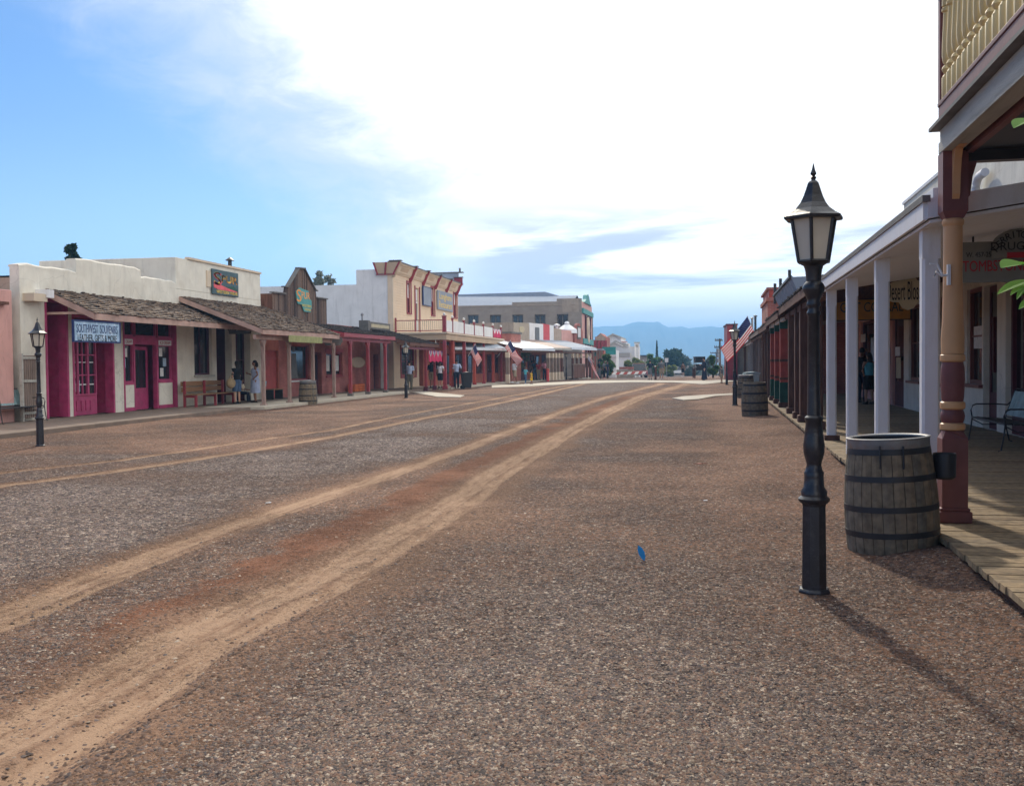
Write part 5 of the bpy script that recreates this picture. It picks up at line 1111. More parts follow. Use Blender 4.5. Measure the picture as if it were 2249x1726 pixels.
# balcony
XB=-14.35; pxs=(977,994.6,1019.6,1042,1062.5,1083,1101); ub=[ut(p,XB) for p in pxs]; ub[0]=max(ub[0],YE0+.1); zf=W.hx(977,729.5,XB)[1]; zfb=W.hx(977,742,XB)[1]
b0=ub[0]-.1; b1=ub[-1]+.35
mb=MB(); mb.box(XE+.03,XB+.22,b0-.12,b1,zf-.10,zf); mb.build('balcony_floor',M['creamtrim'],yel)
mb=MB(); mb.box(XE+.03,XB+.14,b0-.02,b0+.05,zfb-.12,zf-.103); mb.box(XB+.09,XB+.14,b0+.053,b1-.05,zfb-.12,zf-.103); mb.build('balcony_fascia',M['tan'],yel)
mb=MB(); mb.box(XE+.3,XB+.08,b0+.06,b1-.1,zfb-.12,zfb-.08); mb.build('balcony_ceiling',M['orangetan'],yel)
zr=W.hx(977,702,XB)[1]
mb=MB(); mb.box(XE+.1,XB-.07,b0+.05,b0+.10,zr-.05,zr); mb.box(XE+.1,XB-.07,b0+.05,b0+.10,zf+.08,zf+.13); mb.box(XE+.04,XE+.12,b0+.02,b0+.12,zf,zr+.15); rl=mb.build('balcony_rail',M['maroon'],yel)
mb=MB(); x=XE+.2
while x<XB-.1: mb.box(x,x+.035,b0+.06,b0+.09,zf+.13,zr-.05); x+=.13
mb.build('balusters',M['creamtrim'],rl)
for i,u in enumerate(ub):
    h=.18 if i else .3; mb=MB(); w_=.055 if i else .11; mb.box(XB-w_,XB+w_,u-w_,u+w_,zf+.002,zr+h*.6); mb.box(XB-w_-.03,XB+w_+.03,u-w_-.03,u+w_+.03,zr+h*.6,zr+h*.6+.05); p_=mb.build('balcony_newel',M['maroon'],yel)
    mb=MB(); mb.ell((XB,u,zr+h*.6+.14),(.09,.09,.10),10,8); mb.build('ball_finial',M['whiteink'],p_,smooth='all')
    wpost(yel,W,XB,u,.08,zfb-.125,M['redpaint'] if i%2 else M['maroon'],.20 if i in(0,2) else .16,M['maroon'],.15,label='red balcony post')
wpost(yel,W,XB-.9,ub[2]+.3,.08,zfb-.125,M['redpaint'],.34,label='thick red pillar set back under the balcony')
for i,(a,b) in enumerate(zip(ub,ub[1:])):
    if i<5:
        mb=MB(); mb.box(XB-.012,XB+.012,a+.13,b-.09,zf+.05,zr-.02+.03*math.sin(i*2)); mb.build('white_rail_screen',M['stucco_white'],yel)
        mb=MB(); mb.box(XB-.02,XB+.02,a+.09,b-.07,zf+.01,zf+.047); mb.build('bottom_rail',M['maroon'],yel)
mb=MB(); mb.box(XE+.03,XB-.4,b0+.4,b0+.45,2.9,zfb-.125); mb.build('porch_header',M['orangetan'],yel)
mb=MB(); mb.tube((XB-.5,ub[0]-.25,zfb-.12),(XB-.5,ub[0]-.25,zfb-.3),.02); mb.ell((XB-.5,ub[0]-.25,zfb-.42),(.13,.13,.14),10,8); mb.build('globe_lamp',M['frost'],yel,smooth='all')
# bunting
def bunting(name,label,x0,y0,x1,y1,z0,z1,n):
    t=thing(name,label,'bunting',(x0,y0,z0),0); NX=48; p0=Vector((x0,y0,0)); p1=Vector((x1,y1,0)); dr_=p1-p0; nr=Vector((dr_.y,-dr_.x,0)).normalized()
    vs=[];fs=[];mi=[]; NZ=10
    for j in range(NZ+1):
        for i in range(NX+1):
            u=i/NX; q=p0+dr_*u+nr*(.05*math.sin(u*n*6.283*1.0))*(.3+j/NZ); z=z1-(z1-z0)*(j/NZ)*(.85+.15*abs(math.sin(u*n*3.1416))); vs.append((q.x,q.y,z))
    for j in range(NZ):
        for i in range(NX):
            u=(i+.5)/NX; ph=(u*n)%1; v=j/NZ; r_=math.hypot((ph-.5)*1.5,(v)*1.1)
            mi.append(2 if r_<.33 else (1 if r_<.62 else 0)); fs.append((j*(NX+1)+i,(j+1)*(NX+1)+i,(j+1)*(NX+1)+i+1,j*(NX+1)+i+1))
    mb=MB(); mb.v=vs; mb.f=fs; mb.mi=mi; mb.build('pleated_cloth',[M['bred'],M['flagwhite'],M['bpur']],t,smooth='all')
M['bred']=mk('bunting_pink_red_cloth',(.55,.04,.12),.85,.2,9,.2,30); M['bpur']=mk('bunting_purple_cloth',(.22,.05,.28),.85,.2,9,.2,30)
x0,_=0,0
bunting('bunting','red, white and purple bunting hung between posts under the low dark awning',-14.7,yD+.12,-14.45,61.6,W.hx(955,797,-14.8)[1],W.hx(955,771,-14.8)[1],4)
bunting('bunting','crumpled red and white bunting tied to the far end of the balcony rail',XB+.03,ub[5]+.1,XB+.03,ub[6]+.1,zf,zr-.05,3)
# ================================================================== RIGHT ROW (frame RF: x away from the street, y along it)
FR=Fac(RF,3.4,-1); DZ=.15
def hz(px,py,x=0.0): return RF.hx(px,py,x)
# --- near two-storey building with balcony and turned post
hotel=thing('balcony_building','near two-storey building with cream balusters and a grey beam overhead','building',RF.w(3.4,0),RF.a)
P0=RF.w(.05,9.62); Zp=lambda py: ZT(2096,py,P0)
def turned_post(yy,full=True):
    c=(.05,yy,0)
    L_=[(1152,.0),(1112,.0)]
    zz={k:Zp(k) for k in (1112,945,928,899,881,795,777,497,481,339)}
    mb=MB(RF); a=.14; mb.box(.05-a,.05+a,yy-a,yy+a,DZ,zz[1112]-.03); mb.box(.05-a+.015,.05+a-.015,yy-a+.015,yy+a-.015,zz[1112]-.03,zz[1112]); pl=mb.build('post_plinth',M['oxblood'],hotel,bevel=.012)
    mb=MB(RF); a=.107; mb.box(.05-a,.05+a,yy-a,yy+a,zz[1112]+.001,zz[945]-.07)
    mb.add([(.05-a,yy-a,zz[945]-.07),(.05+a,yy-a,zz[945]-.07),(.05+a,yy+a,zz[945]-.07),(.05-a,yy+a,zz[945]-.07)]+[(.05+.1*math.cos(t_),yy+.1*math.sin(t_),zz[945]) for t_ in np.linspace(-2.356,-2.356+2*math.pi,17)[:-1]],
      [(0,4,5,6,7,8,1),(1,8,9,10,11,12,2),(2,12,13,14,15,16,3),(3,16,17,18,19,4,0)])
    mb.build('pedestal',M['oxblood'],hotel)
    def lt(prof,mat,nm): mb=MB(RF); mb.lathe([(r_,z_) for r_,z_ in prof],c,24); return mb.build(nm,M[mat],hotel,smooth=True)
    def ring(za,zb): 
        h=zb-za; return [(.09,za),(.104,za+h*.15),(.107,za+h*.5),(.104,za+h*.85),(.09,zb)]
    lt(ring(zz[945],zz[928]),'peach','turned_ring'); lt(ring(zz[899],zz[881]),'peach','turned_ring'); lt(ring(zz[795],zz[777]),'peach','turned_ring')
    z1,z2=zz[928],zz[899]; lt([(.086,z1),(.098,z1+.03),(.103,(z1+z2)/2),(.098,z2-.03),(.086,z2)],'oxblood','turned_bulge')
    z1,z2=zz[881],zz[795]; lt([(.088,z1),(.094,z1+.03),(.102,z1+(z2-z1)*.55),(.098,z2-.05),(.088,z2)],'oxblood','turned_bulge')
    z1,z2=zz[777],zz[497]; lt([(.096,z1),(.098,z1+.15),(.088,z1+(z2-z1)*.25),(.080,z1+(z2-z1)*.6),(.079,z2)],'peach','column_shaft')
    z1,z2=zz[497],zz[481]; lt([(.08,z1),(.088,z1+.01),(.092,(z1+z2)/2),(.09,z2-.01),(.08,z2)],'peach','turned_ring')
    mb=MB(RF); a=.105; z1=zz[481]; mb.add([(.05+.075*sx,yy+.075*sy,z1) for sx,sy in((-1,-1),(1,-1),(1,1),(-1,1))]+[(.05+a*sx,yy+a*sy,z1+.06) for sx,sy in((-1,-1),(1,-1),(1,1),(-1,1))],[(0,3,2,1),(0,1,5,4),(1,2,6,5),(2,3,7,6),(3,0,4,7)])
    mb.box(.05-a,.05+a,yy-a,yy+a,z1+.06,zb0-.003); cp=mb.build('post_head',M['oxblood'],hotel)
    mb=MB(RF)   # curved brackets toward the camera and over the walk
    prof=[(0,z1+.16),(.03,z1+.20),(.05,z1+.36),(.09,z1+.50),(.17,z1+.62),(.30,zb0-.004),(.0,zb0-.004)]
    mb.prism([(yy-a-p_[0],p_[1]) for p_ in prof],'x',.02,.08); mb.build('post_bracket',M['peach'],cp)
    mb=MB(RF); mb.prism([(.05+a+p_[0],p_[1]) for p_ in prof],'y',yy-.03,yy+.03); mb.build('post_bracket',M['oxblood'],cp)
    return cp
XBm=-.06; yc,zb0=hz(2061,340,XBm); zb1=hz(2061,287,XBm)[1]
yend=yc
turned_post(9.62); turned_post(5.6)
mb=MB(RF); mb.box(XBm,XBm+.16,.8,yend,zb0,zb0+(zb1-zb0)*.46); mb.box(XBm+.012,XBm+.15,.8,yend-.004,zb0+(zb1-zb0)*.47,zb1-.003); mb.build('balcony_beam',M['greywood'],hotel,bevel=.004)
mb=MB(RF); mb.box(XBm+.20,XBm+.26,.8,yend-.02,zb0-.02,zb1-.05); mb.build('inner_beam',M['oxblood'],hotel)
mb=MB(RF); mb.box(XBm-.07,3.4,.8,yend+.07,zb1,zb1+.03); mb.build('drip_board',M['signgrey'],hotel)
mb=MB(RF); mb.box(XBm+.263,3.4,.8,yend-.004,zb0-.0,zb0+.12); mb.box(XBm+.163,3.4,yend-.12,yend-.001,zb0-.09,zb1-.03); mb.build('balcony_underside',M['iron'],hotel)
zm1=hz(2058,242,XBm)[1]; zr1=hz(2058,232,XBm)[1]; zt1=hz(2056,4,XBm)[1]
mb=MB(RF); mb.box(XBm+.0,XBm+.05,.8,yend,zb1+.033,zm1); mb.build('skirt_board',M['oxblood'],hotel)
mb=MB(RF); mb.box(XBm-.01,XBm+.08,.8,yend,zm1+.002,zr1); mb.box(XBm-.03,XBm+.10,.8,yend+.05,zt1,zt1+.07); mb.box(XBm+.02,3.4,yend-.06,yend-.01,zt1+.0,zt1+.06); mb.box(XBm+.05,3.4,yend-.06,yend-.01,zm1,zr1); rl=mb.build('balcony_rail',M['mauvewood'] if 0 else M['oxblood'],hotel,bevel=.006)
def balu(name,x,y):
    H_=zt1-zr1; s_=.036
    prof=[(s_,0),(s_,.20),(s_*.9,.205),(s_*.45,.235),(s_*.8,.25),(s_*1.05,.275),(s_*.8,.30),(s_*.45,.315),(s_*.8,.34),(s_,.40),(s_*.98,.50),(s_*.8,.66),(s_*.68,.795),(s_*1.05,.81),(s_*1.05,.835),(s_*.7,.85),(s_,.86),(s_,1)]
    mb=MB(RF); mb.lathe([(r_*1.15,zr1+q*H_) for r_,q in prof],(x,y,0),8,rot=math.pi/8); return mb.build(name,M['creampaint'],rl,smooth=True)
y=yend-.16; k=0
while y>3.4: balu('baluster',XBm+.035,y); y-=.185
for k in range(17): balu('baluster',XBm+.2+.185*k,yend-.035)
mb=MB(RF); mb.box(XBm-.005,XBm+.085,yend-.085,yend+.003,zm1+.003,zt1+.2); mb.build('balcony_newel',M['oxblood'],hotel,bevel=.006)
mb=MB(RF); mb.box(3.4,9,.8,9.6,0,7.2); mb.build('wall',M['stucco'],hotel)
FH=Fac(RF,3.4,-1)
window(hotel,FH,(6.2,7.6,.9,2.6),'oxblood',-.01,.08,(1,1)); window(hotel,FH,(2.6,4.0,.9,2.6),'oxblood',-.01,.08,(1,1)); door(hotel,FH,(4.6,5.6,.15,2.4),'oxblood',-.05,glass=True)
# hook lamp on turned post
t=thing('cup_hook','small white metal hook fixed to the cream turned post','hook',RF.w(-.0,9.6,Zp(603)),0)
mb=MB(RF); z=Zp(605); mb.box(-.015,.012,9.52,9.56,z-.09,z+.09); mb.path([(-.01,9.54,z),(-.06,9.52,z-.01),(-.11,9.52,z+.03),(-.12,9.52,z-.02)],.012,6); mb.path([(-.05,9.53,z-.01),(-.10,9.53,z+.10),(-.16,9.53,z+.10)],.01,6); mb.build('hook_body',M['whitepaint'],t,smooth=True)
# --- white-posted shop
wyE=hz(2025,480,0)[0]
wh=thing('white_porch_shop','cream stucco shop behind a porch of four square white posts','building',RF.w(3.4,9.9),RF.a)
zw0=hz(2023,484,0)[1]; zw1=hz(2023,444,0)[1]; pY=[10.47,hz(1937,700,0.02)[0],hz(1871,700,.02)[0],hz(1826,700,.02)[0]]
yN=9.86; yF=pY[3]+.35
for i,y in enumerate(pY):
    w=.165; mb=MB(RF); c_=.025
    oc=[(-w/2+c_,-w/2),(w/2-c_,-w/2),(w/2,-w/2+c_),(w/2,w/2-c_),(w/2-c_,w/2),(-w/2+c_,w/2),(-w/2,w/2-c_),(-w/2,-w/2+c_)]
    mb.prism([(.02+a,y+b) for a,b in oc],'z',DZ,zw0-.45); mb.box(.02-w/2,.02+w/2,y-w/2,y+w/2,zw0-.42,zw0-.002); mb.prism([(.02+a*1.0,y+b*1.0) for a,b in oc],'z',zw0-.451,zw0-.419)
    p_=mb.build('porch_post',M['whitepaint'],wh)
    if i==3: mb=MB(RF); mb.box(-.11,.15,y-.13,y+.13,.11,.24); mb.build('post_base',M['brownwood'],p_)
mb=MB(RF); mb.box(-.06,.10,yN+.05,yF,zw0,zw1); mb.build('porch_beam',M['whitepaint'],wh,bevel=.006)
# shed roof rising from the street side to the wall
ye,ze=hz(2061,432,-.12); za=RF.hy(2115,424,yN)[1]; xa=RF.hy(2115,424,yN)[0]; xb,zb_=RF.hy(2249,401,yN); sl_=(zb_-za)/(xb-xa); zEv=za-sl_*(xa+.12)
zWl=zEv+sl_*(3.4+.12)
r=leanto(wh,RF,yN,yF+.1,3.4,zWl,-.12,zEv,'whitepaint','shingledark',rafters=False,seed=33,plain='brownwood')
mb=MB(RF); mb.add([(-.1,yN,zEv-.22),(3.4,yN,zWl-.22),(3.4,yN,zWl-.19),(-.1,yN,zEv-.19),(-.1,yF,zEv-.22),(3.4,yF,zWl-.22),(3.4,yF,zWl-.19),(-.1,yF,zEv-.19)],[(0,1,2,3),(7,6,5,4),(0,4,5,1),(1,5,6,2),(2,6,7,3),(3,7,4,0)]); mb.build('soffit',M['whitepaint'],r)
mb=MB(RF); mb.box(-.17,-.10,yN-.05,yF+.12,zEv-.03,zEv+.03); mb.build('roof_edge',M['signgrey'],r)
uC=FR.p(1985,800)[0]
zpar=hz(2061,387,3.4)[1]
h1=FR.rect(1996,2023,600,835); h2=FR.rect(2062,2078,600,842); h3=FR.rect(2124,2157,630,842); h4=FR.rect(2160,2190,630,945); h4=(h4[0],h4[1],DZ,h4[3]); h5=FR.rect(2209,2285,617,960); h5=(h5[0],h5[1],DZ,h5[3])
hs=[(min(a[0],a[1]),max(a[0],a[1]),a[2],a[3]) for a in (h1,h2,h3,h4,h5)]
for i in range(5): hs[i]=(hs[i][0],hs[i][1],hs[i][2],min(hs[i][3],3.1))
mb=MB(RF); FR.holes(mb,9.65,uC,0,zpar,hs,0,.3); mb.build('front_wall',M['stucco'],wh)
mb=MB(RF); mb.box(3.703,14,9.65,uC,0,4.6); mb.build('rear_block',M['stucco'],wh)
mb=MB(RF); mb.box(3.36,3.72,9.65,uC+.05,zpar,zpar+.08); mb.build('coping',M['stucco_white'],wh)
for i in (0,1,2): window(wh,FR,hs[i],'oxblood',.10,.09,(0,1),sill='oxblood')
u0,u1,z0,z1=hs[2]; rbox(wh,FR,(u0+.2,u1-.2,FR.p(2150,765)[1],FR.p(2150,715)[1]),'paper',.095,.1,'window_poster')
door(wh,FR,hs[3],'darkmaroon',.12,glass=True); window(wh,FR,(hs[4][0],hs[4][1],hs[4][2]+.5,hs[4][3]),'darkmaroon',.14,.12,(2,0)); rbox(wh,FR,(hs[4][0],hs[4][1],DZ,hs[4][2]+.497),'darkmaroon',.12,.2,'stall_riser')
t=thing('framed_notice_case','dark framed notice case mounted beside the maroon door','notice case',RF.w(3.3,FR.p(2195,750)[0],1.2),RF.a)
y_=FR.p(2172,750)[0]; xa_,za_=RF.hy(2182,696,y_); xb_,zb2=RF.hy(2208,818,y_)
mb=MB(RF); x0_,x1_=xa_,xb_; 
for a,b,c,e in ((x0_,x0_+.07,zb2,za_),(x1_-.12,x1_,zb2,za_),(x0_+.07,x1_-.12,zb2,zb2+.1),(x0_+.07,x1_-.12,za_-.08,za_)): mb.box(a,b,y_,y_+.08,c,e)
mb.build('case_frame',M['darkmaroon'],t); mb=MB(RF); mb.box(x0_+.06,x1_-.11,y_+.04,y_+.06,zb2+.09,za_-.07); mb.build('notice_sheet',M['bluepaper'],t)
# pipe elbow on the upper wall
t=thing('pipe_elbow','white curved vent pipe elbow on the cream upper wall','pipe',RF.w(3.2,14,4),RF.a); 
yp=FR.p(2160,400)[0]; zc=FR.p(2160,392)[1]; rr_=.16
pts=[(3.4-.1,yp-.55,zc+.0)]+[(3.25,yp-.25+ -.0+.28*math.cos(a),zc-.28+.28*math.sin(a)) for a in np.linspace(math.pi/2,math.pi*.0,7)][::1]+[(3.25,yp+.03,zc-.75)]
mb=MB(RF); mb.path([(3.25,yp-.75,zc),(3.25,yp-.3,zc)]+[(3.25,yp-.3+.3*math.sin(a),zc-.3+.3*math.cos(a)) for a in np.linspace(.3,1.57,5)]+[(3.25,yp,zc-.9)],.085,12); mb.build('pipe_body',M['whitepaint'],t,smooth=True)
# signs hanging in the right porch
yq=12.2
xa_,zt_=RF.hy(2098,533,yq); xb_,zb2=RF.hy(2300,617,yq)
ro=RF.M.to_3x3()@basis((1,0,0),(0,0,1)); w=xb_-xa_; h=zt_-zb2
M['boarddim']=mk('grey_green_board_paint',(.20,.20,.18),.7,.12,4,.05,20)
t=hang_sign('drugstore_sign','long dim board with red TOMBSTONE lettering hung behind the turned post',RF,xa_,xb_,yq,zb2,zt_,'boarddim',[],hang=.5)
def ptxt(s,px,py,mat,hpx,wpx,al='LEFT'):
    x_,z_=RF.hy(px,py,yq); sc=abs(RF.hy(px,py-hpx,yq)[1]-z_); x2,_=RF.hy(px+wpx,py,yq); text(s,t,M[mat],RF.w(x_,yq-.003,z_),ro,sc,.003,x2-x_,align=al)
ptxt('TOMBSTONE','' and 0 or 2114,587,'redink',24,142); ptxt('W. 457-2540',2122,561,'blackink',11,68)
t2=hang_sign('arched_sign','dark arched shop name sign over the TOMBSTONE board',RF,RF.hy(2176,500,yq)[0],RF.hy(2300,500,yq)[0],yq-.08,RF.hy(2200,568,yq)[1],RF.hy(2200,505,yq)[1],'boarddim',[],'arch',hang=.2)
cxp,cyp,rad=2238,595,86
for i,ch in enumerate('TERRITORIAL'):
    a=math.radians(143-i*10.6); px=cxp+rad*math.cos(a)*.76; py=cyp-rad*math.sin(a)+6; x_,z_=RF.hy(px,py,yq-.085); rt=RF.M.to_3x3()@Matrix.Rotation(-(a-math.pi/2)*.8,3,'Y')@basis((1,0,0),(0,0,1))
    text(ch,t2,M['blackink'],RF.w(x_,yq-.085,z_),rt,abs(RF.hy(px,py-13,yq)[1]-z_),.003)
x_,z_=RF.hy(2238,541,yq-.085); text('DRUG CO',t2,M['blackink'],RF.w(x_,yq-.085,z_),ro,.09,.003)
mb=MB(RF); mb.box(RF.hy(2207,562,yq)[0],RF.hy(2262,562,yq)[0],yq-.10,yq-.084,RF.hy(2230,568,yq)[1],RF.hy(2230,556,yq)[1]); mb.build('red_name_strip',M['redink'],t2)
yq=19.6
xa_,zt_=RF.hy(1944,602,yq); xb_,zb2=RF.hy(2046,680,yq); w_=xb_-xa_
hang_sign('desert_blossom_sign','sand coloured sculpted shop sign with dark lettering between white posts',RF,xa_,xb_,yq,zb2,zt_,'signsand',[('Desert Blossom','blackink',.5,.50,.34,w_*.93)],'plaque',hang=.3)
yq=29.0
xa_,zt_=RF.hy(1830,660,yq); xb_,zb2=RF.hy(1999,700,yq); w_=xb_-xa_
hang_sign('gift_sign','long ochre gift shop sign with dark green letters under the brown awning',RF,xa_,xb_,yq,zb2,zt_,'signyellow',[('GIFT CORRAL','greenpaint',.5,.60,.26,w_*.82),],edge='iron',hang=.3)
# --- brown-posted gift shop
gs=thing('gift_shop','pink and dark gift shop behind brown and green porch posts','building',RF.w(3.4,uC),RF.a)
uG=46.0
g=[FR.rect(a,b,c,d) for a,b,c,d in ((1958,1984,690,872),(1925,1950,690,850),(1890,1922,690,850),(1866,1885,690,868),(1842,1856,705,812))]
g=[(min(a[0],a[1])+.05,max(a[0],a[1])-.05,a[2],min(a[3],3.0)) for a in g]; g[0]=(g[0][0],g[0][1],DZ,g[0][3]); g[3]=(g[3][0],g[3][1],DZ,g[3][3])
mb=MB(RF); FR.holes(mb,uC+.02,uG,0,4.2,g,.02,.3); mb.build('front_wall',M['pink'],gs)
mb=MB(RF); mb.box(3.703,14,uC,uG,0,4.1); mb.build('rear_block',M['stucco_tan'],gs)
for i,q in enumerate(g):
    if i in (0,3): door(gs,FR,q,'darkmaroon',.1,glass=True)
    else: window(gs,FR,q,'darkmaroon',.12,.1,(0,0),sill='oxblood')
for px,yt,yb,mt in ((1972,762,782,'paper'),(1896,735,752,'paper'),(1918,742,800,'bluepaper'),(1950,765,800,'bluepaper'),(1853,757,805,'paper'),(1974,785,830,'signsand')):
    q=FR.rect(px-5,px+5,yt,yb); rbox(gs,FR,(min(q[0],q[1]),max(q[0],q[1]),q[2],q[3]),mt,-.012,-.002,'poster')
# brown roof over the brown posts
def rpost(px,mat,w,segs=None,x=.02,z1=None,base='brownwood',rnd=False):
    y=hz(px,800,x)[0]; zt_=z1
    mb=MB(RF)
    if rnd: mb.lathe([(w/2,DZ-.02),(w/2*1.03,1.2),(w/2*.95,2.1),(w/2*.92,zt_)],(x,y,0),12)
    else: mb.box(x-w/2,x+w/2,y-w/2,y+w/2,DZ-.02,zt_)
    o=mb.build('porch_post',M[mat],gs,bevel=0 if rnd else .015,smooth=rnd,label='weathered brown porch post' if mat=='brownwood' else None)
    mb=MB(RF); b=w/2+.05; mb.box(x-b,x+b,y-b,y+b,.0,DZ+.16); mb.build('post_base',M[base],o,bevel=.02)
    if segs:
        for (a,b_,m_) in segs:
            mb=MB(RF); e=w/2+.012; mb.box(x-e,x+e,y-e,y+e,a,b_); mb.build('painted_band',M[m_],o)
    return y
zR=hz(1769,642,-.1)[1]
# two rows: visible near posts, the band colours follow the photograph
ys_=[rpost(p_,'brownwood',w_,z1=zR-.18) for p_,w_ in ((1792,.26),(1769,.26),(1757,.26),(1742,.26))]
for p_ in (1723,1710.5,1700.5): rpost(p_,'redpaint',.27,[(DZ+.16,.92,'greenpaint'),(1.0,1.07,'brownwood'),(1.55,1.63,'brownwood'),(2.55,3.0,'greenpaint')],z1=zR-.18)
for p_ in (1691,1685,1679): rpost(p_,'brownwood',.20,z1=zR-.2)
y0_=yF+.2; yg0=hz(1728,700,0)[0]; yg1=hz(1697,700,0)[0]
leanto(gs,RF,y0_,yg0,3.4,zR+.55,-.2,zR+.02,'brownwood','shingledark',seed=41); leanto(gs,RF,yg0+.05,yg1,3.4,zR+.5,-.22,zR-.06,'brownwood','shingledark',seed=42); leanto(gs,RF,yg1+.05,46,3.4,zR+.3,-.2,zR-.14,'brownwood','shingle',seed=43)
mb=MB(RF); mb.box(-.12,-.02,yg0+.1,yg1-.05,zR-.32,zR-.18); mb.build('grey_lintel',M['whitepaint'],gs); mb=MB(RF); mb.box(-.06,.10,y0_+.05,yg0,zR-.30,zR-.17); mb.build('porch_beam',M['brownwood'],gs); mb=MB(RF); mb.box(-.06,.1,yg1+.1,45.9,zR-.34,zR-.2); mb.build('porch_beam',M['brownwood'],gs)
# slatted ornamental awning above the roof
sa=thing('slatted_awning','grey curved slatted awning with three black posts above the brown roof','awning',RF.w(.2,27,3.7),RF.a)
yn,zn_=RF.hx(1737,609,-.15); yf_=RF.hx(1700,641,-.15)[0]; n=9
for i in range(n):
    mb=MB(RF); y_a=yn+(yf_-yn)*i/n; y_b=y_a+(yf_-yn)/n-.10
    P1=[(-.15,zn_),(-.02,zn_-.30),(.22,zn_-.55),(.55,zn_-.72)]
    mb.prism(P1+[(a_+.04,b_+.03) for a_,b_ in P1[::-1]],'y',y_a,y_b); mb.build('slat',M['roofgrey'],sa)
mb=MB(RF); mb.prism([(-.15,zn_),(-.02,zn_-.30),(.22,zn_-.55),(.55,zn_-.72),(1.0,zn_-.4),(1.0,zn_+.02)],'y',yn-.06,yn-.01); mb.build('end_panel',M['roofgrey'],sa)
mb=MB(RF); mb.box(-.2,-.13,yn-.05,yf_,zn_-.02,zn_+.04); mb.box(.58,.66,yn,yf_,3.4,zn_-.65); mb.build('edge_rail',M['iron'],sa)
for px,yt,yb,x_ in ((1734,593,625,.45),(1714,612,642,.3),(1702,623,650,.15)):
    y_,z_=RF.hx(px,yt,x_); _,zb3=RF.hx(px,yb,x_); mb=MB(RF); mb.box(x_-.05,x_+.05,y_-.06,y_+.06,zb3-.3,z_); mb.build('support_post',M['iron'],sa)
# --- red brick tower building
yB_=45.5; xL,zTb=RF.hy(1686,634,yB_); rbk=thing('red_brick_building','tall red brick building rising behind the brown awnings on the right','building',RF.w(xL,yB_),RF.a)
yB2=RF.hx(1673,640,xL)[0]
mb=MB(RF); mb.box(xL,xL+7,yB_,yB2,0,zTb-.55); mb.build('brick_wall',M['brickred'],rbk); mb=MB(RF); mb.box(xL+.06,xL+6.9,yB_+.06,yB2-.06,zTb-.38,zTb-.04); mb.build('parapet',M['redpaint'],rbk)
mb=MB(RF); mb.box(xL-.07,xL+7.07,yB_-.07,yB2+.07,zTb-.547,zTb-.383); mb.box(xL-.04,xL+7.04,yB_-.04,yB2+.04,zTb-.037,zTb+.05); mb.build('string_course',M['brickred'],rbk)
# --- low mixed shops further along the right
def lowshop(name,label,y0,y1,xp,zf,zw,posts,fasc,wallm,pm,roofm,wx=3.4,wh_=3.6):
    t=thing(name,label,'building',RF.w(wx,y0),RF.a); mb=MB(RF); mb.box(wx,12,y0,y1,0,wh_); mb.build('wall',M[wallm],t)
    FX=Fac(RF,wx,-1); n=max(1,int((y1-y0)/4)); 
    for k in range(n):
        a=y0+(y1-y0)*(k+.15)/n; b=y0+(y1-y0)*(k+.55)/n; window(t,FX,(a,b,.9,2.4),'darkmaroon',-.03,.08,(1,0)); door(t,FX,(b+.3,b+1.2,.12,2.3),'darkmaroon',-.06,glass=True)
    leanto(t,RF,y0,y1,wx,zw,xp-.2,zf,fasc,roofm,seed=int(y0),rafters=False,plain=roofm if roofm in('tin','rusttin') else None)
    mb=MB(RF); mb.box(xp-.06,xp+.06,y0+.1,y1-.1,zf-.3,zf-.19); mb.build('porch_beam',M[fasc],t)
    for y_ in posts: wpost(t,RF,xp,y_,.05,zf-.302,M[pm],.16,M['signgrey'],.15)
    return t
y_of=lambda px,x=0.: hz(px,800,x)[0]
lowshop('grey_post_shop','low shop with thick grey brown posts and light eave past the brown awnings',46.6,y_of(1652),.0,2.95,3.35,[y_of(1669),y_of(1664),y_of(1657)],'greypost','adobe','greypost','shingledark')
lowshop('tan_post_shop','low tan fronted shop with pale eave between grey posts and flag',y_of(1652)+.1,y_of(1640),.0,2.9,3.3,[y_of(1650),y_of(1645)],'whitepaint','stucco_tan','greywood','rusttin')
lowshop('far_brown_shop','far brown porch shop beside the large striped flag',y_of(1640)+.1,y_of(1622),.0,2.9,3.4,[y_of(1636),y_of(1631),y_of(1626)],'brownwood','stucco_tan','brownwood','rusttin',wh_=3.9)
p_=W.hx(1604,714,G(1604,832).x); yt_=84.; xt_,zt_=W.hy(1597,714,yt_)
t=thing('red_edge_building','narrow dark red building end rising behind the farthest lamp','building',(xt_,yt_,0),0); mb=MB(); mb.box(xt_,xt_+.8,yt_,yt_+6,0,zt_); mb.build('wall',M['maroon'],t); mb=MB(); mb.box(xt_-.08,xt_+.85,yt_-.08,yt_+6.1,zt_,zt_+.1); mb.build('coping',M['darkmaroon'],t); mb=MB(); mb.box(xt_+.803,xt_+9,yt_+.4,yt_+6,0,zt_-1.2); mb.build('wing',M['stucco_tan'],t)
# roof clutter
for i,(px,yt,yb) in enumerate(((1652,697,712),(1659,692,708),(1644,706,716))):
    x_=1.2; y_,z_=RF.hx(px,yt,x_); zb3=RF.hx(px,yb,x_)[1]; t=thing('roof_vent',['squat grey roof vent on the low roofs right of the mountain','taller dark roof vent on the low right roofs','small far roof vent above the pale eave'][i],'vent',RF.w(x_,y_,zb3-.6),RF.a)
    mb=MB(RF); mb.tube((x_,y_,zb3-.7),(x_,y_,z_-.12),.10,None,10); mb.lathe([(.17,z_-.14),(.17,z_-.06),(.03,z_)],(x_,y_,0),10); mb.build('vent_pipe',M['galv' if i!=1 else 'iron'],t,smooth=True)
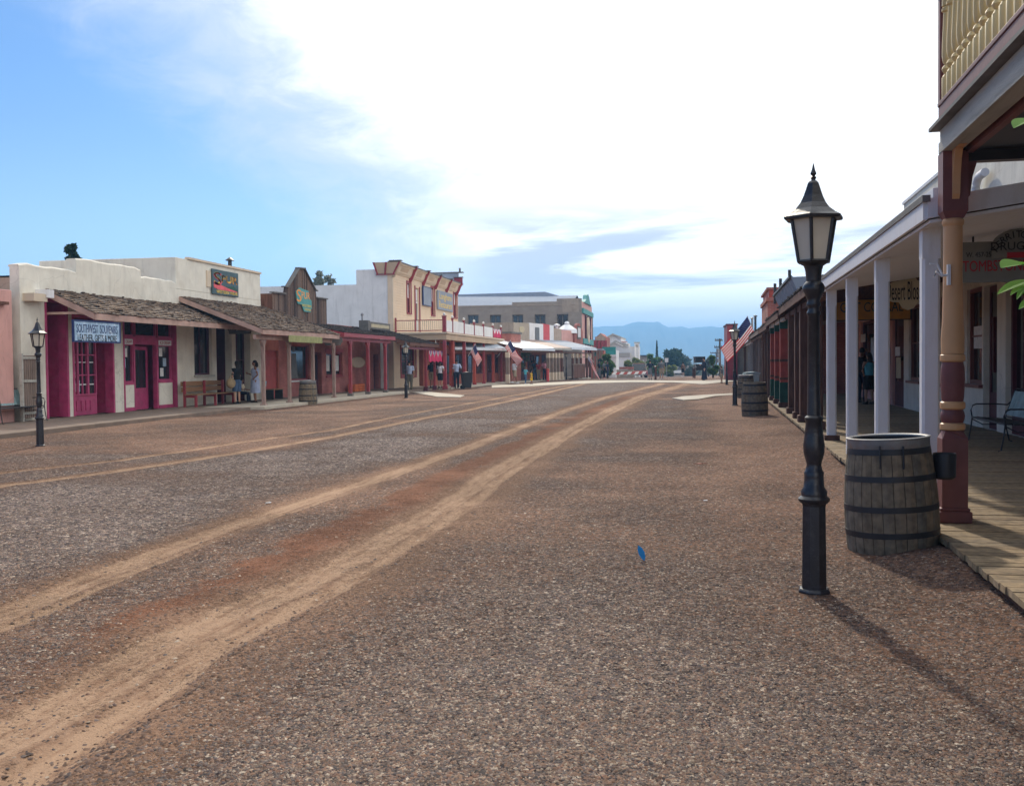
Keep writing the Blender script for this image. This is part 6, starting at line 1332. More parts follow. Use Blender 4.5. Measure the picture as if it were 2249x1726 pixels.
# big flag hung at the right
pz=RF.hx(1607,742,-.3); 
f=flag('flag','large striped flag hanging at the right-hand porches beside the amber lamp',RF.w(.6,62,2.2),RF.w(-.35,58.5,4.05),2.3,1.7,R(50),3,R(178))
# leafy branch at the right edge
br=thing('leafy_branch','bright green leaves reaching in from the right edge','plant',(2.35,3.1,1.7),0)
def leaf(mb,base,d,L_,w,nrm):
    d=Vector(d).normalized(); n_=Vector(nrm).normalized(); s_=d.cross(n_).normalized(); n_=s_.cross(d); vs=[];N_=7
    for i in range(N_+1):
        t_=i/N_; c_=Vector(base)+d*(L_*t_)-n_*(.12*L_*t_*t_); ww=w*math.sin(math.pi*min(1,t_*.93+.06))**.8*(1-.25*t_)
        vs+=[c_-s_*ww+n_*ww*.25,c_,c_+s_*ww+n_*ww*.25]
    vs=[tuple(v) for v in vs]; fs=[]
    for i in range(N_): b=i*3; fs+=[(b,b+1,b+4,b+3),(b+1,b+2,b+5,b+4)]
    mb.add(vs,fs)
def PT(px,py,dist): d=ray(px,py).normalized(); return Vector((0,0,EYE))+d*dist
stems=[]
mb=MB()
for bx,by,tx,ty,w in ((2262,583,2203,573,.046),(2262,616,2193,631,.022),(2262,622,2220,634,.016),(2262,625,2233,643,.014),(2270,262,2228,266,.034),(2275,600,2240,560,.02),(2290,655,2240,664,.022)):
    a=PT(bx,by,3.3); b=PT(tx,ty,3.15); leaf(mb,a,b-a,(b-a).length,w,(-.3,-.6,.7))
lf=mb.build('leaves',M['leafbright'],br)
mb=MB(); s0=PT(2330,700,3.5); mb.path([s0,PT(2290,640,3.4),PT(2262,590,3.3),PT(2275,430,3.35),PT(2270,262,3.3)],[.012,.009,.006,.005,.003],6); mb.path([PT(2450,1500,3.6),PT(2400,1000,3.6),s0],[.02,.016,.012],6); mb.build('stem',M['bark'],br,smooth=True)
# ================================================================== FAR LEFT ROW (frame GF)
FG=Fac(GF,-3.0,1)
def gy(px,x=0.): return GF.hx(px,800,x)[0]
def gz_(px,py,x=0.): return GF.hx(px,py,x)[1]
tinrow=thing('tin_awning_shops','row of low shops under bright and rusty tin awnings','building',GF.w(-3,0),GF.a)
ya=gy(1112); yb=gy(1300)
L0=gy(1103,-.1)+.3
mb=MB(GF); mb.box(-12,-3,-9.0,yb,0,3.4); mb.build('wall',M['adobe'],tinrow)
for k in range(7):
    a=-7.5+k*4.4; window(tinrow,FG,(a,a+1.9,.8,2.3),'darkmaroon',-.03,.08,(1,0)); door(tinrow,FG,(a+2.4,a+3.4,.1,2.3),'darkmaroon',-.06,glass=True)
def zE(y): return 2.72+.012*(y)
def tinroof(y0,y1,mat,xw=-3.0,xe=.25):
    leanto(tinrow,GF,y0,y1,xw,zE(y0)+1.0,xe,zE(y0)+.02,'whitepaint' if mat=='tin' else 'rusttin',plain=mat,rafters=False,name='awning_roof')
def tinroof2(y0,y1,mat,za,zb,name='awning_roof',xe=.25):
    mb=MB(GF); n=max(3,int((y1-y0)/.3)); vs=[];fs=[]
    for k in range(n*2+1):
        y=y0+(y1-y0)*k/(n*2); rip=.018*(k%2); vs+=[(-3.0,y,za+.80+(zb-za)*k/(n*2)+rip),(xe,y,za+(zb-za)*k/(n*2)+rip),(xe,y,za+(zb-za)*k/(n*2)-.05),(-3.0,y,za+.75+(zb-za)*k/(n*2))]
    for k in range(n*2):
        b=k*4
        for j in range(4): fs.append((b+j,b+4+j,b+4+(j+1)%4,b+(j+1)%4))
    fs.append((3,2,1,0)); b=n*8; fs.append((b,b+1,b+2,b+3)); mb.add(vs,fs); o=mb.build(name,M[mat],tinrow)
    mb=MB(GF); mb.box(xe+.003,xe+.05,y0,y1,min(za,zb)-.16,min(za,zb)+.02); mb.build('gutter',M['tin' if mat[:3]=='tin' else 'greywood'],o); return o
yg=[-8.5,6.0,12.5,17.0,yb]
tinroof2(-8.5,2.8,'tinshade',2.70,2.74,xe=-.95); tinroof2(2.85,12.0,'tin',2.74,2.84); tinroof2(12.05,17.5,'rusttin',2.84,2.9); tinroof2(17.55,yb+1,'tinshade',2.92,3.0)
mb=MB(GF); mb.box(-.05,.08,3.0,yb,2.42,2.55); mb.build('porch_beam',M['brownwood'],tinrow); mb=MB(GF); mb.box(-1.25,-1.12,-8.4,2.9,2.42,2.55); mb.build('porch_beam',M['brownwood'],tinrow)
for i,px in enumerate((1115,1204,1212,1219,1226,1234,1258,1267,1276,1289,1296)):
    y=gy(px); w=.26 if i<5 else .2; o=wpost(tinrow,GF,0,y,.08,2.415,M['greypost'] if i<5 else M['brownwood'],w,None)
    mb=MB(GF); e=w/2+.012; mb.box(-e,e,y-e,y+e,2.0,2.41); 
    if i<6: mb.box(-e,e,y-e,y+e,.08,.75)
    mb.build('painted_band',M['creamtrim'],o)
# timber windbreak box
mb=MB(GF); y0_,y1_=gy(1259,.1),gy(1284,.1); n=8
for k in range(n): a=y0_+(y1_-y0_)*k/n; mb.box(.05,.09,a+.01,a+(y1_-y0_)/n-.01,.12,1.35)
ws=mb.build('slatted_screen',M['brownwood'],tinrow); mb=MB(GF); mb.box(.0,.14,y0_-.05,y1_+.05,1.353,1.45); mb.box(.095,.14,y0_,y0_+.1,.1,1.35); mb.box(.095,.14,y1_-.1,y1_,.1,1.35); mb.build('screen_frame',M['greypost'],ws)
mb=MB(GF); mb.box(.02,.08,gy(1256),gy(1286),2.05,2.13); mb.build('hanging_rail',M['greypost'],tinrow)
for px,m_ in ((1266,'orangeink'),(1273,'orangeink'),(1259,'signgrey')):
    mb=MB(GF); y=gy(px,-.3); mb.box(-.32,-.3,y-.25,y+.25,2.08,2.4 if 0 else 2.55); mb.build('hanging_panel',M[m_],tinrow)
# false fronts standing on the roofs
def ffront(label,px0,px1,yt0,yt1,mat,x=-2.9,name='false_front',profile=None,thick=.3,zb=2.9):
    y0,z0=GF.hx(px0,yt0,x); y1,z1=GF.hx(px1,yt1,x); t=thing(name,label,'false front',GF.w(x,y0,zb),GF.a+R(90))
    mb=MB(GF)
    if profile:
        pts=[GF.hx(a,b,x) for a,b in profile]; poly=[(y0,zb)]+pts+[(y1,zb)]
        mb.prism(poly,'x',x-thick,x)
    else: mb.prism([(y0,zb),(y0,z0),(y1,z1),(y1,zb)],'x',x-thick,x)
    o=mb.build('parapet_wall',M[mat],t); return t,y0,y1,z0,z1
t,y0,y1,z0,z1=ffront('tan stucco false front with stepped side above the tin awning',1128,1162,708,709.5,'stucco_tan',thick=4)
mb=MB(GF); ym=(y0+y1)/2; zm=z0-.55; mb.prism([(ym+.75*math.cos(a),zm+.28*math.sin(a)) for a in np.linspace(0,6.283,18)[:-1]],'x',-2.88,-2.86); mb.build('painted_oval',M['signsand'],t)
t,y0,y1,z0,z1=ffront('white false front with a tall grey painted panel',1163,1193,709,712,'stucco_white',thick=2)
mb=MB(GF); a,b=y0+(y1-y0)*.38,y0+(y1-y0)*.68; mb.box(-2.88,-2.86,a,b,3.4,z0-.35); mb.build('painted_panel',M['cl_grey'],t)
t,y0,y1,z0,z1=ffront('bright red panel on the middle false front',1193.3,1207,711,713.5,'redsign',thick=.35)
t,y0,y1,z0,z1=ffront('narrow white false front edge beside the bright red panel',1207.3,1216,713.5,715,'stucco_white',thick=1)
t,y0,y1,z0,z1=ffront('plain brown tan false front right of the white one',1217,1233,721,723,'stucco_side',thick=3)
t,y0,y1,z0,z1=ffront('rosy pink false front below the bright white cone',1233.3,1260,724,727,'pink',thick=1)
t,y0,y1,z0,z1=ffront('brick false front with curved shoulders and a white upright sign',1262,1280,726,728,'brickred',x=-2.7,profile=[(1262,728),(1264,722),(1266,720),(1267,714),(1268.5,711),(1271,710),(1273.5,711),(1275,715),(1276.5,721),(1278.5,723),(1280,729)])
u0,z0=GF.hx(1268.5,720,-2.7); u1,z1=GF.hx(1274.5,741,-2.7); mb=MB(GF); mb.box(-2.68,-2.65,u0,u1,z1,z0); o=mb.build('upright_sign',M['whitepaint'],t); mb=MB(GF); mb.box(-2.69,-2.66,u0-.2,u0-.01,z1-.2,z0+.2); mb.box(-2.69,-2.66,u1+.01,u1+.2,z1-.2,z0+.2); mb.box(-2.69,-2.66,u0,u1,z0+.01,z0+.2); mb.box(-2.69,-2.66,u0,u1,z1-.2,z1-.01); mb.build('sign_border',M['signgrey'],o)
t=thing('roof_cone','bright white conical roof vent above the pink false front','vent',GF.w(-3.6,20,3),GF.a); y_,z_=GF.hx(1245,706,-3.6); zb3=GF.hx(1245,724,-3.6)[1]; mb=MB(GF); mb.lathe([(1.1,zb3-.4),(1.05,zb3),(.25,z_-.3),(.3,z_-.2),(.12,z_)],(-3.6,y_,0),14); mb.build('cone_body',M['tin'],t,smooth=True)
t=thing('roof_vent','small pale roof vent left of the white cone','vent',GF.w(-3.6,18,3),GF.a); y_,z_=GF.hx(1223,711,-3.6); zb3=GF.hx(1223,723,-3.6)[1]; mb=MB(GF); mb.tube((-3.6,y_,zb3-.5),(-3.6,y_,z_-.2),.15,None,10); mb.lathe([(.35,z_-.22),(.32,z_-.1),(.05,z_)],(-3.6,y_,0),10); mb.build('vent_pipe',M['whitepaint'],t,smooth=True)
t=thing('low_red_building','low red brick wall end between balcony and tan false front','building',GF.w(-8,4),GF.a); x0,z0=GF.hy(1094,733,6.4); x1,_=GF.hy(1122,733,6.4); mb=MB(GF); mb.box(x0-3,x1,6.4,9,0,z0); mb.build('wall',M['brickred'],t); mb=MB(GF); mb.box(x0-3,x1+.1,6.3,9.1,z0,z0+.15); mb.build('coping',M['signgrey'],t); x2,z2=GF.hy(1100,725,12); x3,_=GF.hy(1125,725,12); mb=MB(GF); mb.box(x2-2,x3-.2,12,14,0,z2); mb.build('cream_upper_wall',M['creamtrim'],t)
# --- long tan hall behind
yH=112.0
hall=thing('long_tan_hall','long tan two-storey hall with dark windows, teal and pink front, pale metal roof','building',(-12,yH,0),0)
xR,zTop=W.hy(1277,655,yH); xl,zl=W.hy(1003,672,yH); xm,zm=W.hy(1130,664,yH); xn,zn=W.hy(1235,656,yH)
wins=[(1027,1051,692),(1076,1100,692),(1125,1149,691.5),(1174,1198,691),(1223,1248,690)]
class FacY:
    """wall facing -y at distance y: u along x"""
    def __init__(s,y): s.y=y
hw=[]; 
for a,b,yt in wins:
    x0,z0=W.hy(a,yt,yH); x1,_=W.hy(b,yt,yH); _,zb3=W.hy(a,yt+27,yH); hw.append((x0,x1,zb3,z0))
mb=MB(); us=sorted({xl-8,xR}|{k for h in hw for k in h[:2]}); zs=[0,hw[0][2],hw[0][3]]
for a,b in zip(us,us[1:]):
    top=zTop if (a+b)/2>xn else (zm if (a+b)/2>xm else zl)
    isw=any(h[0]<(a+b)/2<h[1] for h in hw)
    if isw:
        h=[h for h in hw if h[0]<(a+b)/2<h[1]][0]; mb.box(a,b,yH,yH+.4,0,h[2]); mb.box(a,b,yH,yH+.4,h[3],top)
    else: mb.box(a,b,yH,yH+.4,0,top)
mb.build('side_wall',M['block'],hall)
mb=MB(); mb.box(xn,xR-.3,yH-.02,yH+.38,zTop-1.5,zTop-.02); mb.box(xl-8,xR,yH-.05,yH-.003,hw[0][3]+.9,hw[0][3]+1.02); mb.build('string_course',M['stucco_tan'],hall)
for h in hw:
    mb=MB(); mb.box(h[0],h[1],yH+.15,yH+.22,h[2],h[2]+.15); mb.box(h[0],h[1],yH+.15,yH+.22,h[3]-.12,h[3]); mb.box(h[0],h[0]+.12,yH+.15,yH+.22,h[2],h[3]); mb.box(h[1]-.12,h[1],yH+.15,yH+.22,h[2],h[3]); mb.box((h[0]+h[1])/2-.05,(h[0]+h[1])/2+.05,yH+.15,yH+.22,h[2],h[3]); o=mb.build('window',M['signgrey'],hall)
    mb=MB(); mb.box(h[0],h[1],yH+.24,yH+.27,h[2],h[3]); mb.build('pane',M['glass'],o); mb=MB(); mb.box(h[0]-.05,h[1]+.05,yH-.06,yH+.15,h[2]-.1,h[2]-.003); mb.build('sill',M['stucco_tan'],o)
# metal roof (several sheets) rising behind the wall
def zy(px,py,y): return W.hy(px,py,y)
yr=yH+9
r0=zy(1000,645,yr); r1=zy(1197,641,yr); r2=zy(1228,650,yr); r3=zy(1268,649,yr); r4=zy(1270,653,yr)
mb=MB(); mb.add([(xl-8,yH+.4,zl-.1),(xR-1.2,yH+.4,zTop-.6),(r3[0],yr,r3[1]),(r2[0],yr,r2[1]),(r1[0],yr,r1[1]),(r0[0]-9,yr,r0[1]-.2)],[(0,1,2,3,4,5)]); 
mb.add([(xl-8,yH+18,zl-.5),(xR-1.2,yH+18,zTop-.8),(r3[0],yr,r3[1]),(r2[0],yr,r2[1]),(r1[0],yr,r1[1]),(r0[0]-9,yr,r0[1]-.2)],[(5,4,3,2,1,0)]); mb.build('metal_roof',M['roofgrey'],hall)
# street front facing +x
yF2=W.hx(1300,700,xR)[0]; yF2=min(yF2,yH+26); FX=Fac(W,xR,1)
mb=MB(); mb.box(xR-.3,xR+.0,yH+.402,yF2,0,zTop-.3); mb.build('front_wall',M['pink'],hall)
mb=MB(); ym=(yH+yF2)/2; mb.prism([(ym-4.5,zTop-.3),(ym-3.4,zTop-.1),(ym-2.2,zTop+.15),(ym-1.4,zTop+.65),(ym,zTop+.85),(ym+1.4,zTop+.65),(ym+2.2,zTop+.15),(ym+3.4,zTop-.1),(ym+4.5,zTop-.3)],'x',xR-.3,xR+.15); mb.build('teal_pediment',M['tealtrim'],hall)
za=W.hx(1285,687,xR)[1]; zc_=W.hx(1285,750,xR)[1]; mb=MB(); mb.box(xR+.003,xR+.2,yH+.3,yF2,za-.2,za+.35); mb.box(xR+.003,xR+.2,yH+.3,yF2,zc_-.3,zc_+.3); mb.build('teal_band',M['tealtrim'],hall)
for k in range(3):
    u=yH+ (yF2-yH)*(.32+.22*k); window(hall,FX,(u-.6,u+.6,za-5.2+1.5,za-.3),'darkmaroon',-.08,.1,(0,1)); window(hall,FX,(u-.6,u+.6,1.,zc_-.5),'darkmaroon',-.08,.1,(0,0))
mb=MB(); mb.tube((xR+.01,ym,zc_+1.35),(xR+.22,ym,zc_+1.35),1.5,None,20); o=mb.build('round_emblem',M['creamtrim'],hall); mb=MB(); mb.tube((xR+.2,ym,zc_+1.35),(xR+.26,ym,zc_+1.35),.6,None,14); mb.build('emblem_boss',M['stucco_side'],o)
mb=MB(); mb.box(xl-8,xR-.303,yH+17.8,yH+18.2,0,zl-.55); mb.build('rear_wall',M['block'],hall)
# --- brick gabled block and white halls further on
def farbox(t,y,px0,px1,yt,mat,dep=8,name='wall',zb=-2.5):
    x0,z0=W.hy(px0,yt,y); x1,_=W.hy(px1,yt,y); mb=MB(); mb.box(x0,x1,y,y+dep,zb,z0); return mb.build(name,M[mat],t),x0,x1,z0
def prof_w(t,y,pts,mat,dep,name='wall',zb=-2.5):
    P_=[W.hy(a,b,y) for a,b in pts]; mb=MB(); mb.prism([(P_[0][0],zb)]+P_+[(P_[-1][0],zb)],'y',y,y+dep); return mb.build(name,M[mat],t)
y=140; t=thing('gabled_brick_block','brick block with brown pointed gable beyond the teal fronted hall','building',(-12,y,0),0)
prof_w(t,y,[(1296,746),(1307,747),(1307,740),(1311,739),(1319,731.5),(1327,739),(1331,740),(1331,748)],'brickred',8); prof_w(t,y-.1,[(1308,747),(1308,741),(1312,740),(1319,732.5),(1326,740),(1330,741),(1330,747)],'stucco_side',.08,'gable_panel',zb=W.hy(1319,748,y)[1])
for px in (1307,1315.5,1323,1330): x0,_=W.hy(px,750,y-.2); mb=MB(); mb.box(x0-.18,x0+.18,y-.25,y-.003-.1,-2,W.hy(px,748,y)[1]); mb.build('pilaster',M['maroon'],t)
y=175; t=thing('white_gabled_hall','large white hall with shallow grey gable beyond the brick block','building',(-12,y,0),0)
prof_w(t,y,[(1331,744),(1346,735.5),(1364,742),(1364,752),(1375,752),(1375,761)],'stucco_white',14); prof_w(t,y-.4,[(1331,744),(1346,735),(1364.5,742)],'greywood',.38,'gable_trim',zb=W.hy(1346,743,y)[1]) if 0 else None
mb=MB(); a=W.hy(1330,744.5,y);b=W.hy(1346,735.5,y);c=W.hy(1365,743,y)
for p,q in ((a,b),(b,c)): mb.add([(p[0],y-.5,p[1]),(q[0],y-.5,q[1]),(q[0],y-.5,q[1]+.25),(p[0],y-.5,p[1]+.25),(p[0],y+14,p[1]),(q[0],y+14,q[1]),(q[0],y+14,q[1]+.25),(p[0],y+14,p[1]+.25)],[(0,1,2,3),(7,6,5,4),(0,4,5,1),(3,2,6,7),(0,3,7,4),(1,5,6,2)])
mb.build('roof',M['greywood'],t)
o,x0,x1,z0=farbox(t,y-1,1364.5,1376,749.5,'pink',3,'pink_coping',zb=W.hy(1370,751,y-1)[1])
y=165; t=thing('white_arched_hall','white hall with grey gable and a row of dark arches over columns','building',(-10,y,0),0)
prof_w(t,y,[(1338,765),(1340,760),(1352,752.5),(1366,759.5),(1380,761),(1394,761)],'stucco_white',6); mb=MB(); P_=[W.hy(p_,q_,y-.4) for p_,q_ in ((1338,764),(1341,759),(1352,752),(1366,759),(1380,760.5))]
for p,q in zip(P_,P_[1:]): mb.add([(p[0],y-.6,p[1]),(q[0],y-.6,q[1]),(q[0],y-.6,q[1]+.35),(p[0],y-.6,p[1]+.35),(p[0],y-.003,p[1]),(q[0],y-.003,q[1]),(q[0],y-.003,q[1]+.35),(p[0],y-.003,p[1]+.35)],[(0,1,2,3),(7,6,5,4),(0,4,5,1),(3,2,6,7),(0,3,7,4),(1,5,6,2)])
mb.build('gable_trim',M['greywood'],t)
for i in range(8):
    px=1357+i*3.3; x0,z0=W.hy(px,775,y); x1,z1=W.hy(px+1.7,782,y); mb=MB(); mb.box(x0,x1,y-.08,y-.003,z1,z0); mb.build('arched_window',M['glass'],t)
x0,z0=W.hy(1355,784,y-5); x1,_=W.hy(1384,784,y-5); mb=MB(); mb.box(x0,x1,y-5,y-.61,z0,z0+.6); mb.build('portico_roof',M['greywood'],t)
for i in range(8):
    px=1356+i*3.7; x0,_=W.hy(px,800,y-4.7); mb=MB(); mb.box(x0-.13,x0+.13,y-4.85,y-4.55,-1,z0-.003); mb.build('column',M['stucco_white'],t)
y=172; t=thing('white_chimney_building','pale bluish white building with a square flared chimney at its right corner','building',(-8,y,0),0)
farbox(t,y,1382,1402,761,'stucco_white',7); o,x0,x1,z0=farbox(t,y-.6,1393.5,1403.5,754,'stucco_white',1.6,'chimney',zb=W.hy(1398,762,y)[1]); farbox(t,y-.3,1394.5,1402.5,762,'stucco_white',1.0,'chimney_shaft'); mb=MB(); mb.box(x0-.1,x1+.1,y-.7,y+1.1,z0,z0+.2); mb.build('chimney_cap',M['greywood'],t); mb=MB(); mb.box(x0+.2,x1-.2,y-.66,y-.603,z0-.65,z0-.2); mb.build('chimney_panel',M['stucco_tan'],t)
y=132; t=thing('teal_awning_shop','shop with broad teal green awning sign and pale posts, half behind trees','building',(-11,y,0),0)
farbox(t,y,1322,1352,762,'tealsign',.6,'teal_board',zb=W.hy(1340,782,y)[1]); farbox(t,y+.61,1318,1353,770,'stucco_white',6,'wall'); farbox(t,y-2,1334,1353,779,'whitepaint',2.5,'awning',zb=W.hy(1345,784,y-2)[1])
for px in (1326,1333,1339,1345,1350): x0,_=W.hy(px,800,y-1.8); mb=MB(); mb.box(x0-.1,x0+.1,y-1.9,y-1.7,-.4,W.hy(px,784,y-1.8)[1]); mb.build('porch_post',M['whitepaint'],t)
y=120; t=thing('far_left_porch','small grey far porch roof with teal panel beyond the flag','building',(-9,y,0),0)
farbox(t,y,1300,1322,766,'roofgrey',4,'porch_roof',zb=W.hy(1310,769,y)[1]); farbox(t,y+.5,1303,1312,773,'tealtrim',.2,'teal_panel',zb=W.hy(1310,782,y)[1]); farbox(t,y+3.6,1298,1326,770,'adobe',3,'wall')
for px in (1304,1311,1317,1322): x0,_=W.hy(px,800,y+.1); mb=MB(); mb.box(x0-.1,x0+.1,y,y+.2,-.3,W.hy(px,769.3,y)[1]); mb.build('porch_post',M['greypost'],t)
y=260; t=thing('brown_flat_building','low brown flat-roofed building far behind the barricade','building',(0,y,0),0)
farbox(t,y,1396,1428,782,'stucco_side',8,'wall',zb=-5); farbox(t,y-1,1395,1429,780,'iron',10,'roof',zb=W.hy(1410,782,y)[1]); 
for a in (1402,1410,1420): farbox(t,y-.1,a,a+4,791,'whitepaint',.08,'window',zb=W.hy(1410,793.5,y)[1])
y=230; t=thing('low_tan_house','low tan house wall in the distance behind parked cars','building',(0,y,0),0); farbox(t,y,1468,1512,806,'stucco_tan',5,'wall',zb=-5); farbox(t,y-.5,1467,1513,804.5,'stucco_side',6,'roof',zb=W.hy(1490,806,y)[1])
y=420; t=thing('white_far_building','tiny white roofed building above the distant cars','building',(20,y,0),0); farbox(t,y,1482,1494,803,'stucco_white',8,'wall',zb=-8); farbox(t,y-1,1481,1495,802,'stucco_white',10,'roof',zb=W.hy(1488,803.5,y)[1])
# ------------------------------------------------------------------ barricade
def barricade():
    p0=G(1317,827); p1=G(1421,824.5); 
    t=thing('striped_barricade','long low red and white striped barricade across the street','barricade',((p0.x+p1.x)/2,(p0.y+p1.y)/2,0),0)
    mb=MB(); d=(p1-p0); L_=d.length; u=d/L_; n_=Vector((u.y,-u.x,0)); k=0; s_=0; w=.62; sk=.35
    while s_<L_-w:
        for m_,a in ((0,s_),(1,s_+w)):
            q=[p0+u*(a)+Vector((0,0,.18)),p0+u*(a+w)+Vector((0,0,.18)),p0+u*(a+w+sk)+Vector((0,0,.46)),p0+u*(a+sk)+Vector((0,0,.46))]
            mb.add([v-n_*(-.03) for v in q]+[v-n_*.03 for v in q],[(0,1,2,3),(7,6,5,4),(0,4,5,1),(1,5,6,2),(2,6,7,3),(3,7,4,0)],m_)
        s_+=2*w
    mb.build('striped_rail',[M['redpaint'],M['whiteink']],t)
    for k in range(6):
        q=p0+u*(L_*(k+.4)/6); mb=MB(); mb.box(q.x-.05,q.x+.05,q.y+.08,q.y+.16,0,.5); mb.box(q.x-.07,q.x+.07,q.y-.5,q.y+.5,0,.06); mb.build('support_leg',M['greywood'],t)
barricade()
# low wall and planter in front of white hall
y=118; t=thing('low_block_wall','low tan block wall with red coping behind the barricade','wall',(-4,y,0),0); farbox(t,y,1354,1391,812,'stucco_tan',.5,'wall_body'); farbox(t,y-.1,1360,1391,806,'brickred',.7,'red_coping',zb=W.hy(1370,811,y)[1])
t=thing('steel_post','dark stubby post standing between the two walkers','post',G(1440,834),0); p=G(1440,834); mb=MB(); mb.tube((p.x,p.y,0),(p.x,p.y,1.1),.10,.10,12); mb.build('post_body',M['brownwood'],t); mb=MB(); mb.lathe([(.13,1.1),(.13,1.16),(.02,1.2)],(p.x,p.y,0),12); mb.build('post_cap',M['iron'],t)
t=thing('red_post_box','squat red post at the kerb before the tin awnings','post',G(1203,837),0); p=G(1203,838); mb=MB(); mb.tube((p.x,p.y,0),(p.x,p.y,.95),.13,.13,14); mb.build('post_body',M['redsign'],t); mb=MB(); mb.lathe([(.16,.95),(.16,1.02),(.1,1.1),(.01,1.12)],(p.x,p.y,0),14); mb.build('post_cap',M['redpaint'],t)
# ------------------------------------------------------------------ vehicles
def car(label,x,y,z,rot,mat,kind='car',L_=4.4,Wd=1.75,H_=1.45,name='parked_car'):
    t=thing(name,label,'car' if kind=='car' else 'pickup truck',(x,y,z),rot); fr=Fr(x,y,rot)
    def sec(pts,w0,w1,nm,mt,inset=0):
        mb=MB(fr); n=len(pts); vs=[(a,-w0 if b<.9 else -w1,z+b) for a,b in pts]+[(a,w0 if b<.9 else w1,z+b) for a,b in pts]; mb.add(vs,[tuple(range(n)),tuple(range(2*n-1,n-1,-1))]+[(i,n+i,n+(i+1)%n,(i+1)%n) for i in range(n)]); return mb.build(nm,M[mt],t,bevel=.03)
    h=L_/2
    sec([(-h,.3),(h,.3),(h,.62),(h-.1,.78),(h*.45,.86),(-h*.95,.88),(-h,.7)],Wd/2,Wd/2,'body',mat)
    if kind=='car': sec([(-h*.85,.88),(h*.5,.88),(h*.22,H_),(-h*.5,H_),(-h*.8,1.0)],Wd/2-.05,Wd/2-.22,'cabin_glass','glass'); sec([(-h*.5,H_+.003),(h*.2,H_+.003),(h*.15,H_+.05),(-h*.45,H_+.05)],Wd/2-.24,Wd/2-.24,'roof',mat)
    else: sec([(-h*.15,.88),(h*.45,.88),(h*.25,H_+.2),(-h*.12,H_+.2)],Wd/2-.05,Wd/2-.2,'cabin_glass','glass'); sec([(-h*.12,H_+.203),(h*.24,H_+.203),(h*.2,H_+.25),(-h*.1,H_+.25)],Wd/2-.2,Wd/2-.2,'roof',mat)
    for sx in (-.62,.62):
        for s in (-1,1):
            mb=MB(fr); mb.tube((h*sx,s*(Wd/2-.2),z+.33),(h*sx,s*(Wd/2+.01),z+.33),.33,None,18); w=mb.build('wheel',M['rubber'],t); mb=MB(fr); mb.tube((h*sx,s*(Wd/2+.012),z+.33),(h*sx,s*(Wd/2+.03),z+.33),.19,None,14); mb.build('rim',M['galv'],w)
    for s in (-1,1):
        mb=MB(fr); mb.box(-h-.02,-h+.05,s*.5,s*.78,z+.6,z+.75); mb.build('tail_light',M['redink'],t); mb=MB(fr); mb.box(h-.05,h+.02,s*.5,s*.78,z+.56,z+.7); mb.build('headlight',M['whiteink'],t)
    mb=MB(fr); mb.box(-h-.05,-h,-Wd/2+.1,Wd/2-.1,z+.35,z+.52); mb.build('bumper',M['galv'],t)
def FZ(y): return -.0125*(min(y,420)-96) if y>96 else 0
def at(px,y): x,_=W.hy(px,800,y); return x
car('dark red pickup parked behind the striped barricade',at(1403,125),125,FZ(125),R(95),'carred','pickup',5,1.85,1.5,'parked_pickup')
car('white car parked far down the street, left of the pair',at(1474,215),215,FZ(215)+.3,R(200),'carpaint')
car('pale car parked far down the street, right of the pair',at(1486,205),205,FZ(205)+.3,R(20),'carpaint')
# old dark wagon at the right kerb
p=G(1537,832); t=thing('dark_wagon','old black covered wagon with spoked wheels at the right kerb','wagon',(p.x,p.y+3,0),R(5)); fr=Fr(p.x,p.y+3,R(5))
mb=MB(fr); mb.prism([(-.35,.75),(.35,.75),(.42,1.25),(.38,1.3),(-.38,1.3),(-.42,1.25)],'y',-1.1,1.1); mb.build('wagon_bed',M['iron'],t,bevel=.02)
mb=MB(fr); mb.box(-.46,.46,-.95,1.0,1.9,2.0); mb.box(-.42,.42,-.7,.9,1.45,1.9); mb.build('wagon_hood',M['iron'],t)
mb=MB(fr)
for a in (-.38,.38):
    for b in (-.85,.85): mb.tube((a,b,1.25),(a,b,1.95),.03)
mb.build('hood_posts',M['iron'],t)
for b in (-.75,.75):
    for a in (-.48,.48):
        mb=MB(fr); 
        pts=[(a,b+.48*math.cos(k*math.pi/9),.5+.48*math.sin(k*math.pi/9)) for k in range(19)]; mb.path(pts,.035,6); mb.tube((a-.05,b,.5),(a+.05,b,.5),.09,None,10)
        for k in range(8): mb.tube((a,b,.5),(a,b+.46*math.cos(k*math.pi/4),.5+.46*math.sin(k*math.pi/4)),.02,None,5)
        mb.build('spoked_wheel',M['brownwood'],t)
mb=MB(fr); mb.box(-.46,-.42,-1.12,-1.08,.9,1.15); mb.ell((-.45,-1.15,1.05),(.10,.05,.10),10,8); mb.build('carriage_lamp',M['galv'],t)
# ------------------------------------------------------------------ utility poles, sign
def pole(px,yt,y,label,arms,lean=0):
    x,z=W.hy(px,yt,y); t=thing('utility_pole',label,'utility pole',(x,y,FZ(y)-.3),0,'distant utility poles'); mb=MB(); mb.tube((x,y,FZ(y)-.3),(x,y,z),.18,.12,8); mb.build('pole_shaft',M['bark'],t)
    mpp=1/ (F/ y)
    for dz,l in arms:
        mb=MB(); mb.box(x-l,x+l*.6,y-.08,y+.08,z-dz-.12,z-dz+.05); 
        for q in (-1,-.6,-.2,.3): mb.tube((x+l*q*.9,y,z-dz+.05),(x+l*q*.9,y,z-dz+.25),.05)
        mb.build('crossarm',M['bark'],t)
    return x,z
pole(1581,744,150,'tall dark utility pole with crossarms left of the large flag',[(.2,.7),(1.2,.8)]); pole(1573,774,210,'short distant utility pole frame left of the tall pole',[(.1,1.2)])
